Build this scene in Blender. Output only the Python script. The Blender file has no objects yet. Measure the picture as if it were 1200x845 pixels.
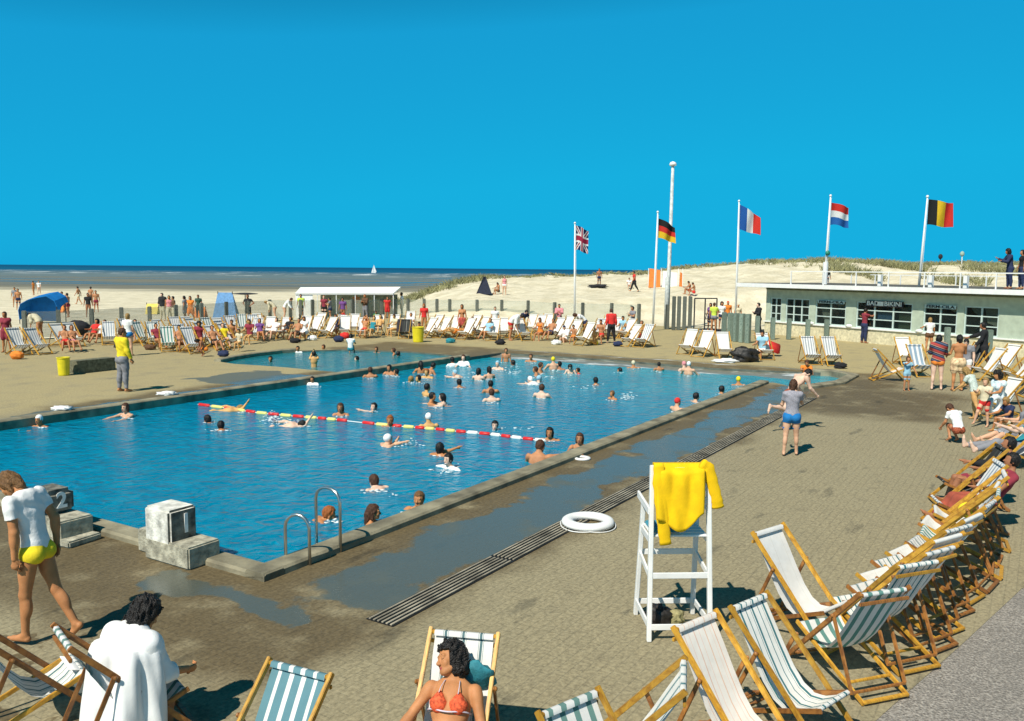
import bpy, bmesh, math, random, numpy as np
from mathutils import Vector, Matrix
random.seed(7); RNG = np.random.RandomState(11)
scene = bpy.context.scene
COL = scene.collection
R = math.radians

# ---------------------------------------------------------------- camera
PITCH, ROLL, CAMH = R(6.14), R(0.5), 3.7
_f = Vector((0, math.cos(PITCH), -math.sin(PITCH)))
_u0 = Vector((1, 0, 0)).cross(_f)
_r = Vector((1, 0, 0))*math.cos(ROLL) + _u0*math.sin(ROLL)
_u = _r.cross(_f)
cam_d = bpy.data.cameras.new('camera'); cam = bpy.data.objects.new('camera', cam_d); COL.objects.link(cam)
cam.matrix_world = Matrix(((_r.x, _u.x, -_f.x, 0), (_r.y, _u.y, -_f.y, 0), (_r.z, _u.z, -_f.z, CAMH), (0, 0, 0, 1)))
cam_d.sensor_width = 36; cam_d.lens = 30; cam_d.clip_start = 0.1; cam_d.clip_end = 30000
scene.camera = cam

def ray(px, py):
    return _f + _r*((px-600)/1000.0) + _u*((422.5-py)/1000.0)
def G(px, py, z=0.0):
    d = ray(px, py); t = (z-CAMH)/d.z
    return Vector((d.x*t, d.y*t, z))
def PY(px, py, Y):
    d = ray(px, py); t = Y/d.y
    return Vector((d.x*t, Y, CAMH+d.z*t))
def yawof(fx, fy): return math.degrees(math.atan2(-fx, fy))

# pool frame: u runs away along the right-hand edge, v runs to the left along the near edge
PA = G(312, 668); _B = G(895, 447)
UD = (_B-PA).to_2d().normalized(); VD = Vector((-UD.y, UD.x))
PANG = math.atan2(UD.y, UD.x)
def PW(u, v, z=0.0):
    p = PA.to_2d() + UD*u + VD*v
    return Vector((p.x, p.y, z))
def toP(p):
    q = p.to_2d()-PA.to_2d(); return q.dot(UD), q.dot(VD)

# ---------------------------------------------------------------- materials
MATS = {}
def nmat(name):
    m = bpy.data.materials.new(name); m.use_nodes = True
    return m, m.node_tree.nodes, m.node_tree.links, m.node_tree.nodes['Principled BSDF']
def setc(b, key, v):
    if key in b.inputs: b.inputs[key].default_value = v
def mat(name, col, rough=0.6, var=0.15, scale=8.0, bump=0.0, metal=0.0, spec=0.4, bscale=None, dist=0.01, sub=0.0, transl=0.0):
    if name in MATS: return MATS[name]
    m, N, L, b = nmat(name)
    tc = N.new('ShaderNodeTexCoord'); nz = N.new('ShaderNodeTexNoise')
    nz.inputs['Scale'].default_value = scale; nz.inputs['Detail'].default_value = 5
    L.new(tc.outputs['Object'], nz.inputs['Vector'])
    rp = N.new('ShaderNodeValToRGB')
    rp.color_ramp.elements[0].position = .3; rp.color_ramp.elements[1].position = .7
    c0 = [max(0, c*(1-var)) for c in col]; c1 = [min(1, c*(1+var)) for c in col]
    rp.color_ramp.elements[0].color = (*c0, 1); rp.color_ramp.elements[1].color = (*c1, 1)
    L.new(nz.outputs['Fac'], rp.inputs['Fac']); L.new(rp.outputs['Color'], b.inputs['Base Color'])
    setc(b, 'Roughness', rough); setc(b, 'Metallic', metal); setc(b, 'Specular IOR Level', spec)
    if sub: setc(b, 'Subsurface Weight', sub); setc(b, 'Subsurface Radius', (.02, .008, .004)); setc(b, 'Subsurface Scale', .3)
    if bump:
        n2 = N.new('ShaderNodeTexNoise'); n2.inputs['Scale'].default_value = bscale or scale*6; n2.inputs['Detail'].default_value = 6
        L.new(tc.outputs['Object'], n2.inputs['Vector'])
        bp = N.new('ShaderNodeBump'); bp.inputs['Strength'].default_value = bump; bp.inputs['Distance'].default_value = dist
        L.new(n2.outputs['Fac'], bp.inputs['Height']); L.new(bp.outputs['Normal'], b.inputs['Normal'])
    if transl:
        t = N.new('ShaderNodeBsdfTranslucent'); mx = N.new('ShaderNodeMixShader'); mx.inputs[0].default_value = transl
        L.new(rp.outputs['Color'], t.inputs['Color']); L.new(b.outputs[0], mx.inputs[1]); L.new(t.outputs[0], mx.inputs[2])
        L.new(mx.outputs[0], N['Material Output'].inputs['Surface'])
    MATS[name] = m
    return m

def wood(name, col, dark):
    m, N, L, b = nmat(name)
    tc = N.new('ShaderNodeTexCoord'); mp = N.new('ShaderNodeMapping'); mp.inputs['Scale'].default_value = (40, 6, 6)
    nz = N.new('ShaderNodeTexNoise'); nz.inputs['Scale'].default_value = 2.2; nz.inputs['Detail'].default_value = 8; nz.inputs['Distortion'].default_value = .6
    L.new(tc.outputs['Object'], mp.inputs['Vector']); L.new(mp.outputs[0], nz.inputs['Vector'])
    rp = N.new('ShaderNodeValToRGB'); rp.color_ramp.elements[0].position = .32; rp.color_ramp.elements[1].position = .66
    rp.color_ramp.elements[0].color = (*dark, 1); rp.color_ramp.elements[1].color = (*col, 1)
    L.new(nz.outputs['Fac'], rp.inputs['Fac'])
    oi = N.new('ShaderNodeObjectInfo'); mr = N.new('ShaderNodeMapRange'); mr.inputs['To Min'].default_value = .7; mr.inputs['To Max'].default_value = 1.15
    L.new(oi.outputs['Random'], mr.inputs['Value'])
    hs = N.new('ShaderNodeHueSaturation'); L.new(mr.outputs[0], hs.inputs['Value']); L.new(rp.outputs['Color'], hs.inputs['Color'])
    L.new(hs.outputs[0], b.inputs['Base Color']); setc(b, 'Roughness', .45)
    bp = N.new('ShaderNodeBump'); bp.inputs['Strength'].default_value = .25; bp.inputs['Distance'].default_value = .003
    L.new(nz.outputs['Fac'], bp.inputs['Height']); L.new(bp.outputs['Normal'], b.inputs['Normal'])
    MATS[name] = m; return m
wood('wood_yellow', (.66, .37, .045), (.37, .17, .02)); wood('wood_brown', (.40, .17, .04), (.16, .06, .018))
wood('wood_grey', (.20, .21, .17), (.07, .075, .065)); wood('wood_green', (.26, .33, .27), (.12, .17, .14))

def fabric(name, stripes, base, wear=.12):
    """stripes: list of (start, end, colour) across the width (uv x)"""
    m, N, L, b = nmat(name)
    tc = N.new('ShaderNodeTexCoord'); sp = N.new('ShaderNodeSeparateXYZ'); L.new(tc.outputs['UV'], sp.inputs[0])
    rp = N.new('ShaderNodeValToRGB'); cr = rp.color_ramp; cr.interpolation = 'CONSTANT'
    cr.elements[0].position = 0; cr.elements[0].color = (*base, 1)
    cr.elements.remove(cr.elements[1])
    for a, c, colr in stripes:
        e = cr.elements.new(a); e.color = (*colr, 1)
        e = cr.elements.new(c); e.color = (*base, 1)
    L.new(sp.outputs[0], rp.inputs['Fac'])
    nz = N.new('ShaderNodeTexNoise'); nz.inputs['Scale'].default_value = 9; nz.inputs['Detail'].default_value = 6
    L.new(tc.outputs['Object'], nz.inputs['Vector'])
    mr = N.new('ShaderNodeMapRange'); mr.inputs['From Min'].default_value = .3; mr.inputs['From Max'].default_value = .7
    mr.inputs['To Min'].default_value = 1-wear; mr.inputs['To Max'].default_value = 1
    L.new(nz.outputs['Fac'], mr.inputs['Value'])
    mx = N.new('ShaderNodeMix'); mx.data_type = 'RGBA'; mx.blend_type = 'MULTIPLY'; mx.inputs[0].default_value = 1
    L.new(rp.outputs['Color'], mx.inputs[6]); L.new(mr.outputs[0], mx.inputs[7])
    oi = N.new('ShaderNodeObjectInfo'); m2 = N.new('ShaderNodeMapRange'); m2.inputs['To Min'].default_value = .92; m2.inputs['To Max'].default_value = 1.04
    L.new(oi.outputs['Random'], m2.inputs['Value']); hs = N.new('ShaderNodeHueSaturation'); L.new(m2.outputs[0], hs.inputs['Value']); L.new(mx.outputs[2], hs.inputs['Color'])
    m3 = N.new('ShaderNodeMapRange'); m3.inputs['To Min'].default_value = .45; m3.inputs['To Max'].default_value = 1.1; L.new(oi.outputs['Random'], m3.inputs['Value']); L.new(m3.outputs[0], hs.inputs['Saturation'])
    L.new(hs.outputs[0], b.inputs['Base Color']); setc(b, 'Roughness', .85); setc(b, 'Specular IOR Level', .15)
    bp = N.new('ShaderNodeBump'); bp.inputs['Strength'].default_value = .3; bp.inputs['Distance'].default_value = .004
    n2 = N.new('ShaderNodeTexNoise'); n2.inputs['Scale'].default_value = 25; L.new(tc.outputs['Object'], n2.inputs['Vector'])
    L.new(n2.outputs['Fac'], bp.inputs['Height']); L.new(bp.outputs['Normal'], b.inputs['Normal'])
    t = N.new('ShaderNodeBsdfTranslucent'); ms = N.new('ShaderNodeMixShader'); ms.inputs[0].default_value = .16
    L.new(mx.outputs[2], t.inputs['Color']); L.new(b.outputs[0], ms.inputs[1]); L.new(t.outputs[0], ms.inputs[2])
    L.new(ms.outputs[0], N['Material Output'].inputs['Surface'])
    MATS[name] = m; return m
CR = (.83, .82, .77); TE = (.03, .19, .22); TL = (.09, .27, .33); BL = (.16, .33, .5)
def tri(c, col, w=.022, t=.007, g=.016): return [(c-w-g-t, c-w-g, col), (c-w, c+w, col), (c+w+g, c+w+g+t, col)]
fabric('cv_teal3', tri(.2, TE)+tri(.5, TE)+tri(.8, TE), CR)
fabric('cv_tealwide', [(.0, .14, TL), (.2, .35, TL), (.43, .57, TL), (.65, .8, TL), (.86, 1, TL)], CR)
fabric('cv_plain', [(.15, .16, (.7, .68, .58)), (.5, .508, (.72, .68, .6)), (.84, .85, (.7, .68, .58))], (.84, .83, .79))
fabric('cv_pink', [(.12, .135, (.75, .45, .32)), (.2, .21, (.8, .6, .5)), (.33, .35, (.75, .5, .36)), (.48, .49, (.8, .6, .5)), (.6, .62, (.72, .48, .38)), (.75, .76, (.8, .6, .5)), (.86, .875, (.75, .45, .32))], (.82, .77, .71))
fabric('cv_blue', [(.1, .15, TE), (.18, .19, TE), (.3, .32, TE), (.45, .5, TE), (.53, .54, TE), (.66, .68, TE), (.8, .85, TE), (.88, .89, TE)], CR)
fabric('cv_grey', [(.06, .12, (.3, .36, .42)), (.22, .30, (.3, .36, .42)), (.42, .50, (.3, .36, .42)), (.62, .70, (.3, .36, .42)), (.82, .88, (.3, .36, .42))], (.8, .8, .78))
fabric('cv_bluewide', [(.08, .25, BL), (.4, .58, BL), (.73, .9, BL)], (.8, .8, .78))
fabric('cv_green', [(.1, .2, (.05, .3, .25)), (.35, .45, (.05, .3, .25)), (.6, .7, (.05, .3, .25)), (.85, .93, (.05, .3, .25))], (.8, .8, .76))
fabric('cv_dark', [(.1, .2, (.06, .07, .06)), (.35, .4, (.3, .3, .26)), (.6, .7, (.06, .07, .06))], (.045, .045, .045))
WHITE = mat('white_paint', (.78, .78, .76), .45, .06, 5, .15)
STEEL = mat('steel_tube', (.55, .56, .54), .25, .08, 10, .0, metal=.9)
YEL = mat('yellow_plastic', (.72, .6, .02), .4, .1, 6)
DARK = mat('dark_stuff', (.02, .02, .024), .8, .4, 12, .3)
CONC = mat('old_concrete', (.36, .34, .26), .85, .5, 9, .8, dist=.02, bscale=26)
CONCW = mat('limewashed_concrete', (.62, .61, .55), .8, .45, 7, .8, dist=.015, bscale=30)

# ---------------------------------------------------------------- object helpers
def link(o, parent=None):
    COL.objects.link(o)
    if parent: o.parent = parent
    return o
def tag(o, label, cat, group=None, kind=None):
    if label: o['label'] = label
    if cat: o['category'] = cat
    if group: o['group'] = group
    if kind: o['kind'] = kind
    return o
def empty(name, loc, yaw=0):
    o = bpy.data.objects.new(name, None); o.empty_display_size = .2; COL.objects.link(o)
    o.location = loc; o.rotation_euler = (0, 0, R(yaw)); return o
def thing(name, label, cat, loc, yaw=0, group=None):
    return tag(empty(name, loc, yaw), label, cat, group)
def meshobj(name, bm, m, parent=None, smooth=False, uv=False):
    me = bpy.data.meshes.new(name); bm.to_mesh(me); bm.free()
    if smooth:
        for p in me.polygons: p.use_smooth = True
    for mm in (m if isinstance(m, (list, tuple)) else [m]): me.materials.append(mm)
    return link(bpy.data.objects.new(name, me), parent)
def box(bm, c, s, rot=None, bev=0.0):
    """box centred at c with size s"""
    r = bmesh.ops.create_cube(bm, size=1.0)
    M = Matrix.Translation(c) @ (rot.to_4x4() if rot else Matrix()) @ Matrix.Diagonal((*s, 1))
    bmesh.ops.transform(bm, matrix=M, verts=r['verts'])
    if bev:
        es = list({e for v in r['verts'] for e in v.link_edges})
        bmesh.ops.bevel(bm, geom=es, offset=bev, segments=2, affect='EDGES', clamp_overlap=True)
    return r
def bar(bm, a, b, w, t, upv=(0, 0, 1), bev=0.0):
    a = Vector(a); b = Vector(b); d = b-a; z = d.normalized(); x = Vector(upv).cross(z)
    if x.length < 1e-4: x = Vector((1, 0, 0))
    x.normalize(); y = z.cross(x)
    rot = Matrix((x, y, z)).transposed()
    return box(bm, (a+b)/2, (w, t, d.length), rot, bev)
def tube(bm, pts, r, seg=10, closed=False, rads=None, cap=True):
    pts = [Vector(p) for p in pts]; n = len(pts); rings = []
    prev = None
    for i, p in enumerate(pts):
        if closed: d = (pts[(i+1) % n]-pts[i-1])
        elif i == 0: d = pts[1]-pts[0]
        elif i == n-1: d = pts[-1]-pts[-2]
        else: d = pts[i+1]-pts[i-1]
        d.normalize()
        if prev is None:
            x = d.orthogonal().normalized()
        else:
            x = prev - d*prev.dot(d); x.normalize()
        prev = x; y = d.cross(x)
        rr = rads[i] if rads else r
        rings.append([bm.verts.new(p + x*(math.cos(2*math.pi*k/seg)*rr) + y*(math.sin(2*math.pi*k/seg)*rr)) for k in range(seg)])
    m = n if closed else n-1
    for i in range(m):
        A, B = rings[i], rings[(i+1) % n]
        for k in range(seg):
            bm.faces.new((A[k], A[(k+1) % seg], B[(k+1) % seg], B[k]))
    if cap and not closed:
        bm.faces.new(list(reversed(rings[0]))); bm.faces.new(rings[-1])
def lathe(bm, prof, c=(0, 0, 0), seg=24):
    c = Vector(c); rings = []
    for r, z in prof:
        rings.append([bm.verts.new(c+Vector((r*math.cos(2*math.pi*k/seg), r*math.sin(2*math.pi*k/seg), z))) for k in range(seg)])
    for i in range(len(rings)-1):
        for k in range(seg):
            bm.faces.new((rings[i][k], rings[i][(k+1) % seg], rings[i+1][(k+1) % seg], rings[i+1][k]))
def ellip(bm, c, r, rot=None, seg=12):
    q = bmesh.ops.create_uvsphere(bm, u_segments=seg, v_segments=max(6, seg//2+2), radius=1)
    M = Matrix.Translation(c) @ (rot.to_4x4() if rot else Matrix()) @ Matrix.Diagonal((*r, 1))
    bmesh.ops.transform(bm, matrix=M, verts=q['verts'])
def copy_tree(o, parent=None):
    c = o.copy(); COL.objects.link(c)
    if parent: c.parent = parent
    for ch in list(o.children):
        copy_tree(ch, c)
    return c
def polyfill(bm, outer, holes, z):
    """flat sheet with holes"""
    es = []
    for loop in [outer]+holes:
        vs = [bm.verts.new((p[0], p[1], z)) for p in loop]
        for i in range(len(vs)): es.append(bm.edges.new((vs[i], vs[(i+1) % len(vs)])))
    r = bmesh.ops.triangle_fill(bm, edges=es, use_beauty=True)
    for f in bm.faces:
        f.normal_update()
        if f.normal.z < 0: f.normal_flip()
ZERO = lambda: bmesh.new()
# ================================================================ SETTING
WZ = -0.13          # pool water level
def pxs(l, z=0): return [G(x, y, z).to_2d() for x, y in l]
# --- outlines (pool frame)
main_pool = [PW(0, 0), PW(21.3, 0), PW(21.6, -.35), PW(20.7, -1.35), PW(22.6, -2.1), PW(24.9, -2.1), PW(25.6, -1.3), PW(25.1, 0), PW(24.5, 2.7), PW(24.9, 7), PW(24.6, 12.4),
             PW(22.6, 12.45), PW(10, 12.45), PW(0, 12.45)]
main_pool = [p.to_2d() for p in main_pool]
shallow = pxs([(258, 424), (275, 420), (300, 416), (330, 412.5), (350, 411), (400, 409.5), (440, 410.5), (480, 412), (528, 416)]) 
shallow += [PW(21.8, 12.75).to_2d(), PW(16.2, 12.75).to_2d()]
shallow += pxs([(430, 434.5), (400, 436.5), (370, 434), (335, 430.5), (300, 428), (275, 426.5)])

# --- deck material
def math_node(N, L, op, a, b=None, c=None, clamp=False):
    n = N.new('ShaderNodeMath'); n.operation = op; n.use_clamp = clamp
    for i, v in enumerate((a, b, c)):
        if v is None: continue
        if isinstance(v, (int, float)): n.inputs[i].default_value = v
        else: L.new(v, n.inputs[i])
    return n.outputs[0]
def sstep(N, L, v, lo, hi):
    n = N.new('ShaderNodeMapRange'); n.interpolation_type = 'SMOOTHSTEP'
    n.inputs['From Min'].default_value = lo; n.inputs['From Max'].default_value = hi
    L.new(v, n.inputs['Value']); return n.outputs[0]
def rect(N, L, x, y, x0, x1, y0, y1, s=.3):
    m = lambda a, b: math_node(N, L, 'MULTIPLY', a, b)
    return m(m(sstep(N, L, x, x0-s, x0+s), sstep(N, L, x, x1+s, x1-s)), m(sstep(N, L, y, y0-s, y0+s), sstep(N, L, y, y1+s, y1-s)))
def mixc(N, L, f, a, b, mode='MIX'):
    n = N.new('ShaderNodeMix'); n.data_type = 'RGBA'; n.blend_type = mode
    if isinstance(f, (int, float)): n.inputs[0].default_value = f
    else: L.new(f, n.inputs[0])
    for i, v in ((6, a), (7, b)):
        if isinstance(v, tuple): n.inputs[i].default_value = (*v, 1)
        else: L.new(v, n.inputs[i])
    return n.outputs[2]
def noise(N, L, vec, sc, det=5, rough=.5, dist=0):
    n = N.new('ShaderNodeTexNoise'); n.inputs['Scale'].default_value = sc; n.inputs['Detail'].default_value = det
    n.inputs['Roughness'].default_value = rough; n.inputs['Distortion'].default_value = dist
    L.new(vec, n.inputs['Vector']); return n.outputs['Fac']
def deck_material():
    m, N, L, b = nmat('paving_bricks')
    tc = N.new('ShaderNodeTexCoord'); V = tc.outputs['Object']
    br = N.new('ShaderNodeTexBrick'); br.inputs['Scale'].default_value = 1
    br.inputs['Brick Width'].default_value = .235; br.inputs['Row Height'].default_value = .115; br.inputs['Mortar Size'].default_value = .006
    br.inputs['Mortar Smooth'].default_value = .4; br.inputs['Bias'].default_value = -.1
    br.inputs['Color1'].default_value = (.275, .225, .115, 1); br.inputs['Color2'].default_value = (.20, .165, .085, 1); br.inputs['Mortar'].default_value = (.08, .068, .036, 1)
    L.new(V, br.inputs['Vector'])
    sp = N.new('ShaderNodeSeparateXYZ'); 
    wob = N.new('ShaderNodeTexNoise'); wob.inputs['Scale'].default_value = .8; wob.inputs['Detail'].default_value = 5; L.new(V, wob.inputs['Vector'])
    va = N.new('ShaderNodeVectorMath'); va.operation = 'SCALE'; va.inputs['Scale'].default_value = 1.5
    vs = N.new('ShaderNodeVectorMath'); vs.operation = 'SUBTRACT'; vs.inputs[1].default_value = (.5, .5, .5)
    L.new(wob.outputs['Color'], vs.inputs[0]); L.new(vs.outputs[0], va.inputs[0])
    ad = N.new('ShaderNodeVectorMath'); L.new(V, ad.inputs[0]); L.new(va.outputs[0], ad.inputs[1])
    L.new(ad.outputs[0], sp.inputs[0]); x, y = sp.outputs[0], sp.outputs[1]
    mx = lambda a, c: math_node(N, L, 'MAXIMUM', a, c)
    # standing water: beside the right-hand edge, round the near corner, along the far left wall
    pud = rect(N, L, x, y, -.6, 24, -2.0, -.8, .4)
    pud = mx(pud, rect(N, L, x, y, -1.05, -.6, -1.4, .9, .25))
    pud = mx(pud, rect(N, L, x, y, 4, 17.5, 12.9, 13.45, .2))
    pud = mx(pud, rect(N, L, x, y, 10.8, 14, 12.9, 16, .25))
    n3 = noise(N, L, V, .55, 4)
    n5 = noise(N, L, V, 1.1, 7, .62)
    pud = math_node(N, L, 'ADD', pud, math_node(N, L, 'MULTIPLY', math_node(N, L, 'SUBTRACT', n5, .5), 1.7))
    pud = math_node(N, L, 'MULTIPLY', sstep(N, L, pud, .46, .68), sstep(N, L, n3, .30, .36))
    damp = rect(N, L, x, y, -2.3, 21, -2.4, 8, .4)
    damp = mx(damp, rect(N, L, x, y, 5, 25, 12.2, 14.2, .4))
    damp = mx(damp, rect(N, L, x, y, 21.5, 26.2, -4, 20, .45))
    damp = mx(damp, rect(N, L, x, y, 16, 22, -6, -1, .8))
    n4 = noise(N, L, V, 1.3, 6)
    spl = math_node(N, L, 'MULTIPLY', rect(N, L, x, y, -4.2, -1.5, -2.2, 1, .6), sstep(N, L, noise(N, L, V, 3.2, 3), .55, .6))
    damp = mx(math_node(N, L, 'MULTIPLY', damp, sstep(N, L, n4, .2, .5)), spl)
    # colour
    big = noise(N, L, V, .35, 6); fine = noise(N, L, V, 22, 6, .7); med = noise(N, L, V, 3, 5)
    c = mixc(N, L, .72, br.outputs['Color'], (.30, .262, .172))
    c = mixc(N, L, math_node(N, L, 'MULTIPLY', sstep(N, L, big, .35, .7), .5), c, (.31, .27, .17))
    c = mixc(N, L, math_node(N, L, 'MULTIPLY', sstep(N, L, med, .55, .75), .35), c, (.15, .13, .085))
    mpt = N.new('ShaderNodeMapping'); mpt.inputs['Scale'].default_value = (.5, 1.6, 1); mpt.inputs['Rotation'].default_value = (0, 0, .9); L.new(V, mpt.inputs[0])
    st_ = noise(N, L, mpt.outputs[0], 1.3, 7, .62)
    c = mixc(N, L, math_node(N, L, 'MULTIPLY', sstep(N, L, st_, .60, .68), .55), c, (.11, .10, .07))
    # sand blown over the far and left part of the paving
    sandm = math_node(N, L, 'MAXIMUM', sstep(N, L, x, 23.5, 27), math_node(N, L, 'MULTIPLY', sstep(N, L, y, 12.9, 14.5), .75))
    sandm = math_node(N, L, 'MULTIPLY', sandm, sstep(N, L, n4, .15, .55))
    c = mixc(N, L, sandm, c, (.40, .33, .17))
    c = mixc(N, L, .5, c, mixc(N, L, sstep(N, L, fine, .3, .7), (.4, .4, .4), (1.5, 1.5, 1.5)), 'MULTIPLY')
    c = mixc(N, L, math_node(N, L, 'MULTIPLY', damp, .88), c, (.40, .34, .27), 'MULTIPLY')
    c = mixc(N, L, math_node(N, L, 'MULTIPLY', pud, .85), c, (.085, .10, .085))
    L.new(c, b.inputs['Base Color'])
    rg = math_node(N, L, 'SUBTRACT', .9, math_node(N, L, 'MULTIPLY', damp, .3))
    rg = math_node(N, L, 'SUBTRACT', rg, math_node(N, L, 'MULTIPLY', pud, .36), clamp=True)
    L.new(rg, b.inputs['Roughness'])
    sl = math_node(N, L, 'ADD', .2, math_node(N, L, 'MULTIPLY', pud, .35)); L.new(sl, b.inputs['Specular IOR Level'])
    hgt = math_node(N, L, 'ADD', math_node(N, L, 'MULTIPLY', fine, .5), math_node(N, L, 'MULTIPLY', br.outputs['Fac'], -.7))
    hgt = math_node(N, L, 'MULTIPLY', hgt, math_node(N, L, 'SUBTRACT', 1, math_node(N, L, 'MULTIPLY', pud, .9)))
    bp = N.new('ShaderNodeBump'); bp.inputs['Strength'].default_value = .55; bp.inputs['Distance'].default_value = .012
    L.new(hgt, bp.inputs['Height']); L.new(bp.outputs['Normal'], b.inputs['Normal'])
    return m
def local_poly(pts):      # world 2d -> pool frame, for objects whose origin is the pool corner
    return [toP(Vector((p[0], p[1], 0))) for p in pts]
FENCE = [(28, 364), (68, 363), (107, 361.5), (142, 360), (175, 359), (206, 357), (236, 355), (265, 353.5), (291, 352), (316, 351), (340, 351), (352, 351), (366, 351), (381, 351), (397, 350.5), (413, 350.5), (430, 350.5), (447, 350), (462, 350), (478, 350), (497, 350), (512, 350.2), (527, 350.5), (559, 351), (588, 351.3), (619, 352), (650, 354), (683, 354.5), (717, 355), (749, 356)]
def hor(px): return 315.1+(px-600)*.0087
FP = []
for px, py in FENCE:
    Y = 2270.0/(py-hor(px)); p = PY(px, py, Y); FP.append(Vector((p.x, p.y, 0)))
edge = [G(x, y) for x, y in [(1300, 640), (1197, 690), (1125, 757), (1065, 810), (1020, 850), (985, 900)]]
deck_out = [(-60, FP[0].y-1)]+[(p.x, p.y+.4) for p in FP]+[(9.5, 57), (12, 55), (15, 53.5), (24, 40), (45, 20), (45, 17)]+[(p.x, p.y) for p in edge]+[(2.4, 3), (2.0, -4), (-60, -4)]
deck_hole1 = main_pool; deck_hole2 = shallow
bm = ZERO(); polyfill(bm, local_poly(deck_out), [local_poly(deck_hole1), local_poly(deck_hole2)], 0)
deck = meshobj('pool_deck', bm, deck_material()); deck.location = PA; deck.rotation_euler.z = PANG; deck['kind'] = 'structure'

# --- sand ground, one sheet: near part with a hole round the pool basin, far part a height field with the dune
RX = [-60, -20, -12.5, -9, -4, 4, 10, 16, 20, 25, 30, 40, 45, 60, 140]; RZ = [0, 0, .1, 1.3, 2.5, 2.8, 3.0, 3.3, 3.85, 4.3, 4.75, 4.9, 4.5, 4.7, 5.0]
def sm(t): t = np.clip(t, 0, 1); return t*t*(3-2*t)
def hgt(x, y):
    x = np.asarray(x, float); y = np.asarray(y, float)
    ridge = np.interp(x*100/np.maximum(y, 50), RX, RZ)
    prof = .5*sm((y-59)/7) + .5*sm((y-70)/30)
    prof = np.where(y > 104, 1-.8*sm((y-104)/30), prof)
    n = .16*np.sin(x*.9+1.3*np.sin(y*.21))*np.sin(y*.35+x*.13) + .08*np.sin(x*2.3+y*1.1)
    dune = ridge*prof + n*np.clip(ridge, 0, 1)*np.clip(prof*1.5, 0, 1)
    beach = -np.clip((y-120)/250, 0, 3)*1.05
    return dune + beach - .02
Ys = np.concatenate([np.arange(58, 140, .9), np.array([145, 155, 170, 190, 220, 260, 300, 350, 400, 460, 540])])
Xs = np.concatenate([np.array([-900, -500, -300, -200, -120, -80, -60, -45, -35]), np.arange(-28, 72, 1.0), np.array([75, 80, 90, 110, 150, 250, 500])])
bm = ZERO()
GX, GY = np.meshgrid(Xs, Ys, indexing='ij'); GZ = hgt(GX, GY)
vv = [[bm.verts.new((GX[i, j], GY[i, j], GZ[i, j])) for j in range(len(Ys))] for i in range(len(Xs))]
for i in range(len(Xs)-1):
    for j in range(len(Ys)-1):
        f = bm.faces.new((vv[i][j], vv[i+1][j], vv[i+1][j+1], vv[i][j+1])); f.smooth = True
b2 = ZERO()
ring = [PW(-2, -3.6), PW(27.5, -3.6), PW(27.5, 24), PW(-2, 24)]
polyfill(b2, [(-900, -60), (500, -60), (500, 58), (-900, 58)], [[(p.x, p.y) for p in ring]], -.02)
me2 = bpy.data.meshes.new('t'); b2.to_mesh(me2); b2.free(); bm.from_mesh(me2)
def sand_material():
    m, N, L, b = nmat('beach_sand')
    tc = N.new('ShaderNodeTexCoord'); V = tc.outputs['Object']; sp = N.new('ShaderNodeSeparateXYZ'); L.new(V, sp.inputs[0])
    x, y = sp.outputs[0], sp.outputs[1]
    n1 = noise(N, L, V, .6, 8, .65); n2 = noise(N, L, V, 5, 8, .7); n3 = noise(N, L, V, .05, 4)
    c = mixc(N, L, sstep(N, L, n1, .35, .65), (.56, .50, .35), (.74, .67, .50))
    c = mixc(N, L, math_node(N, L, 'MULTIPLY', sstep(N, L, n2, .5, .7), .35), c, (.28, .23, .14))
    yy = math_node(N, L, 'ADD', y, math_node(N, L, 'MULTIPLY', math_node(N, L, 'SUBTRACT', n3, .5), 60))
    wet = sstep(N, L, yy, 118, 150)
    c = mixc(N, L, wet, c, (.17, .165, .125))
    mpv = N.new('ShaderNodeMapping'); mpv.inputs['Scale'].default_value = (.012, .09, 1); L.new(V, mpv.inputs[0])
    st = noise(N, L, mpv.outputs[0], 1.0, 6, .6)
    pool = math_node(N, L, 'MULTIPLY', sstep(N, L, st, .47, .56), sstep(N, L, y, 150, 190))
    c = mixc(N, L, math_node(N, L, 'MULTIPLY', pool, .8), c, (.06, .10, .12))
    L.new(c, b.inputs['Base Color'])
    L.new(math_node(N, L, 'SUBTRACT', .95, math_node(N, L, 'MULTIPLY', pool, .7)), b.inputs['Roughness'])
    setc(b, 'Specular IOR Level', .25)
    h = math_node(N, L, 'ADD', math_node(N, L, 'MULTIPLY', n1, 1.0), math_node(N, L, 'MULTIPLY', n2, .35))
    bp = N.new('ShaderNodeBump'); bp.inputs['Strength'].default_value = .9; bp.inputs['Distance'].default_value = .16
    L.new(h, bp.inputs['Height']); L.new(bp.outputs['Normal'], b.inputs['Normal'])
    return m
sand = meshobj('beach_ground', bm, sand_material()); sand['kind'] = 'structure'
def hit(px, py):
    d = ray(px, py); t = 40.0
    while t < 400:
        p = Vector((d.x*t, d.y*t, CAMH+d.z*t))
        if p.z <= float(hgt(p.x, p.y)) and p.y > 55: return Vector((p.x, p.y, float(hgt(p.x, p.y))))
        t += .1
    return G(px, py)

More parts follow.
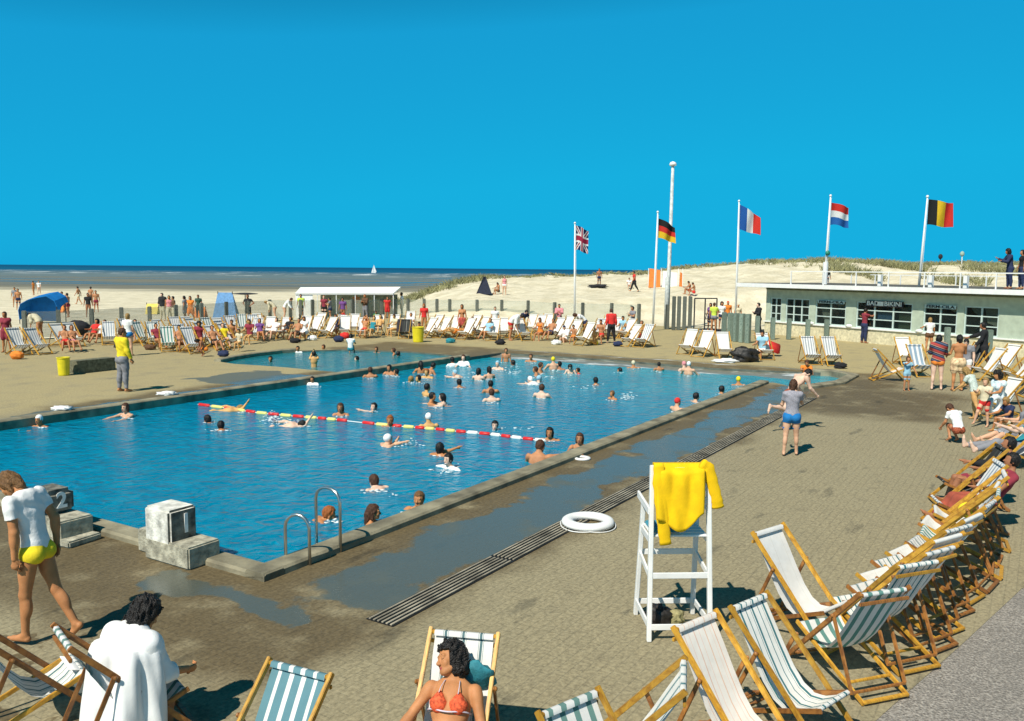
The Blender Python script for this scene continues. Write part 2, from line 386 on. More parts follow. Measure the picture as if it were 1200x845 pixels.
# --- rough concrete strip at the lower right
bm = ZERO(); polyfill(bm, [(2.0, -4), (2.4, 3)]+[(p.x, p.y) for p in reversed(edge)]+[(45, 17), (60, 14), (60, -4)], [], -.004)
gravel_m, N, L, b = nmat('rough_concrete')
tc = N.new('ShaderNodeTexCoord'); V = tc.outputs['Object']
vo = N.new('ShaderNodeTexVoronoi'); vo.inputs['Scale'].default_value = 38; L.new(V, vo.inputs['Vector'])
n1 = noise(N, L, V, 60, 6, .8); n2 = noise(N, L, V, 1.2, 5)
c = mixc(N, L, sstep(N, L, n1, .35, .65), (.13, .115, .10), (.36, .33, .29))
c = mixc(N, L, .5, c, vo.outputs['Distance'], 'OVERLAY')
c = mixc(N, L, math_node(N, L, 'MULTIPLY', sstep(N, L, n2, .4, .7), .4), c, (.15, .14, .125))
L.new(c, b.inputs['Base Color']); setc(b, 'Roughness', .9)
bp = N.new('ShaderNodeBump'); bp.inputs['Strength'].default_value = .8; bp.inputs['Distance'].default_value = .015
L.new(vo.outputs['Distance'], bp.inputs['Height']); L.new(bp.outputs['Normal'], b.inputs['Normal'])
o = meshobj('concrete_path', bm, gravel_m); o['kind'] = 'structure'

# --- pool basin: walls, coping, water
def loop_wall(bm, pts, z0, z1):
    n = len(pts)
    lo = [bm.verts.new((p[0], p[1], z0)) for p in pts]; hi = [bm.verts.new((p[0], p[1], z1)) for p in pts]
    for i in range(n): bm.faces.new((lo[i], lo[(i+1) % n], hi[(i+1) % n], hi[i]))
bm = ZERO(); loop_wall(bm, main_pool, -1.6, 0); loop_wall(bm, shallow, -.8, 0)
basin = mat('basin_wall', (.10, .12, .10), .6, .4, 3, .3)
o = meshobj('pool_basin', bm, basin); o['kind'] = 'structure'
def coping(name, pts, w, h, side, closed=False):
    """kerb of width w laid along pts, on the given side of the line"""
    pts = [Vector((p[0], p[1])) for p in pts]; n = len(pts); bm = ZERO(); rows = []
    for i, p in enumerate(pts):
        a = pts[max(i-1, 0)]; c = pts[min(i+1, n-1)]; d = (c-a).normalized(); nn = Vector((-d.y, d.x))*side
        rows.append((p-nn*.03, p-nn*.03, p+nn*.0, p+nn*(w-.03), p+nn*w, p+nn*w))
    zs = (WZ-.3, h-.03, h, h, h-.03, -.02)
    vr = [[bm.verts.new((q.x, q.y, z)) for q, z in zip(r, zs)] for r in rows]
    for i in range(n-1):
        for k in range(5): bm.faces.new((vr[i][k], vr[i+1][k], vr[i+1][k+1], vr[i][k+1]))
    bm.faces.new(vr[0]); bm.faces.new(list(reversed(vr[-1])))
    bmesh.ops.recalc_face_normals(bm, faces=bm.faces[:])
    o = meshobj(name, bm, cop_m); o['kind'] = 'structure'; return o
cop_m = mat('coping_stone', (.235, .21, .14), .75, .5, 2.5, .7, dist=.01, bscale=30)
coping('pool_coping', [PW(0, 0).to_2d()+UD*(i*.5-.3) for i in range(44)], .3, .10, -1)
coping('pool_coping', [PW(0, -.3+.0).to_2d()+VD*(i*.5) for i in range(27)], .3, .085, 1)
coping('pool_coping', [PW(-.3, 12.45).to_2d()+UD*(i*.5) for i in range(46)], .3, .10, 1)
coping('pool_coping', [PW(u, v).to_2d() for u, v in ((20.55, -1.3), (21.2, -1.6), (22.6, -2.1), (24.9, -2.1), (25.6, -1.3), (25.4, -.6))], .35, .10, -1)
coping('pool_coping', [shallow[0], shallow[1], shallow[2], shallow[3], shallow[4]], .25, .10, 1)

def water_material(name, near, far, bstr):
    m, N, L, b = nmat(name)
    tc = N.new('ShaderNodeTexCoord'); V = tc.outputs['Object']; sp = N.new('ShaderNodeSeparateXYZ'); L.new(V, sp.inputs[0])
    x = sp.outputs[0]
    n0 = noise(N, L, V, .35, 4)
    xx = math_node(N, L, 'ADD', x, math_node(N, L, 'MULTIPLY', math_node(N, L, 'SUBTRACT', n0, .5), 7))
    c = mixc(N, L, sstep(N, L, xx, 12, 25), near, far)
    cm = noise(N, L, V, 2.6, 5, .6, .8)
    c = mixc(N, L, sstep(N, L, cm, .35, .68), mixc(N, L, 1.0, c, (.62, .72, .80), 'MULTIPLY'), c)
    vo = N.new('ShaderNodeTexVoronoi'); vo.feature = 'SMOOTH_F1'; vo.inputs['Scale'].default_value = 3.4; vo.inputs['Smoothness'].default_value = .6
    wv = N.new('ShaderNodeVectorMath'); wv.operation = 'ADD'; nn = N.new('ShaderNodeTexNoise'); nn.inputs['Scale'].default_value = 2; L.new(V, nn.inputs['Vector'])
    L.new(V, wv.inputs[0]); L.new(nn.outputs['Color'], wv.inputs[1]); L.new(wv.outputs[0], vo.inputs['Vector'])
    n2 = noise(N, L, V, 11, 5, .65)
    h = math_node(N, L, 'ADD', vo.outputs['Distance'], math_node(N, L, 'MULTIPLY', n2, .45))
    c = mixc(N, L, math_node(N, L, 'MULTIPLY', sstep(N, L, n2, .60, .72), .45), c, (.12, .36, .46))
    L.new(c, b.inputs['Base Color']); setc(b, 'Roughness', .12); setc(b, 'IOR', 1.33); setc(b, 'Specular IOR Level', .5)
    bp = N.new('ShaderNodeBump'); bp.inputs['Strength'].default_value = bstr; bp.inputs['Distance'].default_value = .12
    L.new(h, bp.inputs['Height']); L.new(bp.outputs['Normal'], b.inputs['Normal'])
    return m
WM = water_material('pool_water_blue', (.0, .225, .36), (.015, .34, .42), .42)
bm = ZERO(); lp = local_poly([PW(-.02, -.02), PW(21.3, -.02), PW(21.6, -.35), PW(20.7, -1.35), PW(22.6, -2.15), PW(24.9, -2.15), PW(25.7, -1.3), PW(25.2, 0), PW(24.6, 2.7), PW(25, 7), PW(24.7, 12.47), PW(-.02, 12.47)])
polyfill(bm, lp, [], 0)
o = meshobj('pool_water', bm, WM); o.location = (PA.x, PA.y, WZ); o.rotation_euler.z = PANG; o['kind'] = 'structure'
WS = water_material('shallow_water_green', (.02, .21, .23), (.02, .22, .24), .35)
bm = ZERO(); polyfill(bm, local_poly(shallow), [], 0)
o = meshobj('shallow_water', bm, WS); o.location = (PA.x, PA.y, -.06); o.rotation_euler.z = PANG; o['kind'] = 'structure'
# wading slope at the far end: paving dips under the water, with a milky film of wash along it
def shore(name, pts, z, m):
    bm = ZERO(); polyfill(bm, local_poly(pts), [], 0); o = meshobj(name, bm, m); o.location = (PA.x, PA.y, z); o.rotation_euler.z = PANG; o['kind'] = 'structure'; return o
sl_m, N, L, b = nmat('wading_slope_concrete')
tc = N.new('ShaderNodeTexCoord'); V = tc.outputs['Object']
mpv = N.new('ShaderNodeMapping'); mpv.inputs['Scale'].default_value = (1.6, .45, 1); L.new(V, mpv.inputs[0])
w = sstep(N, L, noise(N, L, mpv.outputs[0], 1.1, 6, .6), .54, .6); n2 = noise(N, L, V, 6, 5)
c = mixc(N, L, n2, (.13, .13, .10), (.26, .25, .19)); c = mixc(N, L, w, c, (.58, .6, .58))
L.new(c, b.inputs['Base Color']); setc(b, 'Roughness', .35)
bm = ZERO()
prof = [(26.1, .006), (25.2, -.05), (24.0, -.12), (22.6, -.2)]
vs = [13.2, 11, 9, 7, 5, 3, 1, -.4]
g = [[bm.verts.new((u+.25*math.sin(v*1.7), v, z)) for u, z in prof] for v in vs]
for i in range(len(vs)-1):
    for k in range(len(prof)-1): bm.faces.new((g[i][k], g[i+1][k], g[i+1][k+1], g[i][k+1]))
bmesh.ops.recalc_face_normals(bm, faces=bm.faces[:])
o = meshobj('wading_slope', bm, sl_m); o.location = (PA.x, PA.y, 0); o.rotation_euler.z = PANG; o['kind'] = 'structure'

# --- sea
def sea_material():
    m, N, L, b = nmat('sea_water')
    tc = N.new('ShaderNodeTexCoord'); V = tc.outputs['Object']; sp = N.new('ShaderNodeSeparateXYZ'); L.new(V, sp.inputs[0]); y = sp.outputs[1]
    c = mixc(N, L, sstep(N, L, y, 420, 900), (.13, .17, .17), (.0, .085, .17))
    c = mixc(N, L, sstep(N, L, y, 900, 2500), c, (.0, .06, .14))
    mp = N.new('ShaderNodeMapping'); mp.inputs['Scale'].default_value = (.035, .02, 1); L.new(V, mp.inputs[0])
    n1 = noise(N, L, mp.outputs[0], 1, 6, .7)
    foam = math_node(N, L, 'MULTIPLY', sstep(N, L, n1, .57, .62), math_node(N, L, 'MULTIPLY', sstep(N, L, y, 400, 470), sstep(N, L, y, 900, 620)))
    c = mixc(N, L, foam, c, (.75, .77, .76))
    L.new(c, b.inputs['Base Color']); setc(b, 'Roughness', .6); setc(b, 'Specular IOR Level', .25)
    bp = N.new('ShaderNodeBump'); bp.inputs['Strength'].default_value = .8; bp.inputs['Distance'].default_value = 1.5
    L.new(n1, bp.inputs['Height']); L.new(bp.outputs['Normal'], b.inputs['Normal'])
    return m
bm = ZERO(); polyfill(bm, [(-9000, 300), (9000, 300), (9000, 14000), (-9000, 14000)], [], -1.0)
o = meshobj('sea', bm, sea_material()); o['kind'] = 'structure'

# --- dune grass
def grass():
    vs, fs = [], []
    def tuft(x, y, n, h):
        z = float(hgt(x, y))
        for k in range(n):
            a = RNG.rand()*6.28; l = .25+RNG.rand()*.35; hh = h*(.5+RNG.rand()*.8); w = .03
            bx = x+RNG.randn()*.2; by = y+RNG.randn()*.2; i = len(vs)
            dx, dy = math.cos(a), math.sin(a)
            vs.extend([(bx-dy*w, by+dx*w, z-.05), (bx+dy*w, by-dx*w, z-.05), (bx+dx*l*.4, by+dy*l*.4, z+hh*.6), (bx+dx*l, by+dy*l, z+hh)])
            fs.append((i, i+1, i+2)); fs.append((i+1, i+3, i+2))
    for k in range(1100):     # along the crest
        x = RNG.uniform(-13, 62); y = 101+RNG.randn()*1.8
        dens = .35+.65*abs(math.sin(x*.37)+.5*math.sin(x*1.1))
        if x > 24 or RNG.rand() < dens:
            y2 = y if x < 26 else y - abs(RNG.randn())*3
            tuft(x, y2, 7, .42 if x > 14 else .3)
    for k in range(230):     # the toe of the dune, running up from the left
        t = RNG.rand(); x = -13+t*10; y = 86+14*t+RNG.randn()*2.2
        tuft(x, y, 8, .55)
    for k in range(900):      # patches behind the pavilion
        x = RNG.uniform(30, 52); y = RNG.uniform(76, 95)
        if math.sin(x*.8)+math.sin(y*.5+x*.3) > .5: tuft(x, y, 9, .7)
    me = bpy.data.meshes.new('dune_grass'); me.from_pydata(vs, [], fs)
    me.materials.append(mat('marram', (.24, .23, .11), .8, .5, 1.2))
    o = link(bpy.data.objects.new('dune_grass', me)); tag(o, 'marram grass tufts growing along the crest of the sand dune', 'grass', kind='stuff')
grass()
# ================================================================ DECKCHAIRS
CANV = {}
def canvas_mesh(kind, lift=0.0):
    key = (kind, lift)
    if key in CANV: return CANV[key]
    prof = [(-.375, .955), (-.385, .99), (-.415, .99), (-.425, .965), (-.405, .95), (-.30, .775), (-.20, .60), (-.10, .44), (.0, .325), (.10, .275), (.20, .285), (.29, .335), (.355, .395), (.375, .412), (.40, .405), (.40, .385), (.385, .375)]
    bm = ZERO(); uvl = bm.loops.layers.uv.new('UVMap'); nx = 10; rows = []
    for j, (y, z) in enumerate(prof):
        t = j/(len(prof)-1); row = []
        for i in range(nx+1):
            s = i/nx; x = (s-.5)*.46
            mid = math.sin(math.pi*s)*math.sin(math.pi*min(1, max(0, (j-4)/9)))*.03
            row.append(bm.verts.new((x, y-.0, z-mid)))
        rows.append(row)
    for j in range(len(prof)-1):
        for i in range(nx):
            f = bm.faces.new((rows[j][i], rows[j+1][i], rows[j+1][i+1], rows[j][i+1])); f.smooth = True
            for l, (ii, jj) in zip(f.loops, ((i, j), (i, j+1), (i+1, j+1), (i+1, j))):
                l[uvl].uv = (.001+.998*ii/nx, jj/(len(prof)-1))
    me = bpy.data.meshes.new('canvas'); bm.to_mesh(me); bm.free(); me.materials.append(MATS['cv_'+kind]); CANV[key] = me
    return me
def chair_meshes():
    out = {}
    bm = ZERO()                                     # long back frame, head bar at the top
    for s in (-1, 1): bar(bm, (s*.265, -.42, 1.0), (s*.265, .50, .025), .044, .028, (1, 0, 0), .004)
    bar(bm, (-.265, -.40, .975), (.265, -.40, .975), .028, .028, bev=.005)
    bar(bm, (-.265, .485, .045), (.265, .485, .045), .045, .022, bev=.004)
    bar(bm, (-.265, -.412, .895), (.265, -.412, .895), .022, .03, bev=.004)
    me = bpy.data.meshes.new('back_frame'); bm.to_mesh(me); bm.free(); out['back_frame'] = me
    bm = ZERO()                                     # seat frame
    for s in (-1, 1): bar(bm, (s*.238, .42, .405), (s*.238, -.50, .02), .04, .024, (1, 0, 0), .004)
    bar(bm, (-.245, .385, .39), (.245, .385, .39), .026, .026, bev=.005)
    bar(bm, (-.24, -.49, .035), (.24, -.49, .035), .04, .022, bev=.004)
    bar(bm, (-.24, -.28, .115), (.24, -.28, .115), .03, .02, bev=.004)
    me = bpy.data.meshes.new('seat_frame'); bm.to_mesh(me); bm.free(); out['seat_frame'] = me
    bm = ZERO()                                     # prop
    for s in (-1, 1): bar(bm, (s*.29, -.13, .70), (s*.29, -.40, .09), .034, .02, (1, 0, 0), .003)
    bar(bm, (-.30, -.40, .085), (.30, -.40, .085), .024, .024, bev=.004)
    for s in (-1, 1): ellip(bm, (s*.304, -.13, .69), (.012, .018, .018), seg=8)
    me = bpy.data.meshes.new('prop'); bm.to_mesh(me); bm.free(); out['prop'] = me
    return out
CM = chair_meshes()
_woods = {}
def wmesh(n, w):
    if (n, w) not in _woods:
        me = CM[n].copy(); me.materials.clear(); me.materials.append(MATS[w]); _woods[(n, w)] = me
    return _woods[(n, w)]
def deckchair(pos, yaw, kind, label, group='deckchairs round the pool', sc=1.0, woods=('wood_yellow', 'wood_brown', 'wood_brown')):
    t = thing('deckchair', label, 'deckchair', pos, yaw, group); t.scale = (sc*random.uniform(.97, 1.03), sc, sc*random.uniform(.95, 1.02))
    for n, w in zip(('back_frame', 'seat_frame', 'prop'), woods):
        link(bpy.data.objects.new(n, wmesh(n, w)), t)
    link(bpy.data.objects.new('canvas', canvas_mesh(kind)), t)
    return t
def from_top(px, py, fx, fy, z=.99):
    """ground position of a deckchair whose head bar is seen at (px, py)"""
    f = Vector((fx, fy)).normalized(); p = G(px, py, z); return Vector((p.x+.40*f.x, p.y+.40*f.y, 0)), yawof(f.x, f.y)

# foreground
p, w = from_top(544, 735, -.17, -.98); SUNP, SUNW = p, w
deckchair(p, w, 'teal3', 'white deckchair with groups of teal stripes under the woman in the red bikini')
p, w = from_top(350, 775, -.42, -.9)
deckchair(p, w, 'tealwide', 'deckchair with broad teal and narrow white stripes left of the bikini woman')
p, w = from_top(74, 742, .72, .60)
deckchair(p, w, 'green', 'deckchair seen from behind with shaded green striped canvas, beside the towel-wrapped woman', woods=('wood_brown',)*3); CH2 = (p, w)
deckchair(Vector((-3.90, 6.56, 0)), yawof(.756, .655), 'blue', 'teal striped deckchair at the far left edge with a white cloth on it', woods=('wood_brown', 'wood_yellow', 'wood_brown')); CH1 = (Vector((-3.90, 6.56, 0)), yawof(.756, .655))
p, w = from_top(668, 818, .62, -.78)
deckchair(p, w, 'green', 'deckchair with thin green stripes whose head bar just enters the bottom edge of the picture')
p, w = from_top(801, 783, -.97, .2)
deckchair(p, w, 'teal3', 'deckchair turned side-on with dark shaded underside, left of the pale pink striped deckchair', woods=('wood_yellow', 'wood_yellow', 'wood_brown'))
p, w = from_top(816, 727, .64, -.76)
deckchair(p, w, 'pink', 'deckchair with faint pink stripes standing nearest the white lifeguard chair', woods=('wood_yellow', 'wood_brown', 'wood_brown'))
p, w = from_top(879, 698, .64, -.76)
deckchair(p, w, 'blue', 'deckchair with thin teal lines between the pink striped and the plain white deckchair')
p, w = from_top(901, 621, .62, -.78)
deckchair(p, w, 'plain', 'plain white deckchair standing apart, just right of the lifeguard chair and its shadow')
p, w = from_top(1036, 689, -.33, .94)
deckchair(p, w, 'green', 'deckchair with shaded green canvas back, first of the long right-hand row', woods=('wood_brown', 'wood_yellow', 'wood_brown'))
# the row that follows the edge of the concrete
heads = [(3.72, 7.72), (4.12, 8.10), (4.50, 8.50), (4.87, 8.90), (5.24, 9.33), (5.60, 9.78), (5.95, 10.25), (6.28, 10.72), (6.62, 11.25), (7.0, 11.9)]
heads = [(x+random.uniform(-.07, .07), y+random.uniform(-.07, .07)) for x, y in heads]
names = ['second', 'third', 'fourth', 'fifth', 'sixth', 'seventh', 'eighth', 'ninth', 'tenth', 'eleventh']
kinds = ['blue', 'teal3', 'plain', 'blue', 'plain', 'blue', 'green', 'plain', 'plain', 'grey']
desc = ['teal lined', 'teal striped', 'plain white', 'teal lined', 'plain white', 'teal lined', 'green striped', 'long plain white', 'plain white', 'grey striped']
for i, (x, y) in enumerate(heads):
    q = i/9; f = Vector((-.38-.55*q, .92-.55*q)).normalized(); c = Vector((x+.42*f.x, y+.42*f.y, 0))
    deckchair(c, yawof(f.x, f.y)+random.uniform(-11, 11), kinds[i], desc[i]+' deckchair, '+names[i]+' in the right-hand row counted from the camera', 'deckchairs in the long row at the right', 1.03,
              woods=('wood_yellow', 'wood_brown' if i % 2 else 'wood_yellow', 'wood_brown'))
for i, (x, y, k) in enumerate([]):
    deckchair(Vector((x, y, 0)), yawof(-.7, .6), k, ['black striped', 'grey striped'][i]+' deckchair behind the right-hand row, at the edge of the grey concrete', 'deckchairs in the long row at the right', 1.0)
# far banks.  (px, py, yaw, canvas)
LY = -135
LY = -122
far_left = [(22, 416, LY, 'grey'), (44, 415, LY, 'grey'), (72, 407, LY, 'plain'), (86, 406, LY-5, 'plain'), (128, 404, -150, 'grey'), (166, 405, -120, 'green'),
            (181, 406, -150, 'blue'), (197, 412, -155, 'green'), (213, 408, -140, 'grey'), (224, 414, -135, 'grey'), (234, 405, -140, 'plain'), (245, 398, -135, 'green'),
            (252, 410, -125, 'plain'), (267, 408, -125, 'plain'), (258, 397, -135, 'plain'), (272, 394, -145, 'grey'), (285, 391, -155, 'green'), (297, 393, -160, 'grey'), (207, 396, -140, 'grey'), (222, 396, -130, 'plain')]
ordn = ['first', 'second', 'third', 'fourth', 'fifth', 'sixth', 'seventh', 'eighth', 'ninth', 'tenth', 'eleventh', 'twelfth', 'thirteenth', 'fourteenth', 'fifteenth', 'sixteenth', 'seventeenth', 'eighteenth', 'nineteenth', 'twentieth', 'twenty-first', 'twenty-second', 'twenty-third', 'twenty-fourth', 'twenty-fifth', 'twenty-sixth', 'twenty-seventh', 'twenty-eighth', 'twenty-ninth', 'thirtieth', 'thirty-first', 'thirty-second', 'thirty-third', 'thirty-fourth', 'thirty-fifth', 'thirty-sixth', 'thirty-seventh', 'thirty-eighth', 'thirty-ninth', 'fortieth']
CN = {'grey': 'grey striped', 'plain': 'white', 'green': 'green striped', 'blue': 'teal lined', 'dark': 'dark', 'pink': 'pinkish', 'bluewide': 'blue and white striped', 'teal3': 'teal striped', 'tealwide': 'teal'}
WY = ('wood_yellow', 'wood_yellow', 'wood_brown')
far_left += [(150, 401, -130, 'grey'), (190, 401, -120, 'plain'), (240, 405, -125, 'grey'), (229, 399, -120, 'plain'), (262, 401, -120, 'grey'), (303, 390, -150, 'plain')]
for i, (px, py, yw, k) in enumerate(sorted(far_left)):
    deckchair(G(px, py), yw+random.uniform(-4, 4), k, CN[k]+' deckchair on the far left bank, '+ordn[i]+' from the left edge', 'deckchairs on the far left bank', 1.12, WY)
far_mid = [(315, 397, 180, 'plain'), (334, 397, 175, 'plain'), (300, 399, 178, 'grey'), (357, 396, 178, 'plain'), (369, 394, 160, 'plain'), (385, 396, 150, 'plain'), (397, 394, 165, 'grey'),
           (404, 395, 180, 'plain'), (415, 391, 180, 'plain'), (425, 396, 180, 'plain'), (443, 393, 178, 'plain'), (461, 393, 170, 'plain'), (480, 386, 170, 'plain'), (502, 396, 145, 'plain'), (519, 396, 140, 'plain'),
           (547, 398, 140, 'plain'), (564, 396, 140, 'plain'), (578, 399, 172, 'plain'), (590, 396, 178, 'plain'), (604, 396, 150, 'pink'), (623, 391, 160, 'plain'), (641, 391, 165, 'plain'), (652, 397, 140, 'plain'),
           (672, 399, 145, 'plain'), (686, 405, 135, 'plain'), (700, 398, 145, 'grey'), (722, 396, 160, 'plain'), (735, 397, 140, 'plain'), (740, 406, 132, 'plain'), (755, 407, 138, 'grey')]
far_mid += [(510, 393, 150, 'plain'), (532, 394, 150, 'plain'), (555, 393, 150, 'plain'), (612, 399, -150, 'plain'), (632, 393, 160, 'plain'), (664, 393, 150, 'plain'), (711, 394, 150, 'plain'), (374, 390, 170, 'plain')]
for i, (px, py, yw, k) in enumerate(sorted(far_mid)):
    deckchair(G(px, py), yw+random.uniform(-5, 5), k, CN[k]+' deckchair on the far bank, '+ordn[i]+' from the left of that bank', 'deckchairs on the far bank', 1.12, WY)
for px, py, yw, k, lb in [(806, 415, 145, 'plain', 'leftmost of three white deckchairs below the curved step'), (824, 418, 140, 'plain', 'middle of three white deckchairs below the curved step'),
                          (848, 420, 178, 'plain', 'white deckchair facing the pool, rightmost of three below the curved step'), (895, 421, 180, 'plain', 'white deckchair behind the seated man with the red airbed'),
                          (949, 427, 180, 'grey', 'grey striped deckchair, left one of the pair in front of the pavilion'), (973, 428, 180, 'grey', 'pale striped deckchair, right one of the pair in front of the pavilion'),
                          (1040, 446, -98, 'pink', 'deckchair turned side-on behind the toddler in pale blue'), (1060, 428, 176, 'plain', 'white deckchair just behind the toddler in pale blue'),
                          (1076, 441, 180, 'bluewide', 'blue and white striped deckchair beside the woman in the striped towel'),
                          (1140, 436, 120, 'dark', 'brown and dark deckchair held upright in the standing group'), (1157, 446, 100, 'plain', 'yellow framed deckchair tipped low behind the seated woman'), (1176, 440, 110, 'plain', 'white deckchair behind the seated woman at the right edge'),
                          (1195, 474, 80, 'dark', 'black striped deckchair at the right edge beside the seated woman'), (1195, 452, 90, 'plain', 'white deckchair at the right edge below the pavilion wall'),
                          (1190, 548, 88, 'plain', 'low deckchair under the man with outstretched grey trousers')]:
    deckchair(G(px, py), yw, k, lb, 'deckchairs beside the pavilion', 1.12, WY)

# ================================================================ FENCE POSTS AND WINDBREAK
pm = {}
def post_mesh(h, w, m, key):
    if key not in pm:
        bm = ZERO(); box(bm, (0, 0, h/2), (w, w, h), bev=.02)
        me = bpy.data.meshes.new('fence_post'); bm.to_mesh(me); bm.free(); me.materials.append(m); pm[key] = me
    return pm[key]
for i, p in enumerate(FP):
    o = link(bpy.data.objects.new('fence_post', post_mesh(1.43, .20, MATS['wood_grey'], 'a'))); o.location = p; o.rotation_euler.z = random.uniform(-.3, .3)+.5
    tag(o, 'square grey timber fence post behind the deckchairs, %s from the left' % ordn[i], 'fence post', 'timber posts of the windbreak')
# translucent windbreak screens between the posts
gm, N, L, b = nmat('windbreak_mesh')
b.inputs['Base Color'].default_value = (.42, .45, .36, 1); b.inputs['Roughness'].default_value = .8
tr = N.new('ShaderNodeBsdfTransparent'); ms = N.new('ShaderNodeMixShader'); ms.inputs[0].default_value = .27
L.new(tr.outputs[0], ms.inputs[1]); L.new(b.outputs[0], ms.inputs[2]); L.new(ms.outputs[0], N['Material Output'].inputs['Surface'])
for i in range(len(FP)-1):
    a, c = FP[i], FP[i+1]; d = (c-a); bm = ZERO()
    bar(bm, a+d*.06+Vector((0, .02, .72)), c-d*.06+Vector((0, .02, .72)), .02, 1.3, (0, 0, 1))
    # bar(): w is the in-plane axis orthogonal to up; swap so the sheet stands upright
    o = meshobj('windbreak_screen', bm, gm)
    tag(o, 'greenish see-through windbreak screen right of the %s fence post' % ordn[i], 'screen', 'screens of the windbreak')
# tall boards by the gate
for i, px in enumerate([781.5, 789, 795, 801.5, 808]):
    p = G(px, 387 if i else 386); bm = ZERO(); box(bm, (0, 0, 1.0), (.22, .16, 2.0), bev=.02)
    o = meshobj('fence_post', bm, MATS['wood_grey']); o.location = p; o.scale.z = .78 if i == 0 else 1.05
    tag(o, 'tall grey board left of the metal gate, %s from the left' % ordn[i], 'fence post', 'tall boards left of the gate')
for i, px in enumerate([848, 855, 862, 869, 876]):
    p = G(px, 399+i*.8); o = link(bpy.data.objects.new('fence_post', post_mesh(1.5, .24, MATS['wood_green'], 'g'))); o.location = p; o.rotation_euler.z = .2*i
    tag(o, 'green-grey board of the curved screen right of the gate, %s from the left' % ordn[i], 'fence post', 'boards of the curved screen')
for i, (px, py, hh) in enumerate([(887, 397, 1.25), (905, 398, 1.2), (924, 398, 1.15), (946, 398, 1.1), (968, 398, 1.1), (1060, 404, 1.1), (1109, 412, 1.15), (1158, 420, 1.25)]):
    p = G(px, py); o = link(bpy.data.objects.new('fence_post', post_mesh(1.2, .22, MATS['wood_green'], 'h'))); o.location = p; o.scale.z = hh/1.2
    tag(o, 'short green-grey post in front of the pavilion, %s from the left' % ordn[i], 'fence post', 'posts in front of the pavilion')
# metal gate frame and curved kerb with a dark pit
t = thing('gate', 'dark metal gate frame standing open beside the tall boards', 'gate', G(826, 388))
bm = ZERO(); a, c = G(813, 388)-t.location, G(839, 388)-t.location
for q in (a, c, a*.05+c*.0+Vector((0, 0, 0))): bar(bm, q, q+Vector((0, 0, 2.0)), .07, .07)
bar(bm, a+Vector((0, 0, 2.0)), c+Vector((0, 0, 2.0)), .07, .07)
meshobj('gate_frame', bm, DARK, t)
bm = ZERO()
for z in (.35, .75, 1.05): bar(bm, (0, -.02, z), (c.x, c.y-.02, z), .05, .05)
meshobj('rail', bm, DARK, t)
bm = ZERO(); kp = pxs([(802, 384), (812, 388.5), (825, 391.5), (840, 394), (855, 396.5), (868, 400.5)])
for i in range(len(kp)-1): bar(bm, (*kp[i], .07), (*kp[i+1], .07), .3, .16, (0, 0, 1))
o = meshobj('curved_step', bm, CONC); o['kind'] = 'structure'
bm = ZERO(); polyfill(bm, pxs([(806, 386.5), (814, 389), (826, 391.5), (838, 393), (848, 390), (846, 386), (830, 384.5)]), [], .012)
o = meshobj('dark_paving', bm, mat('dark_wet_paving', (.05, .05, .05), .7, .3)); o['kind'] = 'structure'

# ================================================================ POOL FURNITURE
CONCD = mat('grimy_shaded_concrete', (.15, .145, .12), .85, .75, 8, .8, dist=.02, bscale=26)
def block(name, u, v, label, digit, dv=0, du=0):
    """concrete starting block; local x = u, local y = v"""
    t = thing(name, label, 'starting block', PW(u, v), math.degrees(PANG), 'numbered starting blocks')
    bm = ZERO(); box(bm, (.24, .42, .14), (.48, .86, .28), bev=.02)
    meshobj('lower_stone', bm, CONC, t)
    bm = ZERO(); box(bm, (.215, .60, .34), (.41, .50, .68), bev=.03)
    for vtx in bm.verts:
        if vtx.co.x > .3 and vtx.co.z < .45: vtx.co.x -= .0
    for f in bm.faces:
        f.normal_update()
        if f.normal.y < -.5 or f.normal.x > .5: f.material_index = 1  # grime plus painted shade: darker concrete on the faces turned from the sun
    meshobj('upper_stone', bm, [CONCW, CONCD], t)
    bm = ZERO(); box(bm, (.28, 1.02, .15), (.32, .30, .30), bev=.02); meshobj('side_stone', bm, CONC, t)
    put_digit(t, digit, (.25, .343, .47), .34)
    return t
def text_mesh(s, size, depth=.004, bold=0.0):
    cu = bpy.data.curves.new('txt', 'FONT'); cu.body = s; cu.size = size; cu.extrude = depth; cu.align_x = 'CENTER'; cu.align_y = 'CENTER'; cu.offset = bold
    o = bpy.data.objects.new('txt', cu); COL.objects.link(o)
    bpy.context.view_layer.update()
    me = bpy.data.meshes.new_from_object(o.evaluated_get(bpy.context.evaluated_depsgraph_get()))
    bpy.data.objects.remove(o); bpy.data.curves.remove(cu); return me
def put_digit(t, s, loc, size):
    me = text_mesh(s, size, .004, .008); me.name = 'digit'; me.materials.append(mat('worn_white', (.8, .8, .77), .8, .12, 14))
    o = link(bpy.data.objects.new('digit', me), t); o.location = loc
    # face of the block that looks to -v: text x along +u, text y up
    o.rotation_euler = (R(90), 0, 0)
_b = toP(G(220.5, 669))
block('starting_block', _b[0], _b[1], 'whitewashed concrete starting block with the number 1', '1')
_b2 = toP(G(70, 640))
t = thing('starting_block', 'weathered grey concrete starting block with the number 2, behind the walking man', 'starting block', PW(_b2[0], _b2[1]), math.degrees(PANG), 'numbered starting blocks')
bm = ZERO(); box(bm, (.24, .42, .16), (.48, .86, .32), bev=.02); meshobj('lower_stone', bm, CONC, t)
bm = ZERO(); box(bm, (.26, .62, .47), (.42, .52, .36), bev=.07); meshobj('upper_stone', bm, CONCD, t)
put_digit(t, '2', (.26, .353, .50), .30)
bm = ZERO(); box(bm, (0, 0, .045), (.5, .5, .09), bev=.02)
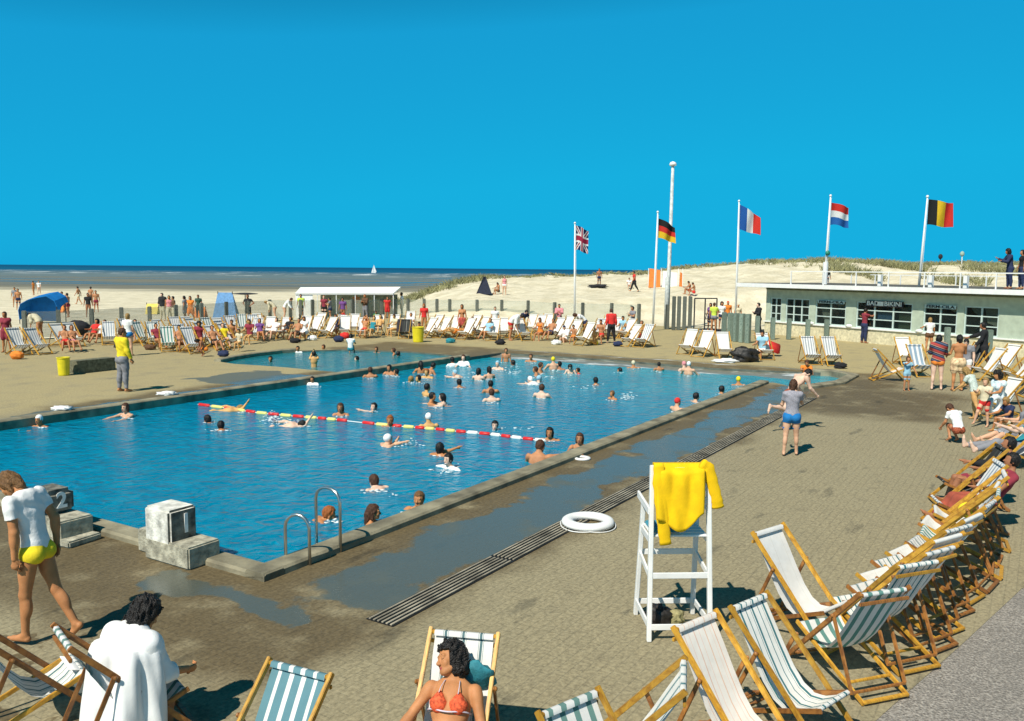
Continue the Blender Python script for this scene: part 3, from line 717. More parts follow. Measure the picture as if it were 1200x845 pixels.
o = meshobj('stone_slab', bm, CONC); o.location = G(86, 634); o.rotation_euler.z = PANG+.1; tag(o, 'low square stone slab lying beside the number 2 starting block', 'slab')

# ladder
t = thing('pool_ladder', 'chrome pool ladder with two tall hooped handrails at the near corner', 'ladder', G(340, 658))
def hoop(a_in, b_out, top):
    """hoop from the deck to over the water"""
    pts = []
    A = a_in-t.location; B = b_out-t.location
    pts.append(Vector((A.x, A.y, 0)));
    for k in range(9):
        an = math.pi*k/8; m = (A+B)/2; e = (B-A)/2
        pts.append(Vector((m.x-e.x*math.cos(an), m.y-e.y*math.cos(an), top+math.sin(an)*.17)))
    pts.append(Vector((B.x, B.y, -1.1)))
    bm = ZERO(); tube(bm, pts, .021, 12); return bm
a1, b1 = G(363, 662), G(335, 659)
a2, b2_ = G(399, 647), G(371, 640, 0)
meshobj('handrail', hoop(a1, b1, .46), STEEL, t, True); meshobj('handrail', hoop(a2, b2_, .66), STEEL, t, True)
for z in (-.3, -.6):
    bm = ZERO(); bar(bm, (*(b1-t.location).to_2d(), z), (*(b2_-t.location).to_2d(), z), .08, .03); meshobj('rung', bm, STEEL, t)

# lane rope
t = thing('lane_rope', 'floating lane rope of red, yellow and white floats across the pool', 'lane rope', G(430, 493, WZ))
kn = [G(x, y, WZ+.02)-t.location for x, y in [(232, 474), (270, 479), (300, 483.5), (335, 487), (372, 490), (400, 492.5), (440, 497), (480, 500.5), (510, 503), (540, 506), (575, 509), (605, 513), (640, 517)]]
def sample(pts, s):
    n = len(pts)-1; f = s*n; i = min(int(f), n-1); return pts[i].lerp(pts[i+1], f-i)
bm = ZERO(); tube(bm, kn, .012, 6); meshobj('rope', bm, WHITE, t)
fm = [mat('float_red', (.62, .02, .02), .4, .1), mat('float_yellow', (.75, .68, .2), .4, .1), mat('float_white', (.8, .8, .75), .4, .1)]
nf = 30
for i in range(nf):
    if i in (13,): continue
    s0, s1 = (i+.06)/nf, (i+.94)/nf
    bm = ZERO(); a = sample(kn, s0); c = sample(kn, s1); d = c-a
    tube(bm, [a, a+d*.08, a+d*.92, c], .06, 10, rads=[.02, .048, .048, .02])
    meshobj('float', bm, fm[0] if i % 2 == 0 else (fm[1] if i < 22 else fm[2]), t, True)

# drain channel with long slats
t = thing('drain_grate', 'long black drain channel covered by pale slats beside the pool', 'drain grate', PW(-.45, -2.2), math.degrees(PANG))
bm = ZERO(); box(bm, (9.6, 0, .004), (19.2, .37, .006)); meshobj('trough', bm, mat('drain_black', (.012, .012, .012), .6, .3), t)
grate_m = mat('grate_slat', (.30, .265, .20), .8, .55, 3, .4)
for k in range(6):
    for sgm in range(8):
        x0 = sgm*2.4; 
        bm = ZERO(); box(bm, (x0+1.18, -.145+.058*k, .013+.003*random.random()), (2.34, .026, .014), bev=.003)
        meshobj('slat', bm, grate_m, t)

# life ring
t = thing('life_ring', 'white life ring lying flat on the paving near the drain', 'life ring', G(689, 616)+Vector((0, 0, .06)))
bm = ZERO(); tube(bm, [(math.cos(a*math.pi/16)*.30, math.sin(a*math.pi/16)*.30, 0) for a in range(32)], .085, 16, closed=True)
for v in bm.verts: v.co.z *= .7
meshobj('ring', bm, WHITE, t, True)
bm = ZERO()
pts = []
for a in range(64):
    th = a*2*math.pi/64; r = .395+.02*abs(math.sin(2*th)); pts.append((math.cos(th)*r, math.sin(th)*r, -.03-.015*abs(math.sin(2*th))))
tube(bm, pts, .008, 6, closed=True); meshobj('grab_rope', bm, WHITE, t, True)

# lifeguard chair (faces away from the camera, towards the pool)
LB = Vector((1.345, 8.13, 0))
Lp = G(758, 751); Rp = Vector((Lp.x+.62, Lp.y, 0)); 
t = thing('lifeguard_chair', 'tall white wooden lifeguard chair facing the pool', 'lifeguard chair', (Lp.x+.31, Lp.y+.33, 0), 3)
def lg(x, y, z): return Vector((x, y, z))
for s in (-1, 1):
    bm = ZERO(); bar(bm, lg(s*.31, -.33, 0), lg(s*.285, -.16, 1.76), .055, .045, (1, 0, 0), .006); meshobj('back_post', bm, WHITE, t)
    bm = ZERO(); bar(bm, lg(s*.31, .35, 0), lg(s*.285, .20, 1.30), .055, .045, (1, 0, 0), .006); meshobj('front_post', bm, WHITE, t)
    bm = ZERO(); bar(bm, lg(s*.31, -.20, 1.30), lg(s*.31, .36, 1.33), .075, .025, (1, 0, 0), .005); meshobj('armrest', bm, WHITE, t)
    bm = ZERO(); bar(bm, lg(s*.315, -.31, .16), lg(s*.315, .32, .16), .06, .02, (1, 0, 0)); meshobj('side_rail', bm, WHITE, t)
    bm = ZERO(); bar(bm, lg(s*.30, -.25, .64), lg(s*.30, .27, .72), .055, .02, (1, 0, 0)); meshobj('side_rail', bm, WHITE, t)
    bm = ZERO(); bar(bm, lg(s*.295, -.22, 1.0), lg(s*.295, .24, 1.0), .06, .02, (1, 0, 0)); meshobj('side_rail', bm, WHITE, t)
for (y, z) in ((-.335, .15), (.345, .15), (-.275, .66), (.285, .72)):
    bm = ZERO(); bar(bm, lg(-.30, y, z), lg(.30, y, z), .02, .06, (0, 0, 1), .004); meshobj('crossbar', bm, WHITE, t)
bm = ZERO()
for k in range(5): box(bm, (0, -.17+.095*k, 1.045), (.56, .075, .02), bev=.004)
meshobj('seat', bm, WHITE, t)
bm = ZERO(); box(bm, (-.12, .03, 1.075), (.30, .34, .035), bev=.012); meshobj('cushion', bm, mat('teal_cloth', (.05, .25, .33), .9, .2), t)
bm = ZERO()
for z, y in ((1.70, -.17), (1.55, -.185), (1.40, -.20)): box(bm, (0, y, z), (.56, .02, .09), bev=.004)
meshobj('backrest', bm, WHITE, t)
# yellow jacket draped over the back
def jacket():
    bm = ZERO()
    def sheet(cols, rows, fn, th=.012):
        vs = [[bm.verts.new(fn(i/cols, j/rows)) for i in range(cols+1)] for j in range(rows+1)]
        for j in range(rows):
            for i in range(cols): bm.faces.new((vs[j][i], vs[j][i+1], vs[j+1][i+1], vs[j+1][i]))
    def body(s, q):      # q 0 front of backrest top, to the hem behind
        L0 = .18; tot = .18+.70; d = q*tot
        hem = .16*math.sin(s*3.1)**2-.17*max(0, s-.62)*2+.05*s
        fold = .022*abs(math.sin(s*8+q*1.2))**1.5+.008*math.sin(s*19-q*6)
        if d < L0: y = -.10; z = 1.60+d; y += -.0
        else: y = -.215-.07*q-fold*min(1, (d-L0)*5); z = 1.79-(d-L0)*(.78+hem)
        if L0 < d < L0+.06: y = -.17
        return ((-.27+.50*s)*(1-.06*q), y, z)
    sheet(26, 26, body)
    o = meshobj('jacket', bm, mat('yellow_jersey', (.82, .50, .0), .9, .10, 9, .35, dist=.005, bscale=30), None, True)
    m = o.modifiers.new('s', 'SOLIDIFY'); m.thickness = .010
    return o
J = jacket(); J.location = t.location; J.rotation_euler = t.rotation_euler
tag(J, 'bright yellow jacket draped over the back of the lifeguard chair', 'jacket')
for nm, pts, r in (('sleeve', [(-.235, -.20, 1.79), (-.225, -.25, 1.60), (-.20, -.30, 1.35), (-.175, -.32, 1.12), (-.155, -.32, .98)], [.05, .07, .068, .062, .058]),
                   ('sleeve', [(.20, -.18, 1.79), (.27, -.16, 1.74), (.32, -.16, 1.58), (.365, -.18, 1.42), (.38, -.17, 1.34)], [.05, .062, .06, .058, .062])):
    bm = ZERO(); P2 = []; RR = []
    V3 = [Vector(p) for p in pts]
    for k in range(17):
        s = k/16*(len(V3)-1); i = min(int(s), len(V3)-2); P2.append(V3[i].lerp(V3[i+1], s-i)); RR.append((r[i]+(r[i+1]-r[i])*(s-i))*(1+.07*math.sin(k*2.1)))
    tube(bm, P2, .06, 16, rads=RR)
    for v in bm.verts: v.co.y = (v.co.y+.24)*.42-.24
    meshobj(nm, bm, MATS['yellow_jersey'], J, True)
# bag under the chair
def lump(bm, c, r, seed=0, amp=.15, seg=16, fr=5):
    q = bmesh.ops.create_icosphere(bm, subdivisions=3, radius=1)
    for v in q['verts']:
        p = v.co; k = 1+amp*(math.sin(p.x*fr+seed)*math.sin(p.y*fr*1.3+seed*2)+.6*math.sin(p.z*fr*1.7+seed*3+p.x*3))
        v.co = Vector((c[0]+p.x*k*r[0], c[1]+p.y*k*r[1], max(c[2]-r[2]*.98, c[2]+p.z*k*r[2])))
bm = ZERO(); lump(bm, (0, 0, .13), (.13, .1, .13), 1, .25)
o = meshobj('bag', bm, mat('black_bag', (.025, .022, .02), .5, .5, 20, .5), None, True); o.location = t.location+Vector((-.15, -.02, 0)); tag(o, 'crumpled black bag standing under the lifeguard chair', 'bag')
bm = ZERO(); lump(bm, (0, 0, .09), (.09, .07, .09), 4, .3)
o = meshobj('bag', bm, mat('khaki_bag', (.30, .27, .13), .8, .5, 20, .5), None, True); o.location = t.location+Vector((.03, .0, 0)); tag(o, 'small khaki pouch beside the black bag under the lifeguard chair', 'bag')

# bins
def bin_(pos, label, r=.26, h=.75):
    t = thing('litter_bin', label, 'bin', pos, 0, 'yellow litter bins')
    bm = ZERO(); lathe(bm, [(0, .01), (r*.82, .01), (r*.86, .05), (r, h), (r-.02, h), (r*.8, .06), (0, .06)]); meshobj('drum', bm, YEL, t, False)
    bm = ZERO(); tube(bm, [(math.cos(a*math.pi/12)*r, math.sin(a*math.pi/12)*r, h) for a in range(24)], .02, 8, closed=True); meshobj('rim', bm, YEL, t, True)
bin_(G(75, 440), 'round yellow litter bin at the end of the low concrete wall', .2, .6)
bin_(G(490, 401), 'round yellow litter bin among the far deckchairs', .3, .75)
bm = ZERO(); a, c = G(86, 438), G(131, 433)
bar(bm, a+Vector((0, 0, .22)), c+Vector((0, 0, .22)), .45, .45, (0, 0, 1), .01)
o = meshobj('low_wall', bm, mat('dark_concrete', (.14, .135, .085), .9, .5, 10, .8)); tag(o, 'low dark concrete wall beside the yellow litter bin', 'low wall')
# white stones / towels on the copings
for i, (px, py, sx, lb) in enumerate([(73, 485, .5, 'white towel heap on the left coping beside the woman in the white cap'), (196, 467, .55, 'white towel on the left coping beyond the dark-haired bather')]):
    bm = ZERO(); lump(bm, (0, 0, .05), (sx*.5, .16, .06), i, .3, fr=7); o = meshobj('towel', bm, mat('white_cloth', (.8, .8, .78), .9, .06, 9, .5), None, True); o.location = G(px, py)+Vector((0, 0, .09)); tag(o, lb, 'towel')
o = None
bm = ZERO(); tube(bm, [(math.cos(a*math.pi/12)*.13, math.sin(a*math.pi/12)*.13, .03) for a in range(24)], .045, 10, closed=True)
for v in bm.verts: v.co.z *= .6
o = meshobj('rubber_ring', bm, WHITE, None, True); o.location = G(682, 538); tag(o, 'small white rubber ring lying on the paving by the coping', 'rubber ring')

# ================================================================ TENTS, PARASOLS
blue = mat('blue_canvas', (.0, .14, .42), .75, .15, 4, .3); lblue = mat('light_blue_canvas', (.14, .30, .55), .8, .2, 9, .3)
t = thing('beach_tent', 'blue beach shelter with a curved roof behind the left fence', 'tent', G(50, 379), 0)
k = t.location.y/1000
bm = ZERO()
prof = [(-1.15, .35), (-1.2, .95), (-1.05, 1.35), (-.6, 1.6), (0, 1.75), (.6, 1.85), (1.1, 1.55), (1.25, 1.2)]
vs = []
for x, z in prof: vs.append((bm.verts.new((x, -.55, z-.1)), bm.verts.new((x+.15, .6, z+.15))))
for i in range(len(vs)-1): bm.faces.new((vs[i][0], vs[i+1][0], vs[i+1][1], vs[i][1]))
meshobj('roof', bm, blue, t).modifiers.new('s', 'SOLIDIFY').thickness = .03
bm = ZERO(); v = [bm.verts.new(p) for p in [(-1.1, .5, .15), (.6, .55, .1), (.9, .55, 1.0), (1.2, .6, 1.3), (.6, .6, 1.9), (0, .6, 1.8), (-.6, .6, 1.65), (-1.05, .55, 1.4)]]
bm.faces.new(v); meshobj('back_cloth', bm, blue, t).modifiers.new('s', 'SOLIDIFY').thickness = .03
bm = ZERO()
for x in (-1.15, 1.2): bar(bm, (x, -.5, 0), (x, -.5, 1.2 if x > 0 else .9), .04, .04); bar(bm, (x, .55, 0), (x, .55, 1.3), .04, .04)
meshobj('pole', bm, DARK, t)
def trapez(px0, px1, tx0, tx1, pyb, pyt, m, label, name='windbreak', cat='windbreak'):
    c = G((px0+px1)/2, pyb); kk = c.y/1000; cx = (px0+px1)/2; h = (pyb-pyt)*kk
    t = thing(name, label, cat, c); bm = ZERO()
    v = [bm.verts.new(p) for p in [((px0-cx)*kk, -.15, 0), ((px1-cx)*kk, -.15, 0), ((tx1-cx)*kk, .2, h), ((tx0-cx)*kk, .2, h), ((px0-cx)*kk, .7, 0), ((px1-cx)*kk, .7, 0)]]
    bm.faces.new((v[0], v[1], v[2], v[3])); bm.faces.new((v[5], v[4], v[3], v[2])); bm.faces.new((v[1], v[5], v[2])); bm.faces.new((v[4], v[0], v[3]))
    meshobj('cloth', bm, m, t)
    bm = ZERO()
    for x in (tx0, tx1): bar(bm, ((x-cx)*kk, .2, 0), ((x-cx)*kk, .2, h+.08), .04, .04)
    meshobj('pole', bm, DARK, t); return t
trapez(249, 279, 255, 272, 376, 343, lblue, 'pale blue wedge-shaped beach tent beside the dark parasol', 'beach_tent', 'tent')
trapez(171, 185, 171, 185, 368, 356, mat('yellow_cloth', (.7, .55, .12), .8), 'yellow windbreak on the sand behind the posts')
trapez(228, 240, 228, 240, 372, 360, mat('orange_cloth', (.75, .22, .04), .8), 'orange windbreak beside the group of standing people')
trapez(68, 75, 68, 75, 366, 351, MATS['orange_cloth'], 'orange windbreak right of the blue beach shelter')
def tri_tent(px, py, wpx, hpx, m, label):
    c = hit(px, py); kk = c.y/1000; t = thing('beach_tent', label, 'tent', c); bm = ZERO(); w = wpx*kk/2; h = hpx*kk
    v = [bm.verts.new(p) for p in [(-w, -w*.6, -.1), (w, -w*.6, .05), (w*.9, w, .15), (-w*.8, w, 0), (-w*.05, 0, h), (w*.25, .1, h*.96)]]
    for f in ((0, 1, 5, 4), (1, 2, 5), (2, 3, 4, 5), (3, 0, 4)): bm.faces.new([v[i] for i in f])
    meshobj('cloth', bm, m, t); bm = ZERO(); bar(bm, (0, 0, 0), (0, 0, h*1.15), .05, .05); meshobj('pole', bm, DARK, t)
tri_tent(567, 345, 19, 21, mat('navy_cloth', (.012, .016, .035), .8, .3, 5, .4), 'dark navy pointed beach tent on the dune slope')
# orange and white windbreak on the dune
c = hit(787, 336); t = thing('windbreak', 'orange and white windbreak standing on the dune behind the lamp pole', 'windbreak', c); kk = c.y/1000
for nm, x0, x1, m, h in (('orange_cloth', -27, -13, 'orange_cloth', 21), ('white_cloth', -11, 7, 'white_cloth', 18), ('orange_side', 9, 13, 'orange_cloth', 17)):
    bm = ZERO(); v = [bm.verts.new(p) for p in [(x0*kk, 0, -.1), (x1*kk, .1, -.1), (x1*kk, .3, h*kk*.9), (x0*kk+.1, .2, h*kk)]]; bm.faces.new(v)
    meshobj('cloth', bm, MATS[m], t).modifiers.new('s', 'SOLIDIFY').thickness = .04
bm = ZERO()
for x in (-27, -12, 8, 13): bar(bm, (x*kk, .15, 0), (x*kk, .2, 21*kk), .05, .05)
meshobj('pole', bm, WHITE, t)
# long white marquee
c0 = G(352, 372); k0 = c0.y/1000
t = thing('marquee', 'long low white awning with canvas sides behind the fence posts', 'marquee', c0)
Lm = 108*k0*1.02; bm = ZERO(); hz = 31*k0
v = [bm.verts.new(p) for p in [(-.2, -.6, hz-.15), (Lm, -.6, hz-.1), (Lm+.4, .6, hz+.35), (-.1, .6, hz+.25), (Lm, 2, hz), (-.1, 2, hz)]]
bm.faces.new((v[0], v[1], v[2], v[3])); bm.faces.new((v[3], v[2], v[4], v[5])); meshobj('roof', bm, MATS['white_cloth'], t).modifiers.new('s', 'SOLIDIFY').thickness = .12
bm = ZERO(); v = [bm.verts.new(p) for p in [(-.2, -.5, 0), (1.05, -.5, 0), (1.05, -.5, hz-.15), (-.2, -.5, hz-.15)]]; bm.faces.new(v)
meshobj('side_cloth', bm, MATS['white_cloth'], t).modifiers.new('s', 'SOLIDIFY').thickness = .04
bm = ZERO(); v = [bm.verts.new(p) for p in [(1.1, 1.8, 0), (Lm, 1.8, 0), (Lm, 1.8, hz-.25), (1.1, 1.8, hz-.25)]]; bm.faces.new(v)
meshobj('back_cloth', bm, mat('grey_green_cloth', (.26, .30, .23), .9, .3, 3), t).modifiers.new('s', 'SOLIDIFY').thickness = .04
bm = ZERO()
for i in range(6): bar(bm, (Lm*i/5, -.5, 0), (Lm*i/5, -.5, hz-.1), .05, .05)
meshobj('pole', bm, WHITE, t)
# dark flat parasol
c = G(288, 374); kk = c.y/1000
t = thing('parasol', 'flat dark parasol seen edge-on above a dark figure', 'parasol', c)
bm = ZERO(); lathe(bm, [(0, 31*kk), (.35, 30.8*kk), (.85, 30*kk), (.87, 29.4*kk), (.3, 28.6*kk), (0, 28.4*kk)], seg=16); meshobj('canopy', bm, DARK, t)
bm = ZERO(); bar(bm, (0, 0, 0), (0, 0, 29*kk), .05, .05); meshobj('pole', bm, DARK, t)
# two folded dark prams / covered loungers
def pram(px, py, label, w=.9, h=.85):
    c = G(px, py); t = thing('pram', label, 'pram', c, 20)
    bm = ZERO(); lump(bm, (0, 0, h*.62), (w*.5, .33, h*.42), 3, .08); meshobj('hood', bm, DARK, t, True)
    for s in (-1, 1):
        for y in (-.25, .25):
            bm = ZERO(); tube(bm, [(s*w*.33+math.cos(a*math.pi/8)*.13, y, .15+math.sin(a*math.pi/8)*.13) for a in range(16)], .02, 6, closed=True); meshobj('wheel', bm, DARK, t)
    bm = ZERO(); bar(bm, (w*.4, -.25, .3), (w*.8, -.25, h), .03, .03); bar(bm, (w*.4, .25, .3), (w*.8, .25, h), .03, .03); bar(bm, (w*.8, -.25, h), (w*.8, .25, h), .03, .03); meshobj('handle', bm, STEEL, t)
pram(92, 398, 'black covered pram behind the white deckchairs at the left', 1.05, .95)
bm = ZERO(); v = [bm.verts.new(p) for p in [(-.42, -.15, .3), (.42, -.15, .3), (.38, .2, .95), (-.38, .2, .95)]]; bm.faces.new(v)
o = meshobj('blanket', bm, mat('black_blanket', (.03, .025, .035), .9, .5, 20)); o.modifiers.new('s', 'SOLIDIFY').thickness = .05; o.location = G(474, 395)
tag(o, 'dark blanket hung over a deckchair left of the far yellow bin', 'blanket')
pc, yc = G(474, 397)+Vector((0, .12, 0)), 178; deckchair(pc, yc, 'dark', 'deckchair hidden under a dark blanket left of the far yellow bin', 'deckchairs on the far bank', 1.0, WY)
# small sail boat
Yb = 700; c = PY(438, 316, Yb); t = thing('sailing_boat', 'tiny white sailing boat on the sea horizon', 'boat', (c.x, Yb, -1.0))
bm = ZERO(); box(bm, (0, 0, .5), (4, 1.5, 1), bev=.3); meshobj('hull', bm, WHITE, t)
bm = ZERO(); v = [bm.verts.new(p) for p in [(-.3, 0, 1.2), (2.2, 0, 1.2), (0, 0, 7)]]; bm.faces.new(v); v = [bm.verts.new(p) for p in [(-.5, 0, 1.2), (-1.9, 0, 1.2), (-.2, 0, 6)]]; bm.faces.new(v)
meshobj('sail', bm, WHITE, t).modifiers.new('s', 'SOLIDIFY').thickness = .1

# ================================================================ PAVILION
PL = Vector((15.2, 50.2)); PDIR = Vector((.504, -.864)).normalized(); PN = Vector((-PDIR.y*-1, PDIR.x*-1))   # PN points back, away from the pool
PN = Vector((-PDIR.y, PDIR.x))
if PN.y < 0: PN = -PN
PROT = math.atan2(PDIR.y, PDIR.x)
def wall_s(px, off=0.0):
    d = ray(px, 350); k = d.x/d.y; O = PL-PN*off
    return (k*O.y-O.x)/(PDIR.x-k*PDIR.y)
def wall_z(px, py, off=0.0):
    s = wall_s(px, off); O = PL-PN*off+PDIR*s; d = ray(px, py); return CAMH+d.z*(O.y/d.y)
pav = thing('pavilion', 'low flat-roofed bathing pavilion with a white roof terrace and glazed front', 'building', (PL.x, PL.y, 0))
pav.rotation_euler.z = PROT        # local x runs along the front towards the camera's right, local y points back
cream = mat('cream_green_render', (.40, .46, .36), .85, .14, 3, .3); beige = mat('beige_plinth', (.60, .54, .36), .9, .25, 8, .4)
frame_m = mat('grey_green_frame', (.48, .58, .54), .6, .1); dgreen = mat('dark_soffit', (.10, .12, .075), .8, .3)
S1 = wall_s(1290); ZT = 2.62
wins = []
for x0, x1, yt, yb, nc, nr in [(903, 916, 348, 378, 2, 3), (921, 949, 348.5, 380, 3, 3), (956, 992, 349, 382, 2, 3), (1004, 1070, 350, 385, 3, 3), (1083, 1123, 352, 388, 2, 3), (1131, 1172, 353, 391, 2, 3)]:
    wins.append((wall_s(x0), wall_s(x1), nc, nr))
ZS, ZH = .78, 2.16
def pbox(bm, x0, x1, y0, y1, z0, z1, bev=0): box(bm, ((x0+x1)/2, (y0+y1)/2, (z0+z1)/2), (x1-x0, y1-y0, z1-z0), bev=bev)
DEP = 6.0
SL = wall_s(898)
bm = ZERO(); pbox(bm, SL, S1, 0, .25, ZH, ZT)      # lintel
cur = SL
for (a, c, nc, nr) in wins:
    pbox(bm, cur, a, 0, .25, ZS, ZH); cur = c
pbox(bm, cur, S1, 0, .25, ZS, ZH)
meshobj('front_wall', bm, cream, pav)
bm = ZERO(); pbox(bm, SL, S1, -.06, .25, 0, ZS-.06); meshobj('plinth', bm, beige, pav)
bm = ZERO(); pbox(bm, SL-.05, S1, -.14, .2, ZS-.06, ZS); meshobj('sill', bm, WHITE, pav)
bm = ZERO(); pbox(bm, SL, SL+.25, .25, DEP, 0, ZT); meshobj('side_wall', bm, cream, pav)
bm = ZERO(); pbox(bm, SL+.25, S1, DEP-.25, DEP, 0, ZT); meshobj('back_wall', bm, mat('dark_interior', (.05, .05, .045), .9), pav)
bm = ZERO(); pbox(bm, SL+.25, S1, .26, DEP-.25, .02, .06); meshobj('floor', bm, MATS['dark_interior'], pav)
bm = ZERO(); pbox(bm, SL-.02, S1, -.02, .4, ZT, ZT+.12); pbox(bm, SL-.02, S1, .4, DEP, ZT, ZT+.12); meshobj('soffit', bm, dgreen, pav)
RS0 = wall_s(862, .7)
bm = ZERO(); pbox(bm, RS0, S1, -.7, DEP+.5, ZT+.12, ZT+.35, .01); meshobj('roof', bm, WHITE, pav)
bm = ZERO(); pbox(bm, RS0+.1, S1, -.55, DEP+.4, ZT+.352, ZT+.36); meshobj('terrace_floor', bm, mat('asphalt_roof', (.10, .095, .08), .9, .3, 4), pav)
# railing
ZR = ZT+.35
bm = ZERO(); bar(bm, (wall_s(925, .6), -.6, ZR+.72), (S1, -.6, ZR+.72), .04, .05, (0, 0, 1)); meshobj('handrail', bm, WHITE, pav)
bm = ZERO(); bar(bm, (wall_s(925, .6), DEP+.3, ZR+.55), (S1, DEP+.3, ZR+.55), .04, .04, (0, 0, 1)); meshobj('handrail', bm, WHITE, pav)
for px in (926, 964, 1002, 1040, 1082, 1124, 1166, 1200):
    s = wall_s(px, .6); bm = ZERO(); bar(bm, (s, -.6, ZR), (s, -.6, ZR+.72), .05, .05); meshobj('baluster', bm, WHITE, pav)
for i in range(9):
    s = RS0+1+i*1.7; bm = ZERO(); bar(bm, (s, DEP+.3, ZR), (s, DEP+.3, ZR+.55), .05, .05); meshobj('baluster', bm, WHITE, pav)
for px in (1029, 1088.5, 1129.5):
    s = wall_s(px, .2); bm = ZERO(); pbox(bm, s-.09, s+.09, -.2, -.02, ZR, ZR+.6); meshobj('pillar', bm, WHITE, pav)
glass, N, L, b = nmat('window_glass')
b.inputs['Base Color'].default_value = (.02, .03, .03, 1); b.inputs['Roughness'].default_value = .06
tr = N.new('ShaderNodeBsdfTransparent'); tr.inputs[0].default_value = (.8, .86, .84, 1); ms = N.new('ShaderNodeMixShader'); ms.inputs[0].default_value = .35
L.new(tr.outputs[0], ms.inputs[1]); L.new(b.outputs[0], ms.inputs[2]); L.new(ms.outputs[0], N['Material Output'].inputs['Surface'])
for wi, (a, c, nc, nr) in enumerate(wins):
    bm = ZERO(); fw = .07
    pbox(bm, a, a+fw, .04, .14, ZS, ZH); pbox(bm, c-fw, c, .04, .14, ZS, ZH); pbox(bm, a+fw, c-fw, .04, .14, ZS, ZS+fw); pbox(bm, a+fw, c-fw, .04, .14, ZH-fw, ZH)
    for k in range(1, nc): x = a+(c-a)*k/nc; pbox(bm, x-.04, x+.04, .05, .13, ZS+fw, ZH-fw)
    for k in range(1, nr):
        z = ZS+(ZH-ZS)*k/nr
        for q in range(nc):
            xa = a+(c-a)*q/nc+(fw if q == 0 else .04); xb = a+(c-a)*(q+1)/nc-(fw if q == nc-1 else .04)
            pbox(bm, xa, xb, .06, .12, z-.025, z+.025)
    w = meshobj('window', bm, frame_m, pav)
    bm = ZERO(); pbox(bm, a+fw, c-fw, .085, .095, ZS+fw, ZH-fw); meshobj('pane', bm, glass, w)
    if wi in (1, 2, 4, 5):      # curtains and papers hanging behind the glass
        bm = ZERO(); ww = c-a
        for (f0, f1, z0, z1) in {1: [(.72, .98, 1.5, 2.05)], 2: [(.1, .5, .95, 1.85), (.62, .95, 1.5, 1.9)], 4: [(.3, .5, 1.75, 2.0), (.6, .9, 1.8, 2.0)], 5: [(.12, .42, 1.7, 2.08), (.52, .95, 1.25, 2.08)]}[wi]:
            v = [bm.verts.new(p) for p in [(a+ww*f0, .22, z1), (a+ww*f1, .22, z1), (a+ww*(f1-.03), .22, z0), (a+ww*(f0+.1), .22, z0+.15)]]; bm.faces.new(v)
        meshobj('curtain', bm, mat('cream_curtain', (.62, .58, .45), .9, .15, 12), w)
    if wi == 3:
        bm = ZERO(); x0 = a+(c-a)*.36; x1 = a+(c-a)*.62; pbox(bm, x0, x1, .20, .22, 1.26, 1.68); meshobj('blind', bm, lblue, w)
        bm = ZERO(); pbox(bm, a+(c-a)*.74, c-fw, .18, .2, ZS+fw, ZH-.2); meshobj('blind', bm, mat('green_blind', (.17, .22, .13), .9), w)
def sign(px0, px1, z0, z1, text, board, ink, name):
    s0, s1 = wall_s(px0, .08), wall_s(px1, .08); bm = ZERO(); pbox(bm, s0, s1, -.10, -.05, z0, z1, .005)
    sg = meshobj(name, bm, board, pav)
    me = text_mesh(text, (z1-z0)*1.02, .004, .006); me.name = 'lettering'; me.materials.append(ink)
    o = link(bpy.data.objects.new('lettering', me), sg); o.location = ((s0+s1)/2, -.105, (z0+z1)/2); o.rotation_euler = (R(90), 0, 0)
    w = max(v.co.x for v in me.vertices)-min(v.co.x for v in me.vertices); o.scale.x = (s1-s0)*.92/w
    return sg
sign(1015, 1059, 1.93, 2.23, 'BAD   BIKINI', DARK, mat('sign_white', (.75, .75, .7), .6), 'sign')
bm = ZERO(); s0, s1 = wall_s(1029, .08), wall_s(1036, .08); pbox(bm, s0, s1, -.108, -.1, 1.97, 2.19); meshobj('sign', bm, MATS['sign_white'], pav)
sign(959, 990, 1.96, 2.13, 'FERM-CILA', frame_m, DARK, 'sign'); sign(1085, 1121, 1.97, 2.15, 'FERM-CILA', frame_m, DARK, 'sign')
for px in (952, 997, 1080):
    s = wall_s(px, .1); bm = ZERO(); lump(bm, (s, -.14, ZS+.05), (.2, .08, .09), px, .1); meshobj('sill_bundle', bm, WHITE, pav, True)

# ================================================================ POLES AND FLAGS
def flag_mesh(w, h, fn, mats, nx=30, ny=20, amp=.1, ph=0, droop=.25, slump=.0):
    vs, fs, mi = [], [], []
    for j in range(ny+1):
        for i in range(nx+1):
            s, q = i/nx, j/ny
            x = w*s*(1-.06*s); y = amp*s**.6*math.sin(s*7.5+ph+q*1.3)
            z = -h*q*(1-.05*math.sin(s*5+ph)) - droop*s*s*h - slump*s*(1-q)*h + .04*h*math.sin(s*6+ph+2*q)*s
            vs.append((x, y, z))
    for j in range(ny):
        for i in range(nx):
            a = j*(nx+1)+i; fs.append((a, a+nx+1, a+nx+2, a+1)); mi.append(fn((i+.5)/nx, (j+.5)/ny))
    me = bpy.data.meshes.new('flag'); me.from_pydata(vs, [], fs)
    for m in mats: me.materials.append(m)
    me.polygons.foreach_set('material_index', mi)
    for p in me.polygons: p.use_smooth = True
    return me
def cl(n, c): return mat('flag_'+n, c, .8, .06, 5, transl=.35)
fr, fw_, fb, fk_, fy = cl('red', (.62, .03, .02)), cl('white', (.8, .8, .78)), cl('blue', (.01, .09, .35)), cl('black', (.012, .012, .012)), cl('gold', (.8, .5, .02))
fnavy = cl('navy', (.01, .02, .10)); fcrim = cl('crimson', (.35, .02, .06))
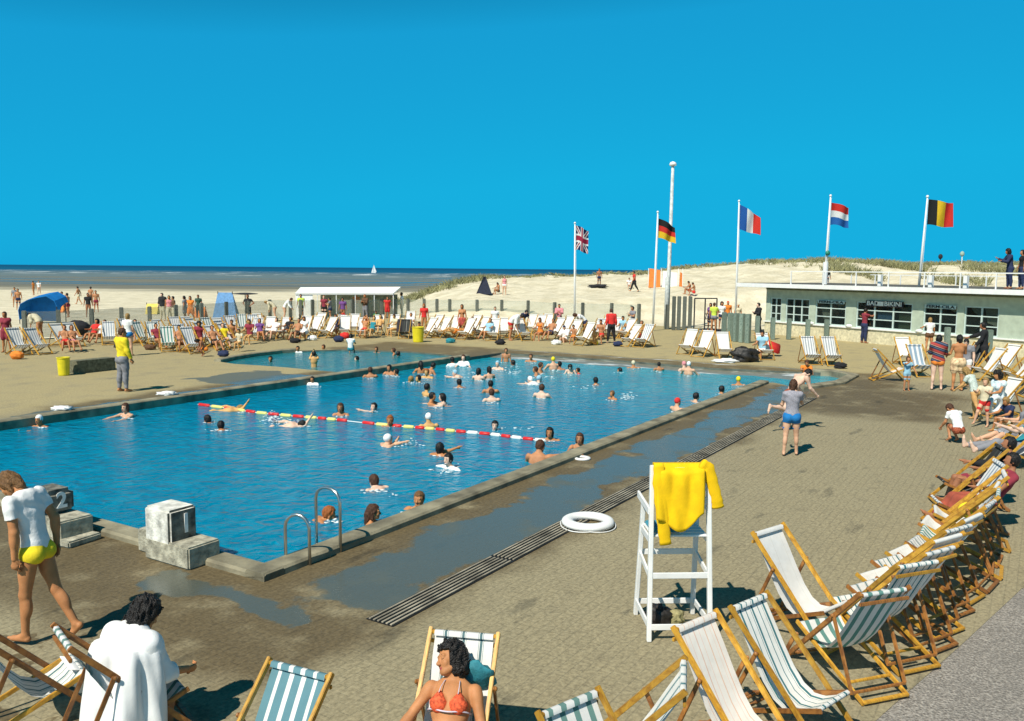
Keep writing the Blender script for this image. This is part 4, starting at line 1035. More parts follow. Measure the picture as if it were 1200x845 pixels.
def uk(s, q):
    x = (s-.5)*2; y = (.5-q)*1.0*2*.6   # x in -1..1, y in -.6...6
    if abs(x) < .13 or abs(y) < .13: return 0
    if abs(x) < .22 or abs(y) < .21: return 1
    d1 = abs(y-.6*x)/1.17; d2 = abs(y+.6*x)/1.17
    if min(d1, d2) < .045: return 0
    if min(d1, d2) < .12: return 1
    return 2
def pole(px, base, ptop, r, label, fl=None, name='flagpole', z0=0.0, lean=0, cat='flagpole', extra=None):
    t = thing(name, label, cat, base, 0, 'flagpoles' if fl else None)
    Y = base.y; zt = PY(px, ptop, Y).z - base.z
    top = Vector((lean, 0, zt)); bm = ZERO()
    tube(bm, [(0, 0, 0), top*.5, top], r, 12, rads=[r*1.25, r, r*.6]); meshobj('pole', bm, WHITE, t, True)
    bm = ZERO(); ellip(bm, top+Vector((0, 0, .03)), (.07, .07, .07)); meshobj('finial', bm, WHITE, t, True)
    bm = ZERO(); tube(bm, [Vector((.09, -.05, .8)), top*.98+Vector((.05, -.03, 0))], .008, 5); meshobj('halyard', bm, WHITE, t)
    if fl:
        w, h, fn, ms, off, kw = fl; me = flag_mesh(w, h, fn, ms, **kw)
        f = link(bpy.data.objects.new('flag', me), t); f.location = top+Vector((.06, 0, -off)); 
        f.rotation_euler.z = kw_rot.get(px, 0)
    return t
kw_rot = {671.5: R(-8), 768: R(10), 860: R(-5), 968: R(12), 1080.5: R(-6)}
def onY(px, Y, z=0):
    p = PY(px, 400, Y); return Vector((p.x, Y, z))
k = .053
pole(671.5, onY(673, 53), 262, .055, 'white flagpole flying the British flag', (15.5*k, 29*k, uk, [fcrim, fw_, fnavy], .12, dict(nx=48, ny=40, amp=.16, ph=.4, droop=.12, slump=.1)), lean=-.08)
pole(768, onY(764.5, 52), 249, .055, 'white flagpole flying the black, red and gold German flag', (22*k, 23*k, lambda s, q: int(q*3), [fk_, fr, fy], .35, dict(amp=.2, ph=1.2, droop=.22, slump=.25)), lean=.12)
pole(860, onY(861, 54), 236, .055, 'white flagpole flying the French tricolour left of the pavilion', (26*k, 30*k, lambda s, q: int(s*3), [fb, fw_, fr], .2, dict(amp=.22, ph=2, droop=.2, slump=.35)), lean=-.05)
Pz = ZR
def roofpt(px, off): s = wall_s(px, -off); q = PL+PN*off+PDIR*s; return Vector((q.x, q.y, Pz))
pb = roofpt(965.5, 1.0); t = pole(968, pb, 230, .055, 'white flagpole on the roof terrace flying the Dutch flag', (26*.048, 26*.048, lambda s, q: int(q*3), [fr, fw_, cl('ceru', (.02, .13, .42))], .35, dict(amp=.14, ph=.3, droop=.1, slump=.1)), lean=.1)
bm = ZERO(); tube(bm, [(0, 0, .0), (.01, 0, 1.25)], .14, 12); meshobj('sleeve', bm, WHITE, t)
bm = ZERO(); ellip(bm, (.05, -.12, 1.75), (.14, .1, .14)); meshobj('lamp', bm, mat('green_lamp', (.02, .2, .13), .4), t, True)
pb = roofpt(1076, .8); pole(1080.5, pb, 231, .05, 'white flagpole on the roof terrace flying the Belgian flag', (31*.042, 31*.042, lambda s, q: int(s*3), [fk_, fy, fr], .1, dict(amp=.16, ph=1.1, droop=.05, slump=.12)), lean=.16)
t = thing('lamp_post', 'tall pale lamp post with a small dome head, higher than the flagpoles', 'lamp post', onY(780.5, 54)); zt = PY(782.5, 194, 54).z
bm = ZERO(); tube(bm, [(0, 0, 0), (.01, 0, 3.2), (.06, 0, 3.3), (.12, 0, zt)], .1, 12, rads=[.17, .16, .12, .09]); meshobj('pole', bm, mat('weathered_aluminium', (.5, .52, .5), .6, .25, 6), t, True)
bm = ZERO(); lathe(bm, [(0, -.05), (.2, 0), (.23, .08), (.16, .2), (0, .26)], (.12, 0, zt)); meshobj('lamp_head', bm, WHITE, t, True)
# short signs and masts on the dune crest
for px, py, h, lb in [(1096, 313, .9, 'small dark marker post on the dune crest'), (1121, 314, 1.1, 'pale marker post with a round head on the dune crest')]:
    c = onY(px, 99); z = float(hgt(c.x, 99)); t = thing('marker_post', lb, 'post', (c.x, 99, z-.1)); bm = ZERO(); bar(bm, (0, 0, 0), (0, 0, h), .08, .08); meshobj('post', bm, WHITE if h > 1 else DARK, t); bm = ZERO(); ellip(bm, (0, 0, h+.15), (.25, .2, .3)); meshobj('head', bm, mat('sage_paint', (.3, .4, .33), .7) if h > 1 else DARK, t, True)
# ================================================================ PEOPLE
def surface_nets(F, org, h):
    S = F < 0
    nx, ny, nz = F.shape
    c = np.zeros((nx-1, ny-1, nz-1), np.int8)
    for a in (0, 1):
        for b in (0, 1):
            for d in (0, 1): c += S[a:nx-1+a, b:ny-1+b, d:nz-1+d]
    act = (c > 0) & (c < 8); I = np.argwhere(act)
    if len(I) == 0: return np.zeros((0, 3)), np.zeros((0, 4), int)
    idx = -np.ones(act.shape, np.int64); idx[act] = np.arange(len(I))
    acc = np.zeros((len(I), 3)); cnt = np.zeros(len(I))
    corners = [(0, 0, 0), (1, 0, 0), (0, 1, 0), (1, 1, 0), (0, 0, 1), (1, 0, 1), (0, 1, 1), (1, 1, 1)]
    vals = [F[I[:, 0]+a, I[:, 1]+b, I[:, 2]+d] for a, b, d in corners]
    for e0 in range(8):
        for ax in range(3):
            if corners[e0][ax] == 0:
                c1 = list(corners[e0]); c1[ax] = 1; e1 = corners.index(tuple(c1))
                v0, v1 = vals[e0], vals[e1]; m = (v0 < 0) != (v1 < 0)
                t = np.where(m, v0/np.where(m, v0-v1, 1), 0)
                for k in range(3):
                    acc[:, k] += np.where(m, corners[e0][k]+(t if k == ax else 0), 0)
                cnt += m
    V = (I+acc/cnt[:, None])*h+org
    quads = []
    for ax in range(3):
        o1, o2 = [(1, 2), (2, 0), (0, 1)][ax]
        sl0 = [slice(None)]*3; sl1 = [slice(None)]*3
        sl0[ax] = slice(0, -1); sl1[ax] = slice(1, None)
        A = S[tuple(sl0)]; B = S[tuple(sl1)]; D = np.argwhere(A != B)
        D = D[(D[:, o1] > 0) & (D[:, o2] > 0) & (D[:, o1] < F.shape[o1]-1) & (D[:, o2] < F.shape[o2]-1)]
        if len(D) == 0: continue
        ins = A[D[:, 0], D[:, 1], D[:, 2]]
        def g(d1, d2):
            q = D.copy(); q[:, o1] -= d1; q[:, o2] -= d2; return idx[q[:, 0], q[:, 1], q[:, 2]]
        q = np.stack([g(1, 1), g(0, 1), g(0, 0), g(1, 0)], 1)
        q[~ins] = q[~ins][:, ::-1]; quads.append(q)
    return V, np.concatenate(quads)

class Fig:
    """a union of blended round cones and ellipsoids, meshed as one surface"""
    def __init__(s): s.p = []
    def cone(s, n, a, b, ra, rb, k=.03, rng=None, flat=None): s.p.append(('c', n, np.array(a, float), np.array(b, float), ra, rb, k, rng, flat))
    def ell(s, n, c, r, M=None, k=.03, rng=None): s.p.append(('e', n, np.array(c, float), np.array(r, float), np.eye(3) if M is None else np.array(M), None, k, rng, None))
def bounds(p, off):
    if p[0] == 'c':
        lo = np.minimum(p[2]-p[4], p[3]-p[5]); hi = np.maximum(p[2]+p[4], p[3]+p[5])
    else:
        e = np.sqrt(((p[4]*p[3][None, :])**2).sum(1)); lo = p[2]-e; hi = p[2]+e
    m = p[6]*2+abs(off)
    return lo-m, hi+m
def pdist(p, X, off, rng):
    if p[0] == 'c':
        a, b, ra, rb = p[2:6]; ab = b-a; L2 = ab@ab; L = math.sqrt(L2); q = X-a
        t = (q@ab)/L2
        if p[8] is not None:      # flattened cross-section along a direction
            nvec, fl = p[8]; w = q@nvec; q = q+nvec*(w*(fl-1))[..., None]; t2 = np.clip((q@ab)/L2, 0, 1)
        else: t2 = np.clip(t, 0, 1)
        d = np.sqrt(((q-ab*t2[..., None])**2).sum(-1))-(ra+(rb-ra)*t2)-off
        if p[8] is not None: d = d/max(1, p[8][1])
        if rng: d = np.maximum(d, np.maximum((rng[0]-t)*L, (t-rng[1])*L))
    else:
        c, r, M = p[2], p[3]+off, p[4]; q = (X-c)@M; k0 = np.sqrt(((q/r)**2).sum(-1)); k1 = np.sqrt(((q/r**2)**2).sum(-1))+1e-9
        d = k0*(k0-1)/k1
        if rng: t = q[..., 2]/p[3][2]; d = np.maximum(d, np.maximum((rng[0]-t), (t-rng[1]))*p[3][2])
    return d
def mesh_fig(fig, h, sel=None, off=0.0, post=None, kmul=1.0):
    """sel: {name: range or None} -> only these, cut to their ranges"""
    P = [(p, (sel[p[1]] if sel else p[7])) for p in fig.p if (sel is None or p[1] in sel)]
    B = [bounds(p, off) for p, _ in P]
    lo = np.min([b[0] for b in B], 0)-2*h; hi = np.max([b[1] for b in B], 0)+2*h
    n = np.ceil((hi-lo)/h).astype(int)+1; F = np.full(n, 1.0)
    ax = [lo[i]+h*np.arange(n[i]) for i in range(3)]
    for (p, rng), (bl, bh) in zip(P, B):
        i0 = np.maximum(((bl-lo)/h).astype(int)-1, 0); i1 = np.minimum(((bh-lo)/h).astype(int)+2, n)
        X = np.stack(np.meshgrid(*[ax[i][i0[i]:i1[i]] for i in range(3)], indexing='ij'), -1)
        d = pdist(p, X, off, rng); sl = tuple(slice(i0[i], i1[i]) for i in range(3)); f = F[sl]; k = p[6]*kmul
        hh = np.clip(.5+.5*(f-d)/k, 0, 1); F[sl] = f*(1-hh)+d*hh-k*hh*(1-hh)
    if post is not None:
        X = np.stack(np.meshgrid(*ax, indexing='ij'), -1); F = post(F, X)
    return surface_nets(F, lo, h)
def mk_mesh(name, V, Q, m):
    me = bpy.data.meshes.new(name); me.vertices.add(len(V)); me.vertices.foreach_set('co', V.astype(np.float32).ravel())
    me.loops.add(len(Q)*4); me.loops.foreach_set('vertex_index', Q.astype(np.int32).ravel())
    me.polygons.add(len(Q)); me.polygons.foreach_set('loop_start', np.arange(0, len(Q)*4, 4, dtype=np.int32)); 
    me.update(calc_edges=True); me.polygons.foreach_set('use_smooth', np.ones(len(Q), bool)); me.materials.append(m); return me
def rx(a): c, s = math.cos(R(a)), math.sin(R(a)); return np.array([[1, 0, 0], [0, c, -s], [0, s, c]])
def ry(a): c, s = math.cos(R(a)), math.sin(R(a)); return np.array([[c, 0, s], [0, 1, 0], [-s, 0, c]])
def rz(a): c, s = math.cos(R(a)), math.sin(R(a)); return np.array([[c, -s, 0], [s, c, 0], [0, 0, 1]])

def hand(fig, w, M, s, sc, curl, k, fine):
    """w wrist, M columns: x across the palm (thumb side = -s), y palm normal (palm faces -y... forward), -z along the hand"""
    d = -M[:, 2]; xa = M[:, 0]; n = M[:, 1]
    pc = w+d*.045*sc
    fig.cone('hand', w, w+d*.075*sc, .021*sc, .034*sc, k, flat=(n, 1.9))
    lens = [.068, .078, .074, .058]
    for i in range(4):
        o = w+d*.082*sc+xa*((i-1.5)*.0185*sc)*s
        l = lens[i]*sc; c1 = curl+6*i; 
        d1 = d*math.cos(R(c1))+n*math.sin(R(c1)); d2 = d*math.cos(R(c1*2.2))+n*math.sin(R(c1*2.2))
        spread = xa*s*(i-1.5)*.10; d1 = d1+spread; d1 /= np.linalg.norm(d1)
        m1 = o+d1*l*.52; fig.cone('hand', o-d*.015*sc, m1, .0092*sc, .0085*sc, k*.35); fig.cone('hand', m1, m1+d2*l*.5, .0085*sc, .0068*sc, k*.3)
    tb = w+d*.025*sc-xa*s*.022*sc; td = d*.72-xa*s*.62+n*.3; td /= np.linalg.norm(td); t2 = d*.9-xa*s*.25+n*.35; t2 /= np.linalg.norm(t2)
    fig.cone('hand', tb, tb+td*.042*sc, .0135*sc, .0105*sc, k*.5); fig.cone('hand', tb+td*.042*sc, tb+td*.042*sc+t2*.03*sc, .0105*sc, .0085*sc, k*.35)

def build(H, pose, female=False, fine=0, child=False, head_only=False):
    """joints by forward kinematics; +Y is forward, +Z up.  returns Fig, frames"""
    g = pose.get; F = Fig(); k = .022*H/1.7
    hs = 1.18 if child else 1.0
    P0 = rx(-g('pitch', 0))@ry(g('roll', 0)); pel = np.zeros(3)
    C0 = P0@rz(g('twist', 0))@rx(-g('lean', 0))@ry(g('side', 0)); CA = P0@rz(g('twist', 0)*.5)@rx(-g('lean', 0)*.5)@ry(g('side', 0)*.5)
    up0, upA, up = P0[:, 2], CA[:, 2], C0[:, 2]
    waist = pel+up0*.055*H; mid = waist+upA*.085*H; chest = mid+up*.085*H; neck = chest+up*.095*H
    sw = (.098 if female else .112)*H; hw = (.054 if female else .050)*H
    fat = g('fat', 1.0)
    xs, ys = C0[:, 0], C0[:, 1]
    F.ell('pelvis', pel+up0*.012*H, (np.array([.098 if female else .09, .066, .075]))*H*np.array([fat, fat, 1]), P0, k)
    for s in (-1, 1): F.ell('glute', pel+P0@np.array([s*.043, -.030, -.022])*H, np.array([.052, .052, .056])*H*fat, P0, k)
    F.ell('belly', (waist+mid)/2, np.array([.074 if female else .084, .056, .10])*H*np.array([fat, fat, 1]), CA, k*1.2)
    F.ell('chest', chest+up*-.005*H-ys*.004*H, np.array([.088 if female else .10, .062, .108])*H*np.array([1+(fat-1)*.6, fat, 1]), C0, k*1.2)
    F.ell('chest', chest+up*.062*H-ys*.012*H, np.array([.098 if female else .112, .043, .042])*H, C0, k*1.4)
    if female and not child:
        for s in (-1, 1): F.ell('bust', chest+C0@np.array([s*.043, .045, .0])*H, np.array([.038, .034, .036])*H, C0, k*.7)
    elif not child:
        for s in (-1, 1): F.ell('chest', chest+C0@np.array([s*.042, .038, .02])*H, np.array([.045, .024, .035])*H, C0, k)
    hy, hp, hr = g('head', (0, 0, 0)); HM = C0@rz(hy)@rx(-hp)@ry(hr)
    hb = neck+up*.018*H+ys*.006*H
    hc = hb+HM@np.array([0, .014, .076])*H*hs**.6
    fr = {'neck': neck, 'hc': hc, 'HM': HM, 'C0': C0, 'chest': chest, 'P0': P0, 'pel': pel, 'hs': hs, 'hr': H*hs, 'up': up}
    F.cone('neck', neck-up*.02*H-ys*.008*H, hb+HM@np.array([0, -.002, .03])*H, .036*H if not female else .031*H, .031*H if not female else .027*H, k)
    F.cone('neck', neck-up*.012*H+xs*.05*H-ys*.01*H, neck+up*.03*H, .022*H, .02*H, k*1.2); F.cone('neck', neck-up*.012*H-xs*.05*H-ys*.01*H, neck+up*.03*H, .022*H, .02*H, k*1.2)
    q = H*hs; hk = .010*H
    def hd(v): return hc+HM@np.array(v)*q
    F.ell('skull', hd((0, -.006, .012)), np.array([.0435, .054, .0525])*q, HM, hk)
    F.ell('face', hd((0, .014, -.018)), np.array([.036, .037, .050])*q, HM, hk)
    F.ell('face', hd((0, .030, -.052)), np.array([.019, .016, .014])*q, HM, hk*1.3)
    F.cone('nose', hd((0, .047, .002)), hd((0, .060, -.020)), .0045*q, .0080*q, hk*.5)
    for s in (-1, 1): F.ell('ear', hd((s*.044, -.004, -.012)), np.array([.005, .011, .017])*q, HM@rz(-s*20), hk*.25)
    if fine:
        F.cone('brow', hd((-.024, .043, .012)), hd((.024, .043, .012)), .006*q, .006*q, hk*.8)
        for s in (-1, 1):
            F.ell('cheek', hd((s*.022, .036, -.018)), np.array([.013, .011, .013])*q, HM, hk)
            F.ell('nose', hd((s*.0065, .055, -.023)), np.array([.0055, .006, .0048])*q, HM, hk*.3)
            F.cone('jaw', hd((s*.034, .0, -.035)), hd((s*.010, .036, -.055)), .010*q, .009*q, hk*1.2)
            F.ell('lid', hd((s*.0175, .0435, .001)), np.array([.0095, .0065, .0065])*q, HM, hk*.25)
    # legs
    for s, sd in ((1, 'r'), (-1, 'l')):
        fx, ab = g('hip_'+sd, (0, 4)); kn = g('knee_'+sd, 3); rot = g('hrot_'+sd, 0); ank = g('ank_'+sd, 0)
        hip = pel+P0@np.array([s*hw, 0, -.02*H]); M = P0@ry(-s*ab)@rx(fx)@rz(s*-rot); thd = -M[:, 2]; knee = hip+thd*.235*H
        M2 = M@rx(-kn); shd = -M2[:, 2]; ankle = knee+shd*.232*H
        th = 1.0*(fat**.7)*(1.06 if female else 1)
        F.cone('thigh_'+sd, hip, knee, .054*H*th, .0315*H, k*1.1); F.ell('thigh_'+sd+'b', hip+thd*.10*H+M[:, 1]*.010*H, np.array([.045, .047, .10])*H*th, M, k)
        F.cone('shin_'+sd, knee, ankle, .0305*H, .0195*H, k); F.ell('calf_'+sd, knee+shd*.075*H-M2[:, 1]*.013*H, np.array([.028, .029, .065])*H, M2, k)
        M3 = M2@rx(ank); heel = ankle-M3[:, 2]*.022*H-M3[:, 1]*.014*H; ball = ankle-M3[:, 2]*.028*H+M3[:, 1]*.075*H
        F.cone('foot_'+sd, heel, ball, .0185*H, .0165*H, k*.8); F.cone('foot_'+sd, ankle, ankle-M3[:, 2]*.02*H+M3[:, 1]*.04*H, .020*H, .015*H, k*.8)
        F.cone('foot_'+sd, ball, ball+M3[:, 1]*.030*H, .0165*H, .010*H, k*.5, flat=(M3[:, 2], 1.5))
        fr['knee_'+sd] = knee; fr['ankle_'+sd] = ankle
    # arms
    for s, sd in ((1, 'r'), (-1, 'l')):
        fx, ab = g('sh_'+sd, (0, 10)); el = g('el_'+sd, 15); rot = g('arot_'+sd, 0)
        sh = chest+C0@np.array([s*sw, -.008*H, .068*H+g('shrug', 0)*H]); M = C0@ry(-s*ab)@rx(fx)@rz(s*rot); d1 = -M[:, 2]; elb = sh+d1*.165*H
        M2 = M@rx(el); d2 = -M2[:, 2]; wr = elb+d2*.145*H
        ar = .92 if female else 1.05
        F.ell('delt_'+sd, sh+d1*.018*H, np.array([.031, .033, .046])*H*ar, M, k); F.cone('arm_'+sd, sh, elb, .0285*H*ar, .0225*H*ar, k)
        F.cone('fore_'+sd, elb, wr, .0235*H*ar, .0150*H*ar, k); F.ell('forem_'+sd, elb+d2*.04*H, np.array([.0245, .0245, .05])*H*ar, M2, k*.8)
        fr['wr_'+sd] = wr; fr['HMt_'+sd] = M2@rz(g('wrot_'+sd, s*60)); fr['el_'+sd] = elb; fr['shp_'+sd] = sh
        if not fine:
            MM = fr['HMt_'+sd]; dd = -MM[:, 2]; F.cone('hand', wr, wr+dd*.05*H, .013*H, .017*H, k*.4, flat=(MM[:, 1], 1.6)); F.cone('hand', wr+dd*.05*H, wr+dd*.095*H+MM[:, 1]*.012*H, .016*H, .008*H, k*.3, flat=(MM[:, 1], 1.5))
            F.cone('hand', wr+dd*.02*H-MM[:, 0]*s*.01*H, wr+dd*.055*H-MM[:, 0]*s*.03*H, .008*H, .0065*H, k*.2)
    return F, fr

SK = {}
def skin(i):
    cols = [(.62, .36, .23), (.47, .205, .085), (.44, .20, .095), (.70, .46, .34), (.33, .14, .07), (.60, .34, .13)]
    n = 'skin_%d' % i
    return mat(n, cols[i], .6, .16, 9, .25, spec=.25, dist=.003, sub=.05 if i != 9 else 0)
HC = {'black': (.012, .010, .009), 'brown': (.07, .03, .015), 'fair': (.30, .18, .06), 'ginger': (.30, .09, .02), 'lightbrown': (.16, .08, .03)}
CC = {'white': (.8, .8, .78), 'yellow': (.78, .6, .02), 'red': (.62, .03, .025), 'blue': (.01, .16, .42), 'navy': (.02, .03, .08), 'black': (.015, .015, .018), 'orange': (.75, .22, .03), 'teal': (.02, .22, .27),
      'grey': (.22, .22, .24), 'green': (.05, .22, .07), 'brown': (.12, .06, .03), 'pink': (.65, .25, .27), 'cream': (.62, .55, .38), 'skyblue': (.28, .5, .62), 'lime': (.55, .68, .08), 'maroon': (.25, .03, .05), 'purple': (.16, .06, .22), 'darkgreen': (.03, .07, .05)}
def cloth(c): return mat('cloth_'+c, CC[c], .9, .13, 12, .55, dist=.01, bscale=22)
def hairm(c): return mat('hair_'+c, HC[c], .42 if c == 'black' else .55, .5, 60, .8, dist=.012, bscale=110, spec=.3)
# garments: dict of primitives with the range they cover, and thickness
ALLB = {'belly': None, 'chest': None}
def rngset(**k): return k
GARM = {
 'shirt': (lambda: dict(belly=(-1, 9), chest=None, bust=None, arm_r=(-.5, .55), arm_l=(-.5, .55), pelvis=(-.1, 9)), .013),
 'vest': (lambda: dict(belly=(-1, 9), chest=(-9, .8), bust=None, pelvis=(.2, 9)), .012),
 'longshirt': (lambda: dict(belly=None, chest=None, bust=None, delt_r=None, delt_l=None, arm_r=None, arm_l=None, fore_r=(-.5, .93), fore_l=(-.5, .93), forem_r=None, forem_l=None, pelvis=(-.35, 9)), .02),
 'trunks': (lambda: dict(glute=None, pelvis=(-9, .62), thigh_r=(-.6, .30), thigh_l=(-.6, .30), thigh_rb=(-9, -.32), thigh_lb=(-9, -.32)), .010),
 'briefs': (lambda: dict(glute=None, pelvis=(-9, .45), thigh_r=(-.6, .10), thigh_l=(-.6, .10)), .008),
 'trousers': (lambda: dict(glute=None, pelvis=(-9, .8), thigh_r=None, thigh_l=None, thigh_rb=None, thigh_lb=None, shin_r=(-.5, .94), shin_l=(-.5, .94), calf_r=None, calf_l=None), .017),
 'swimsuit': (lambda: dict(glute=None, pelvis=(-9, 9), belly=None, chest=(-9, .35), bust=None, thigh_r=(-.6, .06), thigh_l=(-.6, .06)), .008),
 'bikini_top': (lambda: dict(bust=None, chest=(-.35, .12)), .007),
 'dress': (lambda: dict(glute=None, pelvis=None, belly=None, chest=(-9, .8), bust=None, thigh_r=(-.6, .75), thigh_l=(-.6, .75), thigh_rb=None, thigh_lb=None, delt_r=None, delt_l=None), .03),
 'towelwrap': (lambda: dict(belly=None, chest=None, bust=None, delt_r=None, delt_l=None, arm_r=None, arm_l=None, pelvis=(-.2, 9), fore_r=(-.5, .4), fore_l=(-.5, .4), neck=(-9, .6)), .04),
 'skirt': (lambda: dict(glute=None, pelvis=(-9, .7), thigh_r=(-.6, .6), thigh_l=(-.6, .6), thigh_rb=None, thigh_lb=None), .035),
 'shoes': (lambda: dict(foot_r=None, foot_l=None), .012),
}
PARTN = {'towelwrap': 'towel', 'longshirt': 'jacket', 'bikini_top': 'bikini_top'}
def hair_mesh(F, fr, style, h, seed=0):
    q = fr['hr']; HM = fr['HM']; hc = fr['hc']; f2 = Fig()
    def hd(v): return hc+HM@np.array(v)*q
    t = .007 if style != 'cap' else .003
    f2.ell('h', hd((0, -.007, .014)), np.array([.0435+t, .054+t, .0525+t])*q, HM, .01*q)
    if style in ('short', 'bob', 'long', 'curly'):
        f2.ell('h', hd((0, -.022, -.010)), np.array([.044, .040, .045])*q, HM, .01*q)
    if style == 'curly':
        f2.ell('h', hd((0, -.012, .02)), np.array([.066, .068, .066])*q, HM, .01*q); f2.ell('h', hd((0, -.03, -.03)), np.array([.064, .052, .055])*q, HM, .02*q)
    if style in ('bob', 'long'):
        for s in (-1, 1): f2.cone('h', hd((s*.040, -.010, .0)), hd((s*.040, -.012, -.055)), .017*q, .014*q, .01*q)
        f2.cone('h', hd((0, -.04, -.01)), hd((0, -.038, -.06)), .036*q, .03*q, .01*q)
    if style == 'long':
        f2.cone('h', hd((0, -.045, -.03)), hd((0, -.055, -.13)), .04*q, .028*q, .02*q)
    c = hc; n1 = HM@np.array([0, .80, -.60]); n2 = HM@np.array([0, 1, 0]); 
    fx, up, sx = HM[:, 1], HM[:, 2], HM[:, 0]
    def post(Fv, X):
        D = (X-c); y = D@fx/q; z = D@up/q; x = D@sx/q
        if style != 'cap':
            amp = .0085 if style == 'curly' else .0035
            fr_ = 95/1.0 if style == 'curly' else 120
            Fv = Fv+amp*q*(np.sin(x*fr_+seed)*np.sin(y*fr_*1.1+seed)*np.sin(z*fr_*.9)+.6*np.sin(x*210+z*60)*np.sin(y*180+seed*2)+.45*np.sin(x*330+4*np.sin(z*90))*np.sin(z*300+y*260))
        # remove the face opening: everything in front of a plane, below the hair line
        hl = .036 if style != 'cap' else .026
        face = np.maximum(.014-y+np.abs(x)*.25, z-hl)      # inside where y > .02, z < hairline
        bot = -z-(.052 if style in ('short', 'cap') else (.085 if style in ('curly', 'bob') else .2))
        Fv = np.maximum(Fv, -face*q); Fv = np.maximum(Fv, bot*q)
        return Fv
    V, Q = mesh_fig(f2, h, post=post); return V, Q
def person(pos, yaw, H, pose, label, skin_i=0, hair=('short', 'brown'), wear=(), female=False, child=False, fine=0, anchor='feet', h=None, group=None, cat=None, face=False, z_head=None, extra=None, keep=None):
    """wear: list of (garment, colour or material)"""
    if h is None: h = .007 if fine else .026*H/1.7
    F, fr = build(H, pose, female, fine, child)
    if keep: F.p = [p for p in F.p if not any(p[1].startswith(x) for x in keep)]
    V, Q = mesh_fig(F, h)
    if fine:
        for sd, s in (('r', 1), ('l', -1)):
            f2 = Fig(); hand(f2, fr['wr_'+sd], fr['HMt_'+sd], s, H/1.72, pose.get('curl_'+sd, 14), .016, True)
            f2.cone('hand', fr['el_'+sd]*.25+fr['wr_'+sd]*.75, fr['wr_'+sd], .0185*H, .0165*H, .012)
            V2, Q2 = mesh_fig(f2, .0042); Q = np.concatenate([Q, Q2+len(V)]); V = np.concatenate([V, V2])
        # finer head over the body's own
        f3 = Fig(); f3.p = [p for p in F.p if p[1] in ('skull', 'face', 'nose', 'brow', 'cheek', 'jaw', 'lid', 'ear')]
        V2, Q2 = mesh_fig(f3, .0038, off=.0015); Q = np.concatenate([Q, Q2+len(V)]); V = np.concatenate([V, V2])
    off = np.zeros(3)
    if anchor == 'feet': off[2] = -V[:, 2].min()
    elif anchor == 'pelvis': off[:] = extra if extra is not None else 0
    elif anchor == 'head': off[:] = -fr['hc']; off[2] += z_head
    V = V+off
    me = mk_mesh('person', V, Q, skin(skin_i)); o = link(bpy.data.objects.new('person', me)); o.location = pos; o.rotation_euler = (0, 0, R(yaw))
    tag(o, label, cat or ('child' if child else 'person'), group)
    if hair:
        st, colr = hair
        m = cloth(colr) if st == 'cap' else hairm(colr)
        V2, Q2 = hair_mesh(F, fr, st, h*(.6 if fine else .7), seed=sum(map(ord, label)) % 7)
        if len(Q2): link(bpy.data.objects.new('swim_cap' if st == 'cap' else 'hair', mk_mesh('hair', V2+off, Q2, m)), o)
    for gname, colr in wear:
        fn, th = GARM[gname]; sel = fn(); m = cloth(colr) if isinstance(colr, str) else colr
        V2, Q2 = mesh_fig(F, h*.9 if not fine else h*.8, sel=sel, off=max(th*H/1.7, h*.45), kmul=1.9, post=(lambda F_, X_: F_-.001+.0034*(np.sin(X_[..., 0]*38+X_[..., 2]*17)*np.sin(X_[..., 2]*24-X_[..., 0]*11+X_[..., 1]*16)+.5*np.sin(X_[..., 2]*52+X_[..., 0]*30+2*np.sin(X_[..., 1]*20)))) if fine and gname in ('shirt', 'longshirt', 'trousers', 'towelwrap') else None)
        if len(Q2):
            nm = PARTN.get(gname, gname); link(bpy.data.objects.new(nm, mk_mesh(nm, V2+off, Q2, m)), o)
    if face or fine:
        q = fr['hr']; hd = lambda v: Vector(fr['hc']+fr['HM']@np.array(v)*q+off)
        MM = Matrix(fr['HM'].tolist())
        closed = face == 'closed'
        bm = ZERO()
        for s in (-1, 1):
            if closed:
                pts = [hd((s*(.0175+.0095*u), .0495-.004*abs(u)-.0, .0-.0025*(1-u*u)-.0015)) for u in (-1, -.5, 0, .5, 1)]; tube(bm, pts, .0012*q, 6)
            else: ellip(bm, hd((s*.0175, .0465, .001)), (.0055*q, .004*q, .003*q), MM, 10)
        meshobj('eye', bm, mat('eye_dark', (.02, .012, .01), .3), o, True)
        bm = ZERO()
        for s in (-1, 1): tube(bm, [hd((s*.009, .0492, .0125)), hd((s*.018, .0485, .0165)), hd((s*.028, .0425, .013))], .0018*q, 6)
        meshobj('eyebrow', bm, hairm(hair[1] if hair and hair[0] != 'cap' else 'brown'), o, True)
        bm = ZERO(); ellip(bm, hd((0, .0485, -.0375)), (.0125*q, .005*q, .0032*q), MM, 12); ellip(bm, hd((0, .0475, -.0430)), (.0105*q, .005*q, .0034*q), MM, 12)
        meshobj('lips', bm, mat('lips', (.45, .10, .09), .4), o, True)
    return o, fr, off
